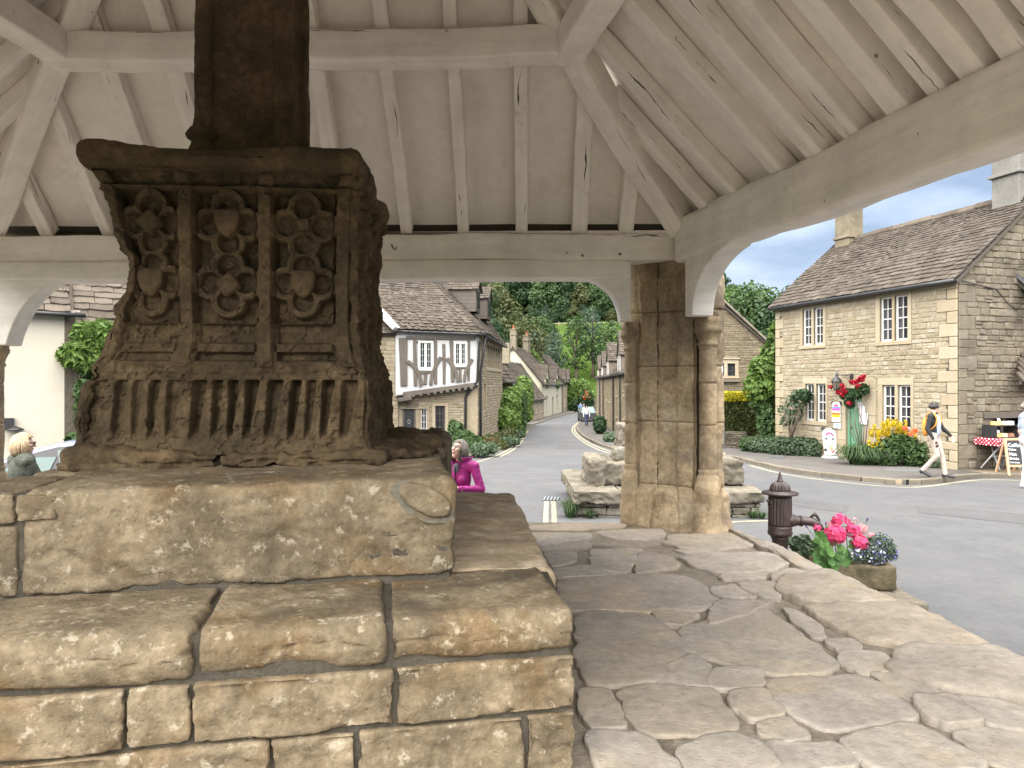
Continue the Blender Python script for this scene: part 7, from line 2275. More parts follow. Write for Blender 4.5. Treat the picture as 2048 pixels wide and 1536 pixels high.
crown(op, [P(1174, 786, 89.7), P(1177, 792, 89.7), P(1171, 795, 89.7)], [(.3, .3, .35)] * 3, 160, .16, M['petal_orange'], 104, name='blossom')
plant('shrub', 'dark shrub against the cottage wall on the right pavement', 'shrub', PG(1198, 866, .1), [(PG(1200, 868, .1) + UP * .5, (.35, .6, .5)), (PG(1196, 861, .1) + UP * .45, (.3, .5, .45))], 2600, .12, M['leaf_dark'], 105)
plant('shrub', 'small plant at the foot of the nearest cottage on the right', 'shrub', PG(1221, 884, .1), [(PG(1221, 884, .1) + UP * .2, (.3, .5, .22))], 900, .09, M['leaf_grey'], 106)
# wisteria on the left
wi = thing('wisteria', 'bright wisteria hanging on the wall beside the cream house', 'climber', NB.at(1, -.5, .3))
wb = [NB.at(*NB.px(px, py), .3) for px, py in ((172, 668), (195, 664), (215, 668), (230, 672), (160, 705), (180, 700), (200, 690), (215, 700), (190, 718), (172, 722), (232, 690), (145, 712))]
crown(wi, wb, [(.34, .3, .26)] * len(wb), 6500, .10, M['leaf_bright'], 111, droop=.6, aspect=2.4)
wb2 = [NB.at(*NB.px(px, py), .2) for px, py in ((178, 730), (195, 722), (172, 780), (180, 800), (174, 815), (176, 835), (160, 715))]
crown(wi, wb2, [(.26, .25, .3)] * len(wb2), 3400, .09, M['leaf_mid'], 112, droop=.6, aspect=2.4)
stems(wi, NB.at(1.2, -.8, .1), wb[::3] + wb2[::2], .03, seed=12)
q = NB.at(*NB.px(165, 880), .5)
plant('shrub', 'leafy green shrub behind the blue car', 'shrub', q, [(q, (.4, .3, .25)), (q + cd * .5 + UP * .1, (.4, .3, .3)), (q - UP * .5, (.5, .3, .4))], 1500, .13, M['leaf_mid'], 113)
# moss and a weed on the roof of the half-timbered house
rw = P(948, 668, 27.7)
plant('roof_weed', 'small green weed growing from the tiles above the downpipe', 'weed', rw, [(rw + V(0, .2, .1), (.12, .12, .25))], 140, .07, M['leaf_grey'], 114)
# ---------------------------------------------------------------- stone steps with a stump, beyond the pier
mound = thing('stone_steps', 'old stepped stone base with a broken block on top in the road', 'stone steps', PG(1340, 1030))
def mrock(q, z0, z1, seed, mat='pale_rock', r=.04, amp=.03, name='stone', ns=2.5):
    v, f = rock(hexa(q, z0, z1), r * .7, .03, amp, seed, ns, .5, .016)
    mk(name, v, f, M[mat], mound, True)
def X2(px, Y): return ((px - CX) / FOC * Y, Y)
Ym = 11.1
# lower tier: capping stones over thin coursed rubble
def tier(x0, x1, y0, y1, zt, zc, seed, caps):
    js = np.linspace(x0, x1, caps + 1); r_ = random.Random(seed)
    for i in range(caps):
        a, b = js[i] + .01, js[i + 1] - .01
        mrock([(a, y0 + r_.uniform(-.04, .04)), (b, y0 + r_.uniform(-.04, .04)), (b, y1), (a, y1)], zc, zt + r_.uniform(-.02, .02), seed + i)
    z = -.08
    while z < zc - .03:
        h = r_.uniform(.08, .12); x = x0 + .06
        while x < x1 - .06:
            l = r_.uniform(.25, .5); e = min(x + l, x1 - .06)
            mrock([(x + .008, y0 + .05 + r_.uniform(-.02, .02)), (e - .008, y0 + .05), (e - .008, y0 + .4), (x + .008, y0 + .4)], z + .006, min(z + h, zc), int(seed + x * 50 + z * 100), 'rubble_dark', .02, .015)
            x = e
        z += h
x0, x1 = X2(1146, Ym)[0], X2(1532, Ym)[0]
tier(x0, x1, Ym, Ym + 2.6, .42, .22, 700, 4)
MB().box(V(x0 + .1, Ym + .12, -.1), V(x1 - x0 - .2, 0, 0), V(0, 2.3, 0), UP * .45).done('core', M['mortar'], mound)
Yu = 11.75
for a, b, y0, y1, z0, z1, sd, mt in ((1178, 1212, Yu - .12, Yu + 1.1, .40, .86, 720, 'pale_rock'), (1192, 1290, Yu + .02, Yu + 1.2, .40, .80, 721, 'pale_rock'), (1292, 1430, Yu, Yu + 1.2, .40, .80, 722, 'pale_rock'), (1432, 1490, Yu - .1, Yu + 1.1, .42, .84, 723, 'pale_rock'),
                                    (1228, 1262, Yu + .3, Yu + .8, .80, 1.02, 724, 'rubble_dark'), (1236, 1262, Yu + .5, Yu + 1.0, .80, 1.42, 725, 'pale_rock')):
    mrock([X2(a, y0), X2(b, y0), (X2(b, y0)[0], y1), (X2(a, y0)[0], y1)], z0, z1, sd, mt, .06, .035)
for i, (px, py, n, h) in enumerate(((1141, 1034, 130, .30), (1178, 1036, 50, .16), (1505, 1037, 45, .14), (1523, 1037, 40, .12))):
    q = PG(px, py); o = thing('grass_tuft', ('tall tuft of grass at the left corner of the stone steps', 'small plant growing in front of the stone steps', 'weed at the foot of the steps right of the pier', 'weed at the foot of the steps behind the pump')[i], 'grass', q)
    blades(o, q + V(0, -.02, 0), n, h, h * .7, .006, M['leaf_mid'], 800 + i, 'blades')

# ---------------------------------------------------------------- water pump and planted trough
pq = V(*((1560 - CX) / FOC * 6.75, 6.75), 0); pq = V(pq[0], pq[1], .12)
pump = thing('water_pump', 'old dark brown cast iron water pump with fluted dome and spike', 'water pump', pq)
m = 6.75 / FOC
def zpx(py): return CAMZ + (CY - py) * m - pq[2]
rb = 23 * m
IR = M['pump_iron']
MB().lathe(pq, [(.10, -.2), (.10, zpx(1130)), (16 * m, zpx(1125)), (15 * m, zpx(1085)), (15.5 * m, zpx(1080)), (17.5 * m, zpx(1076)), (18 * m, zpx(1073))], 36).done('base_column', IR, pump, True)
MB().lathe(pq, [(18 * m, zpx(1073)), (23.5 * m, zpx(1068)), (24 * m, zpx(1063)), (22.5 * m, zpx(1060)), (23.3 * m, zpx(1057)), (22.5 * m, zpx(1054)), (23.2 * m, zpx(1051))], 48).done('collar', IR, pump, True)
MB().lathe(pq, [(22.6 * m, zpx(1052)), (22.8 * m, zpx(1046)), (22.5 * m, zpx(1000)), (22 * m, zpx(992))], 144, 22, .085).done('fluted_barrel', IR, pump, True)
MB().lathe(pq, [(22 * m, zpx(993)), (25 * m, zpx(990)), (34.5 * m, zpx(988)), (35 * m, zpx(986)), (34.5 * m, zpx(984)), (21 * m, zpx(983)), (20.5 * m, zpx(981))], 48).done('cap_rim', IR, pump, True)
MB().lathe(pq, [(20.5 * m, zpx(983)), (20.3 * m, zpx(978)), (18.6 * m, zpx(972)), (15 * m, zpx(967)), (9 * m, zpx(964)), (6.4 * m, zpx(963))], 144, 20, .12).done('fluted_dome', IR, pump, True)
MB().lathe(pq, [(6.6 * m, zpx(964)), (6.2 * m, zpx(961)), (5 * m, zpx(960)), (3.2 * m, zpx(952)), (1.7 * m, zpx(945)), (.4 * m, zpx(943))], 24).done('spike', IR, pump, True)
s_d = unit(V(1.0, -.12, 0))
sz = zpx(1042)
def sp(k, dz): return pq + s_d * k * m + UP * (sz + dz * m)
spout = MB().tube([sp(12, 2), sp(24, 1.5), sp(33, 1), sp(48, 1), sp(60, 0), sp(69, -4), sp(74, -10), sp(76, -17)], [17 * m, 13 * m, 9.5 * m, 8.7 * m, 8.7 * m, 8.7 * m, 8.6 * m, 9.4 * m], 20).done('spout', IR, pump, True)
MB().tube([sp(38, 1), sp(42, 1)], 11 * m, 20).done('spout_ring', IR, pump, True)
MB().tube([sp(75.6, -15), sp(76.2, -20)], 10.3 * m, 20).done('nozzle_ring', IR, pump, True)
MB().tube([sp(58, 8), sp(64, 13), sp(66, 16), sp(70, 12), sp(74, 6), sp(76, -1)], [2.2 * m, 3.2 * m, 4.4 * m, 3 * m, 2.4 * m, 1.2 * m], 8).done('spout_crest', IR, pump, True)
MB().tube([pq + V(-.11, -.05, zpx(997)), pq + V(-.14, -.06, zpx(1000)), pq + V(-.13, -.06, zpx(1008))], [.012, .018, .012], 8).ball(pq + V(-.105, -.06, zpx(1003)), .02).done('lug', IR, pump, True)

ty = 6.55
tm = ty / FOC
T0 = V((1681 - CX) * tm, ty, 0)
tz0 = CAMZ + (CY - 1168) * tm; tz1 = CAMZ + (CY - 1120) * tm
trough = thing('stone_trough', 'rough mossy stone trough planted with flowers below the pump spout', 'trough', V(T0[0], T0[1], tz0))
ta = unit(V(1.0, -.10, 0)); tb = V(-ta[1], ta[0], 0)
hx, hy = 91 * tm, .19
def tq(a, b): p = T0 + ta * a + tb * b; return (p[0], p[1])
wl = .06
for (a0, a1, b0, b1), sd in zip(((-hx, hx, -hy, -hy + wl), (-hx, hx, hy - wl, hy), (-hx, -hx + wl, -hy + wl, hy - wl), (hx - wl, hx, -hy + wl, hy - wl)), (1, 2, 3, 4)):
    v, f = rock(hexa([tq(a0, b0), tq(a1, b0), tq(a1, b1), tq(a0, b1)], tz0, tz1), .035, .02, .012, 900 + sd, 6)
    mk('side', v, f, M['trough_stone'], trough, True)
v, f = rock(hexa([tq(-hx + .02, -hy + .01), tq(hx - .02, -hy + .01), tq(hx - .02, hy - .01), tq(-hx + .02, hy - .01)], tz0, tz0 + .08), .03, .04, .008, 905, 6)
mk('floor', v, f, M['trough_stone'], trough, True)
v, f = rock(hexa([tq(-hx + wl, -hy + wl), tq(hx - wl, -hy + wl), tq(hx - wl, hy - wl), tq(-hx + wl, hy - wl)], tz0 + .07, tz1 - .03), .01, .03, .012, 906, 9)
mk('soil', v, f, M['soil'], trough, True)
for i, (px0, px1, py0, py1, y, lb) in enumerate(((1738, 1822, 1176, 1222, 6.3, 'rough squared stone under the right end of the trough'), (1560, 1650, 1170, 1230, 6.6, 'rough stone carrying the left end of the trough and the pump'))):
    xa, xb = (px0 - CX) / FOC * y, (px1 - CX) / FOC * y
    o = thing('support_stone', lb, 'stone', V((xa + xb) / 2, y, 0))
    v, f = rock(hexa([(xa, y - .22), (xb, y - .3), (xb + .02, y + .35), (xa, y + .35)], -.05, tz0 - .004 if i == 0 else tz0 - .006), .04, .035, .018, 910 + i, 4)
    mk('body', v, f, M['pale_rock' if i == 0 else 'trough_stone'], o, True)
def F(px, py, dy=0.0): 
    Y = ty + dy
    return P(px, py, Y)
pel = thing('geranium', 'bright pink geraniums with round green leaves in the stone trough', 'flowers', V(T0[0], T0[1], tz1))
def disc_leaf(m_, c, r, nrm, seed):
    nrm = unit(nrm); t = unit(np.cross(nrm, V(.3, .2, 1))); b = np.cross(nrm, t)
    g = random.Random(seed); n = 14
    v = [c - nrm * r * .15]
    for k in range(n):
        a = 2 * math.pi * k / n
        q = r * (1 + .10 * math.cos(7 * a)) * (0.55 if k == 0 else 1)
        v.append(c + (t * math.cos(a) + b * math.sin(a)) * q + nrm * .12 * r * math.sin(3 * a))
    m_.add(v, [(0, 1 + k, 1 + (k + 1) % n) for k in range(n)])
g_ = random.Random(31)
for px, py, dy, r in ((1640, 1076, -.12, 17), (1652, 1100, -.18, 18), (1628, 1092, -.06, 14), (1664, 1082, -.05, 14), (1636, 1106, -.14, 15), (1672, 1120, -.2, 16), (1655, 1128, -.2, 15), (1682, 1098, -.15, 13), (1666, 1136, -.22, 13), (1694, 1106, -.12, 12), (1705, 1090, -.08, 12),
                     (1690, 1125, -.16, 12), (1648, 1086, -.2, 12), (1634, 1118, -.17, 12), (1660, 1104, -.22, 13), (1680, 1112, -.2, 12), (1662, 1124, -.24, 11), (1646, 1132, -.2, 11), (1624, 1104, -.1, 11), (1700, 1116, -.14, 11), (1716, 1100, -.05, 11), (1676, 1070, .0, 12), (1700, 1060, .02, 11), (1645, 1115, -.1, 14), (1725, 1082, 0, 11), (1660, 1060, .03, 11)):
    mm_ = MB(); disc_leaf(mm_, F(px, py, dy), r * .82 * tm, V(g_.uniform(-.5, .5), -1, g_.uniform(.2, 1.1)), px)
    mm_.done('leaf', M['leaf_pelargonium'], pel)
m_ = MB()
def bloom(px, py, dy, r, n, mat, seed, petal=.30):
    g = np.random.default_rng(seed); c = F(px, py, dy); m2 = MB()
    for k in range(n):
        d = g.normal(size=3); d[1] -= .5; d[2] += .3; d = unit(d)
        o = c + d * r * tm * g.uniform(.75, 1.0)
        t = unit(np.cross(d, g.normal(size=3))); b = np.cross(d, t)
        for q in range(5):
            a = 2 * math.pi * q / 5 + g.random() * .3
            e = (t * math.cos(a) + b * math.sin(a)) * r * tm * petal; s_ = (-t * math.sin(a) + b * math.cos(a)) * r * tm * petal * .55
            m2.add([o, o + e * .7 + s_ + d * r * tm * .04, o + e * 1.15 + d * r * tm * .06, o + e * .7 - s_ + d * r * tm * .04], [(0, 1, 2, 3)])
    m2.done('bloom', mat, pel)
for i, (px, py, dy, r, n, mt) in enumerate(((1669, 1070, -.10, 20, 60, 'petal_pink'), (1678, 1041, -.02, 15, 40, 'petal_pink'), (1720, 1086, -.10, 16, 42, 'petal_pink'), (1706, 1062, -.04, 15, 40, 'petal_pink'), (1724, 1058, .03, 11, 26, 'petal_pale'), (1634, 1058, -.04, 9, 20, 'petal_pink'),
                                         (1692, 1046, .04, 10, 24, 'petal_pink'), (1708, 1040, .06, 6, 12, 'petal_pale'), (1742, 1072, .05, 8, 16, 'petal_pale'), (1662, 1050, .02, 9, 18, 'petal_pale'))):
    bloom(px, py, dy, r, n, M[mt], 50 + i)
    m_.tube([F(px + 4, 1118, .0), F(px, py + 6, dy)], .004, 5)
m_.done('stalk', M['leaf_pelargonium'], pel)
lob = thing('lobelia', 'trailing blue lobelia spilling over the right end of the trough', 'flowers', V(T0[0] + .35, T0[1], tz1))
lc = [(F(1745, 1095, -.05), .10), (F(1762, 1088, 0), .10), (F(1775, 1100, -.03), .08), (F(1730, 1108, -.12), .09), (F(1748, 1112, -.14), .08), (F(1780, 1110, -.03), .06), (F(1712, 1110, -.15), .06)]
crown(lob, [c for c, r in lc], [(r * 1.1, r * 1.1, r) for c, r in lc], 1900, .018, M['leaf_grey'], 131, name='foliage')
crown(lob, [c for c, r in lc], [(r * 1.15, r * 1.15, r * .95) for c, r in lc], 620, .016, M['petal_blue'], 132, name='blossom', shell=.8, aspect=1.1)
crown(lob, [lc[k][0] for k in (0, 3, 4, 6)], [(.1, .1, .08)] * 4, 70, .022, M['petal_white'], 133, name='blossom', shell=.9, aspect=1.1)
tr = thing('trailing_plant', 'small pale leaved plant between pump and geraniums', 'plant', V(T0[0] - .4, T0[1], tz1))
tc = [F(1598, 1094, .0), F(1608, 1080, .0), F(1590, 1085, .0), F(1615, 1098, -.08), F(1602, 1106, -.05)]
crown(tr, tc, [(.07, .06, .06)] * 5, 420, .03, M['leaf_grey'], 134)
lv = thing('lavender_stalks', 'thin lavender stalks with dark purple heads among the geraniums', 'flowers', V(T0[0], T0[1] + .1, tz1))
for a, b in (((1720, 1080), (1735, 1038)), ((1640, 1090), (1612, 1052)), ((1650, 1085), (1652, 1046)), ((1690, 1080), (1696, 1048)), ((1630, 1090), (1614, 1072))):
    p0, p1 = F(*a, .08), F(*b, .08)
    st_ = MB().tube([p0, p1], .0025, 5).done('stalk', M['leaf_grey'], lv)
    MB().tube([p1 - (p1 - p0) * .12, p1, p1 + (p1 - p0) * .06], [.004, .009, .002], 6).done('flower_head', mat_plain('lavender', (.07, .03, .12), .8), lv)

# ---------------------------------------------------------------- things outside the shop
def onwall(px, py, out=.05): return W.at(*W.px(px, py), out)
colr = {}
def pm(c):
    if c not in colr: colr[c] = mat_plain('print_colour', c, .5)
    return colr[c]
def flat_on(w, parent, r, out, mat, name, t=.006):
    return MB().box(w.at(r[0], r[2], out), w.d * (r[1] - r[0]), w.n * t, UP * (r[3] - r[2])).done(name, mat, parent)
# price board on the wall
bo = W.rect(1667, 804, 1684, 844)
board = thing('price_board', 'white price board with coloured bands and dark ears beside the door', 'sign', W.at((bo[0] + bo[1]) / 2, bo[2], .06))
def rounded(w, parent, r, out, mat, name, t=.02, rad=.08, top_only=True):
    s0, s1, z0, z1 = r; pts = [(s0, z0), (s1, z0)]
    for cx_, a0 in ((s1 - rad, 0), (s0 + rad, 90)):
        pts += [(cx_ + rad * math.cos(R(a0 + k * 15)), z1 - rad + rad * math.sin(R(a0 + k * 15))) for k in range(7)]
    return MB().prism([w.at(a, b, out) for a, b in pts], w.n * t).done(name, mat, parent)
rounded(W, board, bo, .04, M['white_paint'], 'panel', rad=.09)
bw = bo[1] - bo[0]; bh = bo[3] - bo[2]
for k, (c, z0, z1) in enumerate((((.10, .22, .62), .70, .76), ((.30, .12, .50), .64, .70), ((.62, .05, .30), .58, .635), ((.35, .55, .30), .49, .55), ((.58, .10, .02), .38, .46), ((.85, .32, .02), .24, .37))):
    flat_on(W, board, (bo[0] + bw * .04, bo[1] - bw * .04, bo[2] + bh * z0, bo[2] + bh * z1), .061, pm(c), 'colour_band')
for s in (bo[0] + .03, bo[1] - .03):
    MB().tube([W.at(s, bo[3] - .04, .03), W.at(s, bo[3] - .04, .058)], .065, 14).done('ear', M['black_paint'], board)
def logo(w, parent, s, z, out, r, nm='red_arch'):
    pts = [(math.cos(R(a)), math.sin(R(a))) for a in range(0, 181, 12)]
    q = [w.at(s + r * x, z + r * y, out) for x, y in pts] + [w.at(s + r * .45 * x, z + r * .45 * y, out) for x, y in pts[::-1]]
    m2 = MB(); n = len(pts)
    for i in range(n - 1): m2.add([q[i], q[i + 1], q[2 * n - 2 - i], q[2 * n - 1 - i]], [(0, 1, 2, 3)])
    m2.done(nm, pm((.72, .03, .12)), parent)
logo(W, board, (bo[0] + bo[1]) / 2, bo[3] - .17, .062, .10)
b2 = W.rect(1670, 846, 1684.5, 857)
card = thing('notice_card', 'small white card with blue mark below the price board', 'sign', W.at(b2[0], b2[2], .05))
flat_on(W, card, b2, .04, M['white_paint'], 'panel', .012)
cs_, cz_ = (b2[0] + b2[1]) / 2, (b2[2] + b2[3]) / 2
MB().tube([W.at(cs_ + .06 * math.cos(t), cz_ + .05 * math.sin(t), .055) for t in np.linspace(.4, 5.6, 14)], .012, 6).done('blue_mark', pm((.12, .25, .62)), card)
pr_ = W.rect(1723, 812, 1738, 849)
pap = thing('paper_notice', 'two white paper notices pinned to the wall right of the door', 'notice', W.at(pr_[0], pr_[2], .05))
flat_on(W, pap, W.rect(1722, 812, 1734, 845), .05, M['paper'], 'sheet', .003); flat_on(W, pap, W.rect(1724, 826, 1739, 849), .056, M['paper'], 'sheet', .003)
pd = W.rect(1709.5, 804, 1719.5, 817)
dn_ = thing('door_notice', 'small white notice fixed to the upper part of the green door', 'notice', W.at(pd[0], pd[2], -.1))
flat_on(W, dn_, pd, -.105, M['paper'], 'sheet', .003)
# standing sign
sg = PG(1664, 917, .1)
sign = thing('standing_sign', 'leaning white standing sign with black ears and red arch on a grey foot', 'sign', sg)
SW = Wall(sg + V(.22, -.02, 0), (-.86, .5, 0), .44, 0, flat_top(2), (-.5, -.86, 0))
lean = V(.16, .30, 0)
sh = .86
pts = [(0, .10), (.40, .10), (.40, .42), (.38, .46), (.40, .5), (.40, .72)] + [(.20 + .20 * math.cos(R(a)), .72 + .16 * math.sin(R(a))) for a in range(10, 180, 17)] + [(0, .72), (0, .5), (.02, .46), (0, .42)]
def sp3(a, b, o): return SW.at(a, sg[2] + b, o) + SW.d * (b * .12) - SW.n * (b * .10)
MB().prism([sp3(a, b, 0) for a, b in pts], SW.n * .02).done('panel', M['white_paint'], sign)
for a in (.05, .36):
    MB().tube([sp3(a, .86, -.01), sp3(a, .86, .018)], .06, 14).done('ear', M['black_paint'], sign)
q = [sp3(.20 + .12 * math.cos(R(a)), .66 + .11 * math.sin(R(a)), .022) for a in range(0, 181, 12)] + [sp3(.20 + .06 * math.cos(R(a)), .66 + .05 * math.sin(R(a)), .022) for a in range(180, -1, -12)]
m2 = MB(); n = 16
for i in range(n - 1): m2.add([q[i], q[i + 1], q[2 * n - 2 - i], q[2 * n - 1 - i]], [(0, 1, 2, 3)])
m2.done('red_arch', pm((.72, .03, .12)), sign)
for (a, b, ra_, rb2, c, nm) in ((.12, .57, .04, .03, (.02, .02, .02), 'black_patch'), (.30, .57, .04, .03, (.02, .02, .02), 'black_patch'), (.20, .36, .09, .07, (.72, .40, .25), 'picture'), (.20, .29, .05, .04, (.5, .22, .12), 'picture'), (.16, .20, .05, .03, (.70, .08, .12), 'red_patch'), (.05, .16, .05, .05, (.02, .02, .02), 'black_patch'), (.36, .24, .05, .05, (.02, .02, .02), 'black_patch')):
    MB().prism([sp3(a + ra_ * math.cos(t), b + rb2 * math.sin(t), .021) for t in np.linspace(0, 6.0, 14)], SW.n * .003).done(nm, pm(c), sign)
MB().lathe(sg + V(0, .02, 0), [(.28, 0), (.29, .02), (.27, .06), (.2, .08)], 20).done('foot', M['lead'], sign, True)
# round table with bucket
tb_ = PG(1672, 907, .1)
rt_ = thing('round_table', 'small round brown table with black legs behind the standing sign', 'table', tb_)
MB().lathe(tb_, [(.02, .62), (.37, .62), (.38, .635), (.37, .65), (.02, .65)], 28).done('table_top', mat_plain('table_brown', (.26, .14, .085), .6, var=.2), rt_)
for a in range(4):
    t = math.pi / 2 * a + .5
    MB().bar(tb_ + V(.26 * math.cos(t), .26 * math.sin(t), 0), tb_ + V(.2 * math.cos(t), .2 * math.sin(t), .62), .05, .05).done('leg', M['black_paint'], rt_)
bk = PG(1650, 912, .1)
bkt = thing('bucket', 'white plastic bucket beside the standing sign', 'bucket', bk)
MB().lathe(bk, [(.09, 0), (.13, .36), (.145, .37), (.145, .40), (.125, .40), (.085, .02)], 20).done('body', M['white_paint'], bkt, True)
st2 = PG(1700, 921, .1)
for i, (px, py, w_) in enumerate(((1694, 918, .26), (1708, 922, .22), (1690, 911, .2))):
    q = PG(px, py, .1); o = thing('edging_stone', ('flat pale stone in front of the door path', 'pale stone at the edge of the arching leaves', 'small pale stone beside the table legs')[i], 'stone', q)
    v, f = rock([q + V(-w_, -.1, -.05), q + V(w_, -.1, -.05), q + V(w_, .15, -.05), q + V(-w_, .15, -.05), q + V(-w_, -.1, .09), q + V(w_, -.1, .09), q + V(w_, .15, .09), q + V(-w_, .15, .09)], .04, .05, .02, 950 + i, 4)
    mk('body', v, f, M['pale_rock'], o, True)
# bed edging
for i, t in enumerate(np.linspace(0, 1, 9)[:-1]):
    a, b = PG(1735 + 160 * t, 934 + 2 * t, .1), PG(1735 + 160 * (t + .12), 934 + 2 * t, .1)
# folding tables with spotted cloths
def spotted(name='spotted_cloth'):
    m, nt, b = new_mat(name)
    b.inputs['Roughness'].default_value = .7
    uv = nt.nodes.new('ShaderNodeUVMap')
    vo = nt.nodes.new('ShaderNodeTexVoronoi'); vo.inputs['Scale'].default_value = 15; vo.inputs['Randomness'].default_value = 0
    mp = nt.nodes.new('ShaderNodeMapping'); mp.inputs['Rotation'].default_value = (0, 0, R(45))
    nt.links.new(uv.outputs['UV'], mp.inputs['Vector']); nt.links.new(mp.outputs['Vector'], vo.inputs['Vector'])
    nt.links.new(_ramp(nt, vo.outputs['Distance'], [(.20, (.7, .66, .66)), (.24, (.25, .010, .03))]), b.inputs['Base Color'])
    return m
SPOT = spotted()
def cloth(parent_name, label, c, ax, ay, lx, ly, z, drop, seed, group):
    """draped cloth with a wavy hem, unwrapped flat"""
    n = 40; v, uv, f = [], [], []
    g = random.Random(seed)
    ext = drop
    us = np.linspace(-lx / 2 - ext, lx / 2 + ext, n + 1); ws = np.linspace(-ly / 2 - ext, ly / 2 + ext, n + 1)
    for a in us:
        for b in ws:
            oa, ob = max(0, abs(a) - lx / 2), max(0, abs(b) - ly / 2)
            dz = min(math.hypot(oa, ob), ext * 1.15)
            wav = .025 * math.sin(a * 17 + seed) * (ob > 0) + .025 * math.sin(b * 19 + seed) * (oa > 0)
            aa = math.copysign(min(abs(a), lx / 2 + .012), a); bb = math.copysign(min(abs(b), ly / 2 + .012), b)
            aa += math.copysign((.10 * oa + (wav if oa > 0 else 0)), a) if oa > 0 else 0
            bb += math.copysign((.10 * ob + (wav if ob > 0 else 0)), b) if ob > 0 else 0
            p = c + ax * aa + ay * bb + UP * (z + .006 - dz)
            v.append(p); uv.append((a, b))
    for i in range(n):
        for j in range(n): f.append((i * (n + 1) + j, (i + 1) * (n + 1) + j, (i + 1) * (n + 1) + j + 1, i * (n + 1) + j + 1))
    o = mk(parent_name, v, f, SPOT, None, True)
    lay = o.data.uv_layers.new(name='UVMap')
    for li, l in enumerate(o.data.loops): lay.data[li].uv = uv[l.vertex_index]
    return tag(o, label, 'tablecloth', group)
tz_ = .05
def ftable(px0, px1, label, clabel, seed, out, zt):
    s0, _ = G.px(px0, 880); s1, _ = G.px(px1, 880)
    c = G.at((s0 + s1) / 2, 0, out); lx = abs(s1 - s0)
    base = V(c[0], c[1], tz_)
    o = thing('folding_table', label, 'table', base, 'folding tables along the shop gable')
    MB().box(base - G.d * lx / 2 - G.n * .28 + UP * (zt - .03), G.d * lx, G.n * .56, UP * .028).done('table_top', M['grey_metal'], o)
    for e in (-1, 1):
        for k in (-1, 1):
            MB().bar(base + G.d * e * (lx / 2 - .08) + G.n * k * .24, base + G.d * e * (lx / 2 - .30 + .0) - G.n * k * .22 + UP * (zt - .03), .028, .028, up=tuple(G.d)).done('leg', M['grey_metal'], o)
    MB().bar(base + G.d * (lx / 2 - .16) + UP * .3, base - G.d * (lx / 2 - .16) + UP * .3, .02, .02).done('stretcher', M['grey_metal'], o)
    cloth('tablecloth', clabel, base, G.d, G.n, lx, .58, zt, .17, seed, 'red spotted tablecloths')
    return base, lx, zt
fb, flx, fzt = ftable(1948, 1998, 'grey folding table under red spotted cloth nearest the house corner', 'red cloth with white spots carrying the cake trays', 2, .36, .74)
fb2, flx2, fzt2 = ftable(2008, 2062, 'grey folding table under red spotted cloth before the dark hatch', 'red cloth with white spots below the dark hatch', 5, .34, .72)
# cake stand on the first table
ck = thing('cake_stand', 'two tier black display stand on the red spotted cloth', 'display stand', fb + UP * fzt)
for z0 in (.012, .30):
    MB().box(fb - G.d * flx * .42 - G.n * .2 + UP * (fzt + z0), G.d * flx * .84, G.n * .38, UP * .02).done('shelf', M['black_paint'], ck)
for e in (-1, 1):
    MB().box(fb + G.d * (e * flx * .42 - .01) - G.n * .2 + UP * (fzt + .032), G.d * .02, G.n * .38, UP * .268).done('side_panel', M['black_paint'], ck)
ckm = [mat_plain('sponge', (.55, .30, .09), .9, var=.25, scale=30), mat_plain('pastry', (.62, .45, .22), .9, var=.25, scale=30), mat_plain('icing', (.8, .76, .7), .7), mat_plain('brownie', (.16, .08, .05), .9)]
for i, (a, z0, r, k, lb) in enumerate(((-.22, .32, .10, 0, 'golden cake on the upper shelf'), (.05, .32, .08, 1, 'pale pastries in the middle of the upper shelf'), (.24, .32, .07, 2, 'iced cake at the end of the upper shelf'), (-.20, .032, .11, 0, 'golden cake on the lower shelf'), (.02, .032, .09, 1, 'pale loaf on the lower shelf'), (.22, .032, .10, 3, 'dark brown cake on the lower shelf'))):
    q = fb + G.d * a * flx / .8 + G.n * .05 + UP * (fzt + z0 + .001)
    o = thing('cake', lb, 'cake', q)
    MB().lathe(q, [(r * 1.1, 0), (r * 1.1, .008), (r, .01), (r, .07), (r * .85, .085), (.01, .088)], 18).done('body', ckm[k], o, True)
for i, (a, z0) in enumerate(((-.2, .42), (-.22, .14))):
    q = fb + G.d * a * flx / .8 + G.n * .12 + UP * (fzt + z0)
    o = thing('price_ticket', ('white price ticket above the upper cakes', 'white price ticket leaning on the lower golden cake')[i], 'ticket', q)
    MB().box(q - G.d * .04, G.d * .09, G.n * .004, UP * .06 - G.n * .02).done('card', M['paper'], o)
# blackboard A-frame
ab = PG(2040, 951, .06)
AB = thing('chalk_board', 'wooden framed chalk board standing on the gravel at the right edge', 'A-board', ab)
AW = Wall(ab - V(.30, .05, 0), unit(V(.97, .10, 0)), .62, 0, flat_top(3), (.10, -.97, 0))
def a3(a, b, o=0.0):
    a, b = a * .82, b * .84
    return AW.at(a, ab[2] + b, o) - AW.n * (b * .26) + AW.d * (b * .10)
oakp = mat_plain('pale_wood', (.46, .27, .16), .6, var=.15, scale=12)
for p, q in (((.02, 0), (.02, 1.0)), ((.60, 0), (.60, 1.0)), ((.05, .26), (.57, .26)), ((.05, .98), (.57, .98))):
    MB().bar(a3(*p), a3(*q), .05, .035, up=tuple(AW.n)).done('frame', oakp, AB)
for a in (.04, .58): MB().bar(a3(a, .98, -.03), AW.at(a * .82 + .07, ab[2], -.5), .045, .03, up=tuple(AW.d)).done('back_leg', oakp, AB)
MB().prism([a3(.045, .285), a3(.575, .285), a3(.575, .955), a3(.045, .955)], AW.n * .006).done('slate', M['black_paint'], AB)
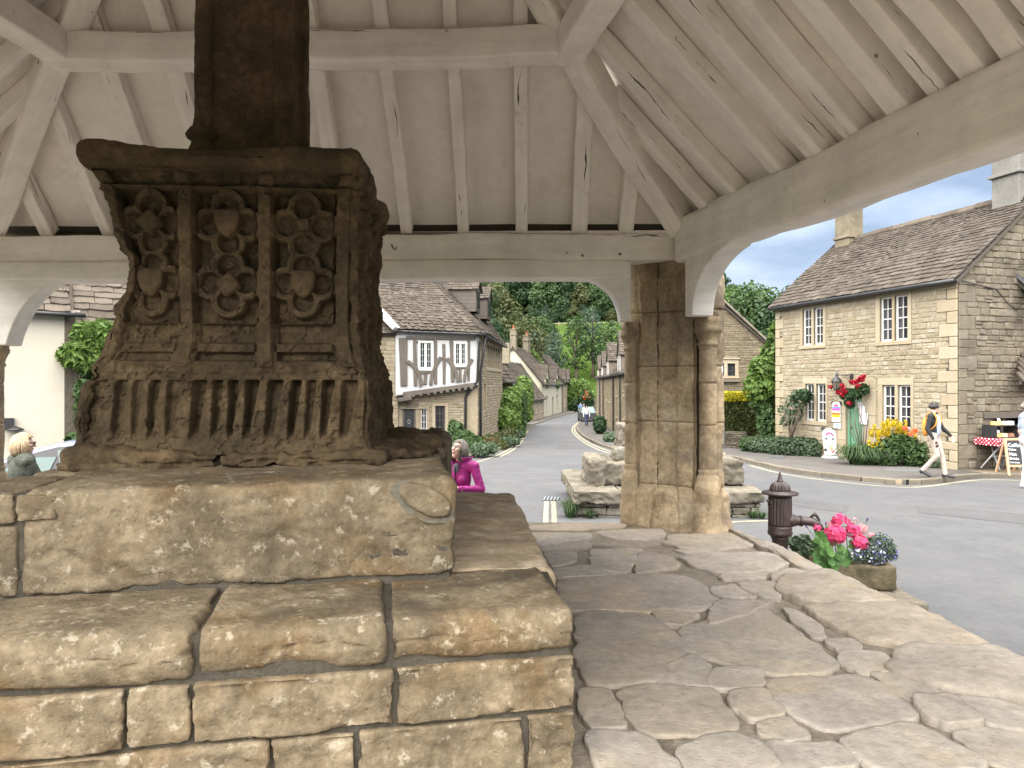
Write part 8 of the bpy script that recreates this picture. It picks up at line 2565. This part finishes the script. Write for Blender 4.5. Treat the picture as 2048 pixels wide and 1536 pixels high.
chalk = mat_plain('chalk', (.7, .72, .74), .9)
def text_on(parent, s, size, a, b, fpt, nrm, ux, uy, mat):
    cu = bpy.data.curves.new('lettering', 'FONT'); cu.body = s; cu.size = size; cu.extrude = .001; cu.align_x = 'LEFT'
    cu.materials.append(mat)
    t_ = bpy.data.objects.new('lettering_source', cu); link(t_)
    me = bpy.data.meshes.new_from_object(t_.evaluated_get(bpy.context.evaluated_depsgraph_get())); bpy.data.objects.remove(t_)
    o = link(bpy.data.objects.new('lettering', me)); adopt(o, parent)
    Mx = frame(fpt, ux, uy, nrm); Mx[:3, 3] -= ORG[parent.name]
    o.matrix_basis = Matrix(Mx.tolist())
    return o
ux = AW.d; uy = unit(a3(0, 1) - a3(0, 0)); nz = np.cross(ux, uy)
for s, size, a, b in (('Coffee', .12, .08, .78), ('Cakes', .075, .08, .68), ('Hot', .11, .09, .54), ('Drinks', .085, .08, .43), ('Cold drinks', .05, .08, .34)):
    text_on(AB, s, size, a, b, a3(a, b, .010), nz, ux, uy, chalk)

# ---------------------------------------------------------------- blue car on the left
cy_ = 12.2
car_o = V((218 - CX) / FOC * cy_, cy_, float(gz((60 - CX) / FOC * cy_, cy_)))
car = thing('parked_car', 'pale blue hatchback parked before the cream wall', 'car', car_o)
cx_d = unit(V(.985, .17, 0)); cy_d = V(-cx_d[1], cx_d[0], 0)
blue = mat_plain('car_paint', (.13, .16, .26), .25, metal=.4, spec=.6)
def car_pt(a, b, z): return car_o + cx_d * a + cy_d * b + UP * z
# length runs along cx_d: rear at -1.7, front at +2.4; side nearest us at b = -.85
def loft_body():
    st = [(-1.95, .45, .80, .62), (-1.9, .30, .90, .74), (-1.5, .22, .95, .82), (-.5, .20, .96, .85), (.8, .20, .95, .85), (1.7, .22, .90, .82), (2.2, .28, .80, .74), (2.35, .4, .66, .6)]
    v, f = [], []
    for a, z0, z1, hw in st:
        zm = (z0 + z1) / 2
        ring = [(-hw * .92, z0), (-hw, zm - .05), (-hw * .98, zm + .12), (-hw * .90, z1), (hw * .90, z1), (hw * .98, zm + .12), (hw, zm - .05), (hw * .92, z0)]
        v += [car_pt(a, b, z) for b, z in ring]
    for i in range(len(st) - 1):
        for k in range(8): f.append((i * 8 + k, i * 8 + (k + 1) % 8, i * 8 + 8 + (k + 1) % 8, i * 8 + 8 + k))
    f += [tuple(range(8))[::-1], tuple(range(len(st) * 8 - 8, len(st) * 8))]
    o = mk('body', v, f, blue, car, True); s = o.modifiers.new('s', 'SUBSURF'); s.levels = s.render_levels = 2
loft_body()
roofl = [(-1.85, .93), (-1.45, 1.10), (-1.0, 1.28), (-.55, 1.40), (0.0, 1.455), (.5, 1.45), (.95, 1.36), (1.35, 1.14), (1.65, .93)]
def cab():
    v, f = [], []
    for a, z in roofl:
        k = (z - .93) / .53; hw = .80 - .16 * k
        v += [car_pt(a, -hw, z - .05), car_pt(a, -hw * .93, z), car_pt(a, -hw * .5, z + .02), car_pt(a, hw * .5, z + .02), car_pt(a, hw * .93, z), car_pt(a, hw, z - .05)]
    for i in range(len(roofl) - 1):
        for k in range(5): f.append((i * 6 + k, i * 6 + 6 + k, i * 6 + 7 + k, i * 6 + k + 1))
    mk('roof', v, f, blue, car, True)
cab()
cgl, _nt, _b = new_mat('car_glass'); _b.inputs['Base Color'].default_value = (.045, .085, .08, 1); _b.inputs['Roughness'].default_value = .05
def side_poly(pts, mat, name, out=0.0):
    for sgn in (-1, 1):
        v = []
        for a, z in pts:
            k = (z - .93) / .53; hw = .80 - .16 * k + out
            v.append(car_pt(a, sgn * hw, z))
        MB().prism(v, cy_d * (sgn * -.02)).done(name, mat, car)
side_poly([(-1.75, .90), (-1.45, 1.05), (-1.0, 1.23), (-.55, 1.35), (0, 1.405), (.5, 1.40), (.95, 1.31), (1.35, 1.09), (1.6, .90)], M['black_paint'], 'window_surround', -.012)
side_poly([(-1.30, .98), (-1.1, 1.12), (-.9, 1.20), (-.52, 1.20), (-.60, .98)], cgl, 'rear_window', .004)
side_poly([(-.42, .98), (-.52, 1.30), (0, 1.365), (.20, 1.365), (.20, .98)], cgl, 'door_window', .004)
side_poly([(.30, .98), (.30, 1.36), (.6, 1.34), (.95, 1.25), (1.28, 1.03), (1.3, .98)], cgl, 'front_window', .004)
for a in (-1.2, 1.5):
    for sgn in (-1, 1):
        c = car_pt(a, sgn * .74, .31)
        wheel = MB().tube([c - cy_d * .1, c + cy_d * .1], .31, 24).done('wheel', M['black_paint'], car, True)
        MB().tube([c - cy_d * sgn * -.095, c + cy_d * sgn * .108], .20, 18).done('rim', M['grey_metal'], wheel)
MB().box(car_pt(-1.98, -.5, .45), cx_d * .02, cy_d * 1.0, UP * .12).done('bumper', M['black_paint'], car)
for b in (-.62, .5): MB().box(car_pt(-1.93, b, .66), cx_d * .03, cy_d * .12, UP * .14).done('tail_light', pm((.4, .02, .02)), car)
# a dark car parked far down the street
fc_ = PG(1178, 846)
fcar = thing('parked_car', 'dark car parked at the bend of the street behind the walkers', 'car', fc_)
MB().box8([fc_ + V(*q) for q in ((-.7, -.2, .3), (.7, -.2, .3), (.7, 3.8, .3), (-.7, 3.8, .3), (-.75, -.1, .95), (.75, -.1, .95), (.75, 3.7, .9), (-.75, 3.7, .9))]).done('body', M['black_paint'], fcar)
MB().box8([fc_ + V(*q) for q in ((-.68, .5, .95), (.68, .5, .95), (.68, 3.2, .95), (-.68, 3.2, .95), (-.52, 1.1, 1.5), (.52, 1.1, 1.5), (.52, 2.6, 1.5), (-.52, 2.6, 1.5))]).done('cabin', cgl, fcar)
for a in (-.7, .7):
    for b in (.6, 3.0): MB().tube([fc_ + V(a - .08, b, .3), fc_ + V(a + .08, b, .3)], .3, 14).done('wheel', M['black_paint'], fcar)
# ---------------------------------------------------------------- people: one continuous skin grown over a posed skeleton
SKIN = mat_plain('skin', (.62, .38, .29), .5, var=.08, scale=30)
LIPS = mat_plain('lips', (.42, .15, .13), .5)
def cm(n, c, r=.85, **k): return mat_plain(n, c, r, var=.12, scale=18, bump=.3, **k)
def figure(label, loc, face, H, mats, J, voxel=.006, head_dir=None, group=None, bulk=1.0, female=False, hands=True, long_sleeve=True):
    """J: joint overrides in a 1.72 m body frame (x to the person's right, y forward, z up)"""
    root = thing('person', label, 'person', loc, group)
    f = unit(V(face[0], face[1], 0)); r = V(f[1], -f[0], 0)
    k = H / 1.72
    j = dict(pel=(0, 0, .95), che=(0, 0, 1.27), nck=(0, -.02, 1.46), hd=(0, .02, 1.60), shR=(.185, -.01, 1.40), elR=(.24, -.03, 1.12), wrR=(.25, .05, .87), haR=(.25, .07, .78), shL=(-.185, -.01, 1.40), elL=(-.24, -.03, 1.12), wrL=(-.25, .05, .87), haL=(-.25, .07, .78),
             hiR=(.09, 0, .92), knR=(.10, .02, .50), anR=(.10, -.02, .09), toR=(.12, .14, .035), hiL=(-.09, 0, .92), knL=(-.10, .02, .50), anL=(-.10, -.02, .09), toL=(-.12, .14, .035))
    j.update(J)
    j = {a: np.array(b, float) for a, b in j.items()}
    hd = unit(np.array(head_dir if head_dir is not None else (0, 1, 0), float))          # where the face looks, body frame
    hr = unit(np.cross(hd, V(0, 0, 1))); hu = np.cross(hr, hd)
    hc = j['hd']
    hp = lambda x, y, z: hc + hr * x + hd * y + hu * z
    Pm = []
    cap = lambda a, b, ra, rb, m: Pm.append(('c', np.array(a, float), np.array(b, float), ra, rb, m))
    ell = lambda c, s, m, ax=None: Pm.append(('e', np.array(c, float), np.array(s, float), ax, 0, m))
    T, B, S_ = 'top', 'legs', 'skin'
    sw = .9 if female else 1.0
    w = bulk
    # torso
    ell(j['che'] + V(0, .0, 0), (.165 * w * sw, .108 * w, .20), T); ell((j['che'] + j['pel']) / 2, (.145 * w, .105 * w, .20), T)
    ell(j['pel'] + V(0, -.01, .02), (.16 * w, .112 * w, .13), B if not J.get('long') is not None else T)
    cap(j['shR'] * .55 + j['che'] * .45 + V(0, 0, .07), j['shR'], .08 * w, .066 * w, T); cap(j['shL'] * .55 + j['che'] * .45 + V(0, 0, .07), j['shL'], .08 * w, .066 * w, T)
    cap(j['nck'] - V(0, 0, .06), j['nck'] + V(0, 0, .0), .085, .062, T)
    cap(j['nck'], hc + V(0, 0, -.03), .056, .052, S_)
    if female: ell(j['che'] + V(.065, .07, -.02), (.06, .05, .06), T); ell(j['che'] + V(-.065, .07, -.02), (.06, .05, .06), T)
    for s in 'RL':
        cap(j['sh' + s], j['el' + s], .060 * w, .047 * w, T)
        cap(j['el' + s], j['wr' + s], .046 * w, .036 * w, T if long_sleeve else S_)
        if not long_sleeve: Pm[-2] = ('c', j['sh' + s], j['sh' + s] * .35 + j['el' + s] * .65, .066 * w, .062 * w, T); cap(j['sh' + s] * .3 + j['el' + s] * .7, j['el' + s], .045, .042, S_)
        a, b = j['wr' + s], j['ha' + s]
        d = unit(b - a); sx = 1 if s == 'R' else -1
        cap(a - d * .03, a + d * .02, .027, .027, S_)
        pn = unit(np.cross(d, V(0, 1, .2)) if 'pn' + s not in J else np.array(J['pn' + s], float)); pn = unit(pn - d * (pn @ d)); sd = np.cross(d, pn) * sx
        if hands:
            for q in (-.026, -.009, .009, .026): cap(a + d * .02 + sd * q * .7, a + d * .09 + sd * q, .016, .013, S_)
            curl = J.get('curl' + s, .5)
            for q, l in ((-.030, .062), (-.010, .078), (.011, .073), (.031, .058)):
                p0 = a + d * .088 + sd * q; d1 = unit(d + pn * curl * .6); d2 = unit(d + pn * curl * 1.9)
                p1 = p0 + d1 * l * .55; p2 = p1 + d2 * l * .5
                cap(p0, p1, .0105, .0095, S_); cap(p1, p2, .0095, .0075, S_)
            tb0 = a + d * .03 - sd * .028; tb1 = tb0 + unit(d * .7 - sd * .7 + pn * .3) * .042; cap(tb0, tb1, .014, .012, S_); cap(tb1, tb1 + unit(d + pn * .5) * .03, .012, .009, S_)
        else: cap(a, b, .03, .024, S_)
        cap(j['hi' + s], j['kn' + s], .088 * w, .060, B)
        cap(j['kn' + s], j['an' + s], .060, .048, B)
        cap(j['an' + s] + V(0, -.02, -.02), j['to' + s], .046, .038, 'shoe'); cap(j['an' + s] + V(0, -.03, -.045), j['an' + s] + V(0, 0, 0), .042, .044, 'shoe')
    # head: skull, face, jaw, nose, ears, brow ridge, lips
    ell(hp(0, -.012, .028), (.074, .092, .088), S_, (hr, hd, hu)); ell(hp(0, .030, -.032), (.056, .058, .082), S_, (hr, hd, hu)); ell(hp(0, .056, -.092), (.032, .030, .026), S_, (hr, hd, hu))
    Pm.append(('c', hp(0, .088, .012), hp(0, .108, -.026), .010, .0145, S_))
    for sx in (-1, 1):
        ell(hp(sx * .034, .066, -.018), (.024, .022, .026), S_, (hr, hd, hu))
        ell(hp(sx * .077, -.006, -.012), (.012, .020, .031), S_, (hr, hd, hu))
        Pm.append(('c', hp(sx * .014, .086, .026), hp(sx * .046, .072, .026), .0085, .007, 'brow'))
    Pm.append(('c', hp(-.018, .086, -.060), hp(.018, .086, -.060), .0075, .0075, 'lips'))
    m = MB()
    def full(p): return V(*loc) + r * (p[0] * k) + f * (p[1] * k) + UP * (p[2] * k)
    for kind, a, b, ra, rb, mt in Pm:
        if kind == 'c':
            L = np.linalg.norm(b - a); ax = (b - a) / (L + 1e-9)
            t0 = []; rr = []
            for q in (-90, -60, -30, 0): t0.append(a + ax * ra * math.sin(R(q))); rr.append(max(1e-4, ra * math.cos(R(q))))
            for q in (0, 30, 60, 90): t0.append(b + ax * rb * math.sin(R(q))); rr.append(max(1e-4, rb * math.cos(R(q))))
            m.tube(t0, rr, 14)
        else:
            e = ra if ra is not None else (V(1, 0, 0), V(0, 1, 0), V(0, 0, 1))
            q = MB().ball((0, 0, 0), 1, 16, 12)
            v = np.asarray(q.v[0]) * b
            m.add(a + v[:, :1] * e[0] + v[:, 1:2] * e[1] + v[:, 2:] * e[2], q.f)
    vb = np.vstack(m.v)
    me = mesh_data('body', vb, m.f)
    o = link(bpy.data.objects.new('body_source', me))
    md = o.modifiers.new('r', 'REMESH'); md.mode = 'VOXEL'; md.voxel_size = voxel / k; md.use_smooth_shade = True
    sm = o.modifiers.new('s', 'SMOOTH'); sm.iterations = 3; sm.factor = .5
    dg = bpy.context.evaluated_depsgraph_get()
    me2 = bpy.data.meshes.new_from_object(o.evaluated_get(dg))
    bpy.data.objects.remove(o); bpy.data.meshes.remove(me)
    n = len(me2.vertices); co = np.empty(n * 3, np.float32); me2.vertices.foreach_get('co', co); co = co.reshape(-1, 3).astype(float)
    best = np.full(n, 1e9); who = np.zeros(n, int)
    names = list(mats)
    for kind, a, b, ra, rb, mt in Pm:
        if kind == 'c':
            ab = b - a; t = np.clip(((co - a) @ ab) / (ab @ ab + 1e-12), 0, 1)
            dd = np.linalg.norm(co - a - t[:, None] * ab, axis=1) - (ra + (rb - ra) * t)
        else:
            e = np.array(ra) if ra is not None else np.eye(3)
            q = ((co - a) @ e.T) / b
            dd = (np.linalg.norm(q, axis=1) - 1) * b.min()
        if mt in ('brow', 'lips'): dd = dd - .002
        u = dd < best; best[u] = dd[u]; who[u] = names.index(mt) if mt in names else names.index('skin')
    # folds in the cloth
    nr = np.empty(n * 3, np.float32); me2.vertices.foreach_get('normal', nr); nr = nr.reshape(-1, 3)
    clo = np.isin(who, [names.index(q) for q in ('top', 'legs') if q in names])
    co = co + nr * (clo * (.006 * fbm(co * np.array([1, 1, .55]), 10, 3, 7) - .004 * sstep(.12, .0, np.abs(fbm(co * np.array([.8, .8, 1.5]), 8, 2, 19)))))[:, None]
    w_ = (r[None] * co[:, :1] + f[None] * co[:, 1:2]) * k + UP[None] * co[:, 2:] * k
    me2.vertices.foreach_set('co', w_.astype(np.float32).ravel()); me2.update()
    me2.materials.clear()
    for q in names: me2.materials.append(mats[q])
    pi = np.empty(len(me2.polygons) * 4, np.int32); me2.loops.foreach_get('vertex_index', pi)
    me2.polygons.foreach_set('material_index', who[pi.reshape(-1, 4)[:, 0]].astype(np.int32))
    me2.polygons.foreach_set('use_smooth', [True] * len(me2.polygons))
    me2.name = 'body'
    b_ = link(bpy.data.objects.new('body', me2)); adopt(b_, root)
    return root, full, hp, k
EYE_W, EYE_D = mat_plain('eye_white', (.75, .72, .70), .3), mat_plain('iris', (.035, .025, .02), .2)
def eyes(root, full, hp, k):
    for sx in (-1, 1):
        c = full(hp(sx * .031, .076, .008))
        e = MB().ball(c, .0115 * k, 12, 8).done('eye', EYE_W, root, True)
        g = unit(full(hp(sx * .031, .2, .008)) - c)
        MB().ball(c + g * .0065 * k, .0062 * k, 10, 6).done('iris', EYE_D, e, True)
def hair(root, full, hp, k, mat, length, seed, fringe=.055, vol=1.0, back=-.02, strands=260, tuft=.0):
    """a cap of hair with locks hanging to `length` below the crown"""
    g = np.random.default_rng(seed)
    v, f = [], []
    nu, nv = 40, 14
    for i in range(nv + 1):
        for q in range(nu):
            a = 2 * math.pi * q / nu
            fr = math.cos(a)                                     # 1 at the face
            lim = R(62) if fr > .62 else R(62) + (R(130) - R(62)) * min(1, (.62 - fr) / .5)
            t = lim * i / nv
            s = 1 + .03 * math.sin(a * 9 + i)
            v.append(full(hp(.086 * vol * s * math.sin(t) * math.sin(a), -.014 + (.104 * vol) * s * math.sin(t) * math.cos(a), .028 + .100 * vol * s * math.cos(t))))
    for i in range(nv):
        for q in range(nu): f.append((i * nu + q, i * nu + (q + 1) % nu, (i + 1) * nu + (q + 1) % nu, (i + 1) * nu + q))
    h = mk('hair', v, f, mat, root, True)
    so = h.modifiers.new('t', 'SOLIDIFY'); so.thickness = .012 * k; so.offset = -1
    m = MB()
    for i in range(strands):
        a = g.uniform(R(50), R(310)); t0 = g.uniform(R(30), R(85))
        p = [(.088 * vol * math.sin(t0) * math.sin(a), -.014 + .106 * vol * math.sin(t0) * math.cos(a), .028 + .102 * vol * math.cos(t0))]
        rad = g.uniform(.92, 1.10) * vol
        L = length * g.uniform(.75, 1.05)
        p.append((.094 * rad * math.sin(a), -.016 + .106 * rad * math.cos(a), .02 - L * .3)); p.append((.090 * rad * math.sin(a), -.016 + .100 * rad * math.cos(a), .02 - L * .7)); p.append((.074 * rad * math.sin(a), -.012 + .085 * rad * math.cos(a), .02 - L))
        m.tube([full(hp(*q)) for q in p], [.007 * k, .010 * k, .009 * k, .003 * k], 5)
    m.done('hair_locks', mat, h, True)
    return h
def blob_part(root, full, k, name, c, s, mat, yaw=0.0):
    q = MB().ball((0, 0, 0), 1, 18, 12); v = np.asarray(q.v[0])
    e = 2.6
    v = np.sign(v) * np.abs(v) ** (2 / e)
    v = v * np.array(s) + np.array(c)
    return mk(name, [full(p) for p in v], q.f, mat, root, True)
black_c, beige, grey_s, navy = cm('black_cloth', (.009, .009, .011)), cm('beige_cloth', (.34, .29, .25)), cm('grey_shirt', (.30, .35, .42)), cm('navy_cloth', (.03, .04, .09))
shoe_b, white_c, denim = cm('dark_shoe', (.02, .02, .025), .6), cm('white_cloth', (.5, .5, .52)), cm('denim', (.06, .09, .16))
magenta, olive = cm('magenta_jacket', (.40, .02, .23), .55), cm('olive_top', (.05, .056, .042))
hair_b, hair_g, hair_bl = mat_plain('black_hair', (.012, .010, .010), .5), mat_plain('grey_hair', (.16, .14, .12), .55, var=.6, scale=40), mat_plain('blond_hair', (.34, .25, .15), .6, var=.35, scale=40)
def base(skin=SKIN, **k): d = {'skin': skin, 'brow': hair_b, 'lips': LIPS, 'shoe': shoe_b}; d.update(k); return d

# the walking man with the orange rucksack
q = PG(1868, 955, .11)
rt, fu, hp, k = figure('young man in black jacket and beige trousers walking with an orange rucksack', q, (.66, -.75), 1.64, base(top=black_c, legs=beige), dict(
    knR=(.10, .10, .52), anR=(.10, -.20, .16), toR=(.12, -.05, .05), hiR=(.09, 0, .92), knL=(-.09, .13, .51), anL=(-.09, .20, .09), toL=(-.10, .36, .04),
    elR=(.27, -.05, 1.12), wrR=(.26, .07, .90), haR=(.25, .12, .80), elL=(-.29, .06, 1.14), wrL=(-.33, .24, .95), haL=(-.34, .28, .86), curlR=.8, curlL=.5), .007, head_dir=(-.68, .73, .0))
eyes(rt, fu, hp, k); hair(rt, fu, hp, k, hair_b, .045, 3, vol=1.0, strands=90)
blob_part(rt, fu, k, 'shirt', (0, .075, 1.18), (.085, .062, .235), grey_s)
MB().tube([fu((-.05, .06, 1.43)), fu((0, .09, 1.39)), fu((.05, .06, 1.43))], .018 * k, 8).done('shirt_collar', grey_s, rt, True)
ph = fu((.245, .12, .79)); 
pho = thing('phone', 'dark phone held in the walking man\'s hand', 'phone', ph)
MB().box(ph + V(-.02, -.05, -.08), V(.05, 0, .02), V(0, .012, 0), V(-.03, 0, .12)).done('body', M['black_paint'], pho)
orange = cm('orange_rucksack', (.62, .25, .03), .6)
bp_ = thing('rucksack', 'orange rucksack on the walking man\'s back', 'rucksack', fu((0, -.2, 1.2)))
blob_part(bp_, fu, k, 'bag', (0, -.17, 1.15), (.115, .065, .22), orange)
for sx in (-1, 1):
    MB().tube([fu((sx * .12, -.14, 1.36)), fu((sx * .13, -.06, 1.475)), fu((sx * .135, .055, 1.455)), fu((sx * .14, .105, 1.34)), fu((sx * .15, .09, 1.22)), fu((sx * .17, -.04, 1.06))], .015 * k, 8).done('strap', orange, bp_, True)

# the woman in the magenta jacket behind the steps
Yp = 7.45
hpx = P(918, 899, Yp)
wf = unit(V(-.42, -.90, 0)); z0 = float(gz(hpx[0], Yp))
Hw = 1.60; kk = Hw / 1.72
zl = hpx[2] - 1.60 * kk
loc = V(hpx[0] - wf[0] * .02, Yp - wf[1] * .02, z0)
Hw = (hpx[2] - z0) / 1.60 * 1.72; 
rt, fu, hp, k = figure('woman with grey bobbed hair in a magenta jacket looking up behind the steps', loc, wf, Hw, base(mat_plain('lightened_skin', (.78, .52, .41), .5), top=magenta, legs=navy, brow=hair_g), dict(  # skin colour lightened because her face lies in shade
    elR=(.25, .02, 1.12), wrR=(.11, .25, 1.19), haR=(.04, .32, 1.21), elL=(-.29, .0, 1.14), wrL=(-.13, .26, 1.17), haL=(-.04, .33, 1.20), pnR=(0, -.3, 1), pnL=(0, -.3, 1), curlR=1.1, curlL=.9, long=1), .005, head_dir=(.22, .92, .32), female=True)
eyes(rt, fu, hp, k); hair(rt, fu, hp, k, hair_g, .165, 5, vol=.98, strands=420)
# stand-up collar with dark lining
for nm, rr0, rr1, mt, dz in (('collar', .105, .150, magenta, 0), ('collar_lining', .098, .142, black_c, .004)):
    v, f = [], []
    for i in range(21):
        a = R(30 + 300 * i / 20)
        for rr_, z in ((rr0 * .9, 1.415), (rr0, 1.46), (rr1, 1.515 + dz)):
            v.append(fu((rr_ * math.sin(a), -.02 + rr_ * .9 * math.cos(a), z)))
    for i in range(20):
        for q in range(2): f.append((i * 3 + q, i * 3 + 3 + q, i * 3 + 4 + q, i * 3 + 1 + q))
    c_ = mk(nm, v, f, mt, rt, True); so = c_.modifiers.new('t', 'SOLIDIFY'); so.thickness = .006
blob_part(rt, fu, k, 'shirt', (0, .085, 1.385), (.04, .03, .06), cm('dusk_shirt', (.16, .15, .18)))
MB().tube([fu((.0, .112, 1.40)), fu((.0, .122, 1.25)), fu((0, .124, 1.05))], .006, 6).done('zip', black_c, rt)
pc = fu((-.01, .36, 1.25))
fl_ = thing('orange_phone', 'orange red phone case held in the magenta woman\'s hands', 'phone', pc)
MB().box(pc - wf * .004 + V(-.03, .02, -.05), V(.055, -.04, 0), wf * .012, UP * .13).done('body', mat_plain('orange_red', (.85, .12, .05), .5), fl_)

# the blond woman on the left
Yl = 8.3
hc = P(45, 889, Yl)
lf = unit(V(.60, .80, 0)); zg = float(gz(hc[0], Yl))
Hl = (hc[2] - zg) / 1.60 * 1.72
rt, fu, hp, k = figure('woman with blond bob and glasses in an olive green top beside the car', V(hc[0], Yl, zg), lf, Hl, base(top=olive, legs=navy, brow=hair_bl), dict(
    elR=(.25, .10, 1.13), wrR=(.21, .33, 1.03), haR=(.20, .42, 1.01), elL=(-.25, .08, 1.13), wrL=(-.20, .30, 1.04), haL=(-.18, .40, 1.02), long=1), .006, head_dir=(.48, .87, .04), female=True, bulk=1.32)
eyes(rt, fu, hp, k); hair(rt, fu, hp, k, hair_bl, .15, 7, vol=1.16, strands=420)
MB().tube([fu(hp(.082, .0, .012)), fu(hp(.074, .08, .014)), fu(hp(.03, .112, .012)), fu(hp(-.03, .112, .012)), fu(hp(-.074, .08, .014)), fu(hp(-.082, 0, .012))], .004, 6).done('glasses', black_c, rt)
for sx in (-1, 1): MB().tube([fu(hp(sx * .033 + .026 * math.cos(t), .108 - .006 * abs(math.cos(t)), .004 + .02 * math.sin(t))) for t in np.linspace(0, 6.28, 13)], .003, 5).done('glasses_rim', black_c, rt)

# the man cut by the right edge
q = PG(2054, 977, .0)
rt, fu, hp, k = figure('man in pale grey T-shirt and light shorts at the right edge of the photo', q, (.95, -.30), 1.76, base(top=grey_s, legs=cm('light_shorts', (.55, .52, .5)), shoe=white_c), dict(elR=(.27, -.02, 1.13), wrR=(.22, .20, .98), haR=(.2, .28, .95)), .008, long_sleeve=False, bulk=1.08)
eyes(rt, fu, hp, k); hair(rt, fu, hp, k, hair_g, .04, 9, strands=60)

# walkers far down the street
walk = dict(knR=(.09, .10, .52), anR=(.09, .16, .09), toR=(.10, .32, .04), knL=(-.09, .02, .52), anL=(-.09, -.16, .13), toL=(-.10, -.02, .05))
far_top = {'white': white_c, 'blue': cm('blue_jacket', (.10, .17, .32)), 'navy': navy}
for px, py, hpix, face, tp_, lg, hr_, J_, lb, ln in (
    (1173, 853, 41, (.05, -1), white_c, navy, hair_b, walk, 'woman in white blouse and navy trousers walking up the right pavement', .12),
    (1161, 833, 25, (.1, -1), far_top['blue'], navy, hair_b, walk, 'person in blue jacket walking behind the woman in white', .05),
    (1167.5, 836, 25, (.2, -1), black_c, black_c, hair_b, walk, 'person in dark clothes half hidden behind the woman in white', .05),
    (1051, 844, 34, (.2, 1), navy, denim, hair_b, {}, 'man in navy top and jeans standing on the left pavement', .04)):
    q = PG(px, py, .09)
    H_ = hpix / FOC * q[1]
    rt, fu, hp, k = figure(lb, q, face, min(1.85, max(1.55, H_)), base(top=tp_, legs=lg, shoe=shoe_b), dict(J_), .013, female='woman' in lb, hands=False)
    hair(rt, fu, hp, k, hr_, ln, 20, strands=40)
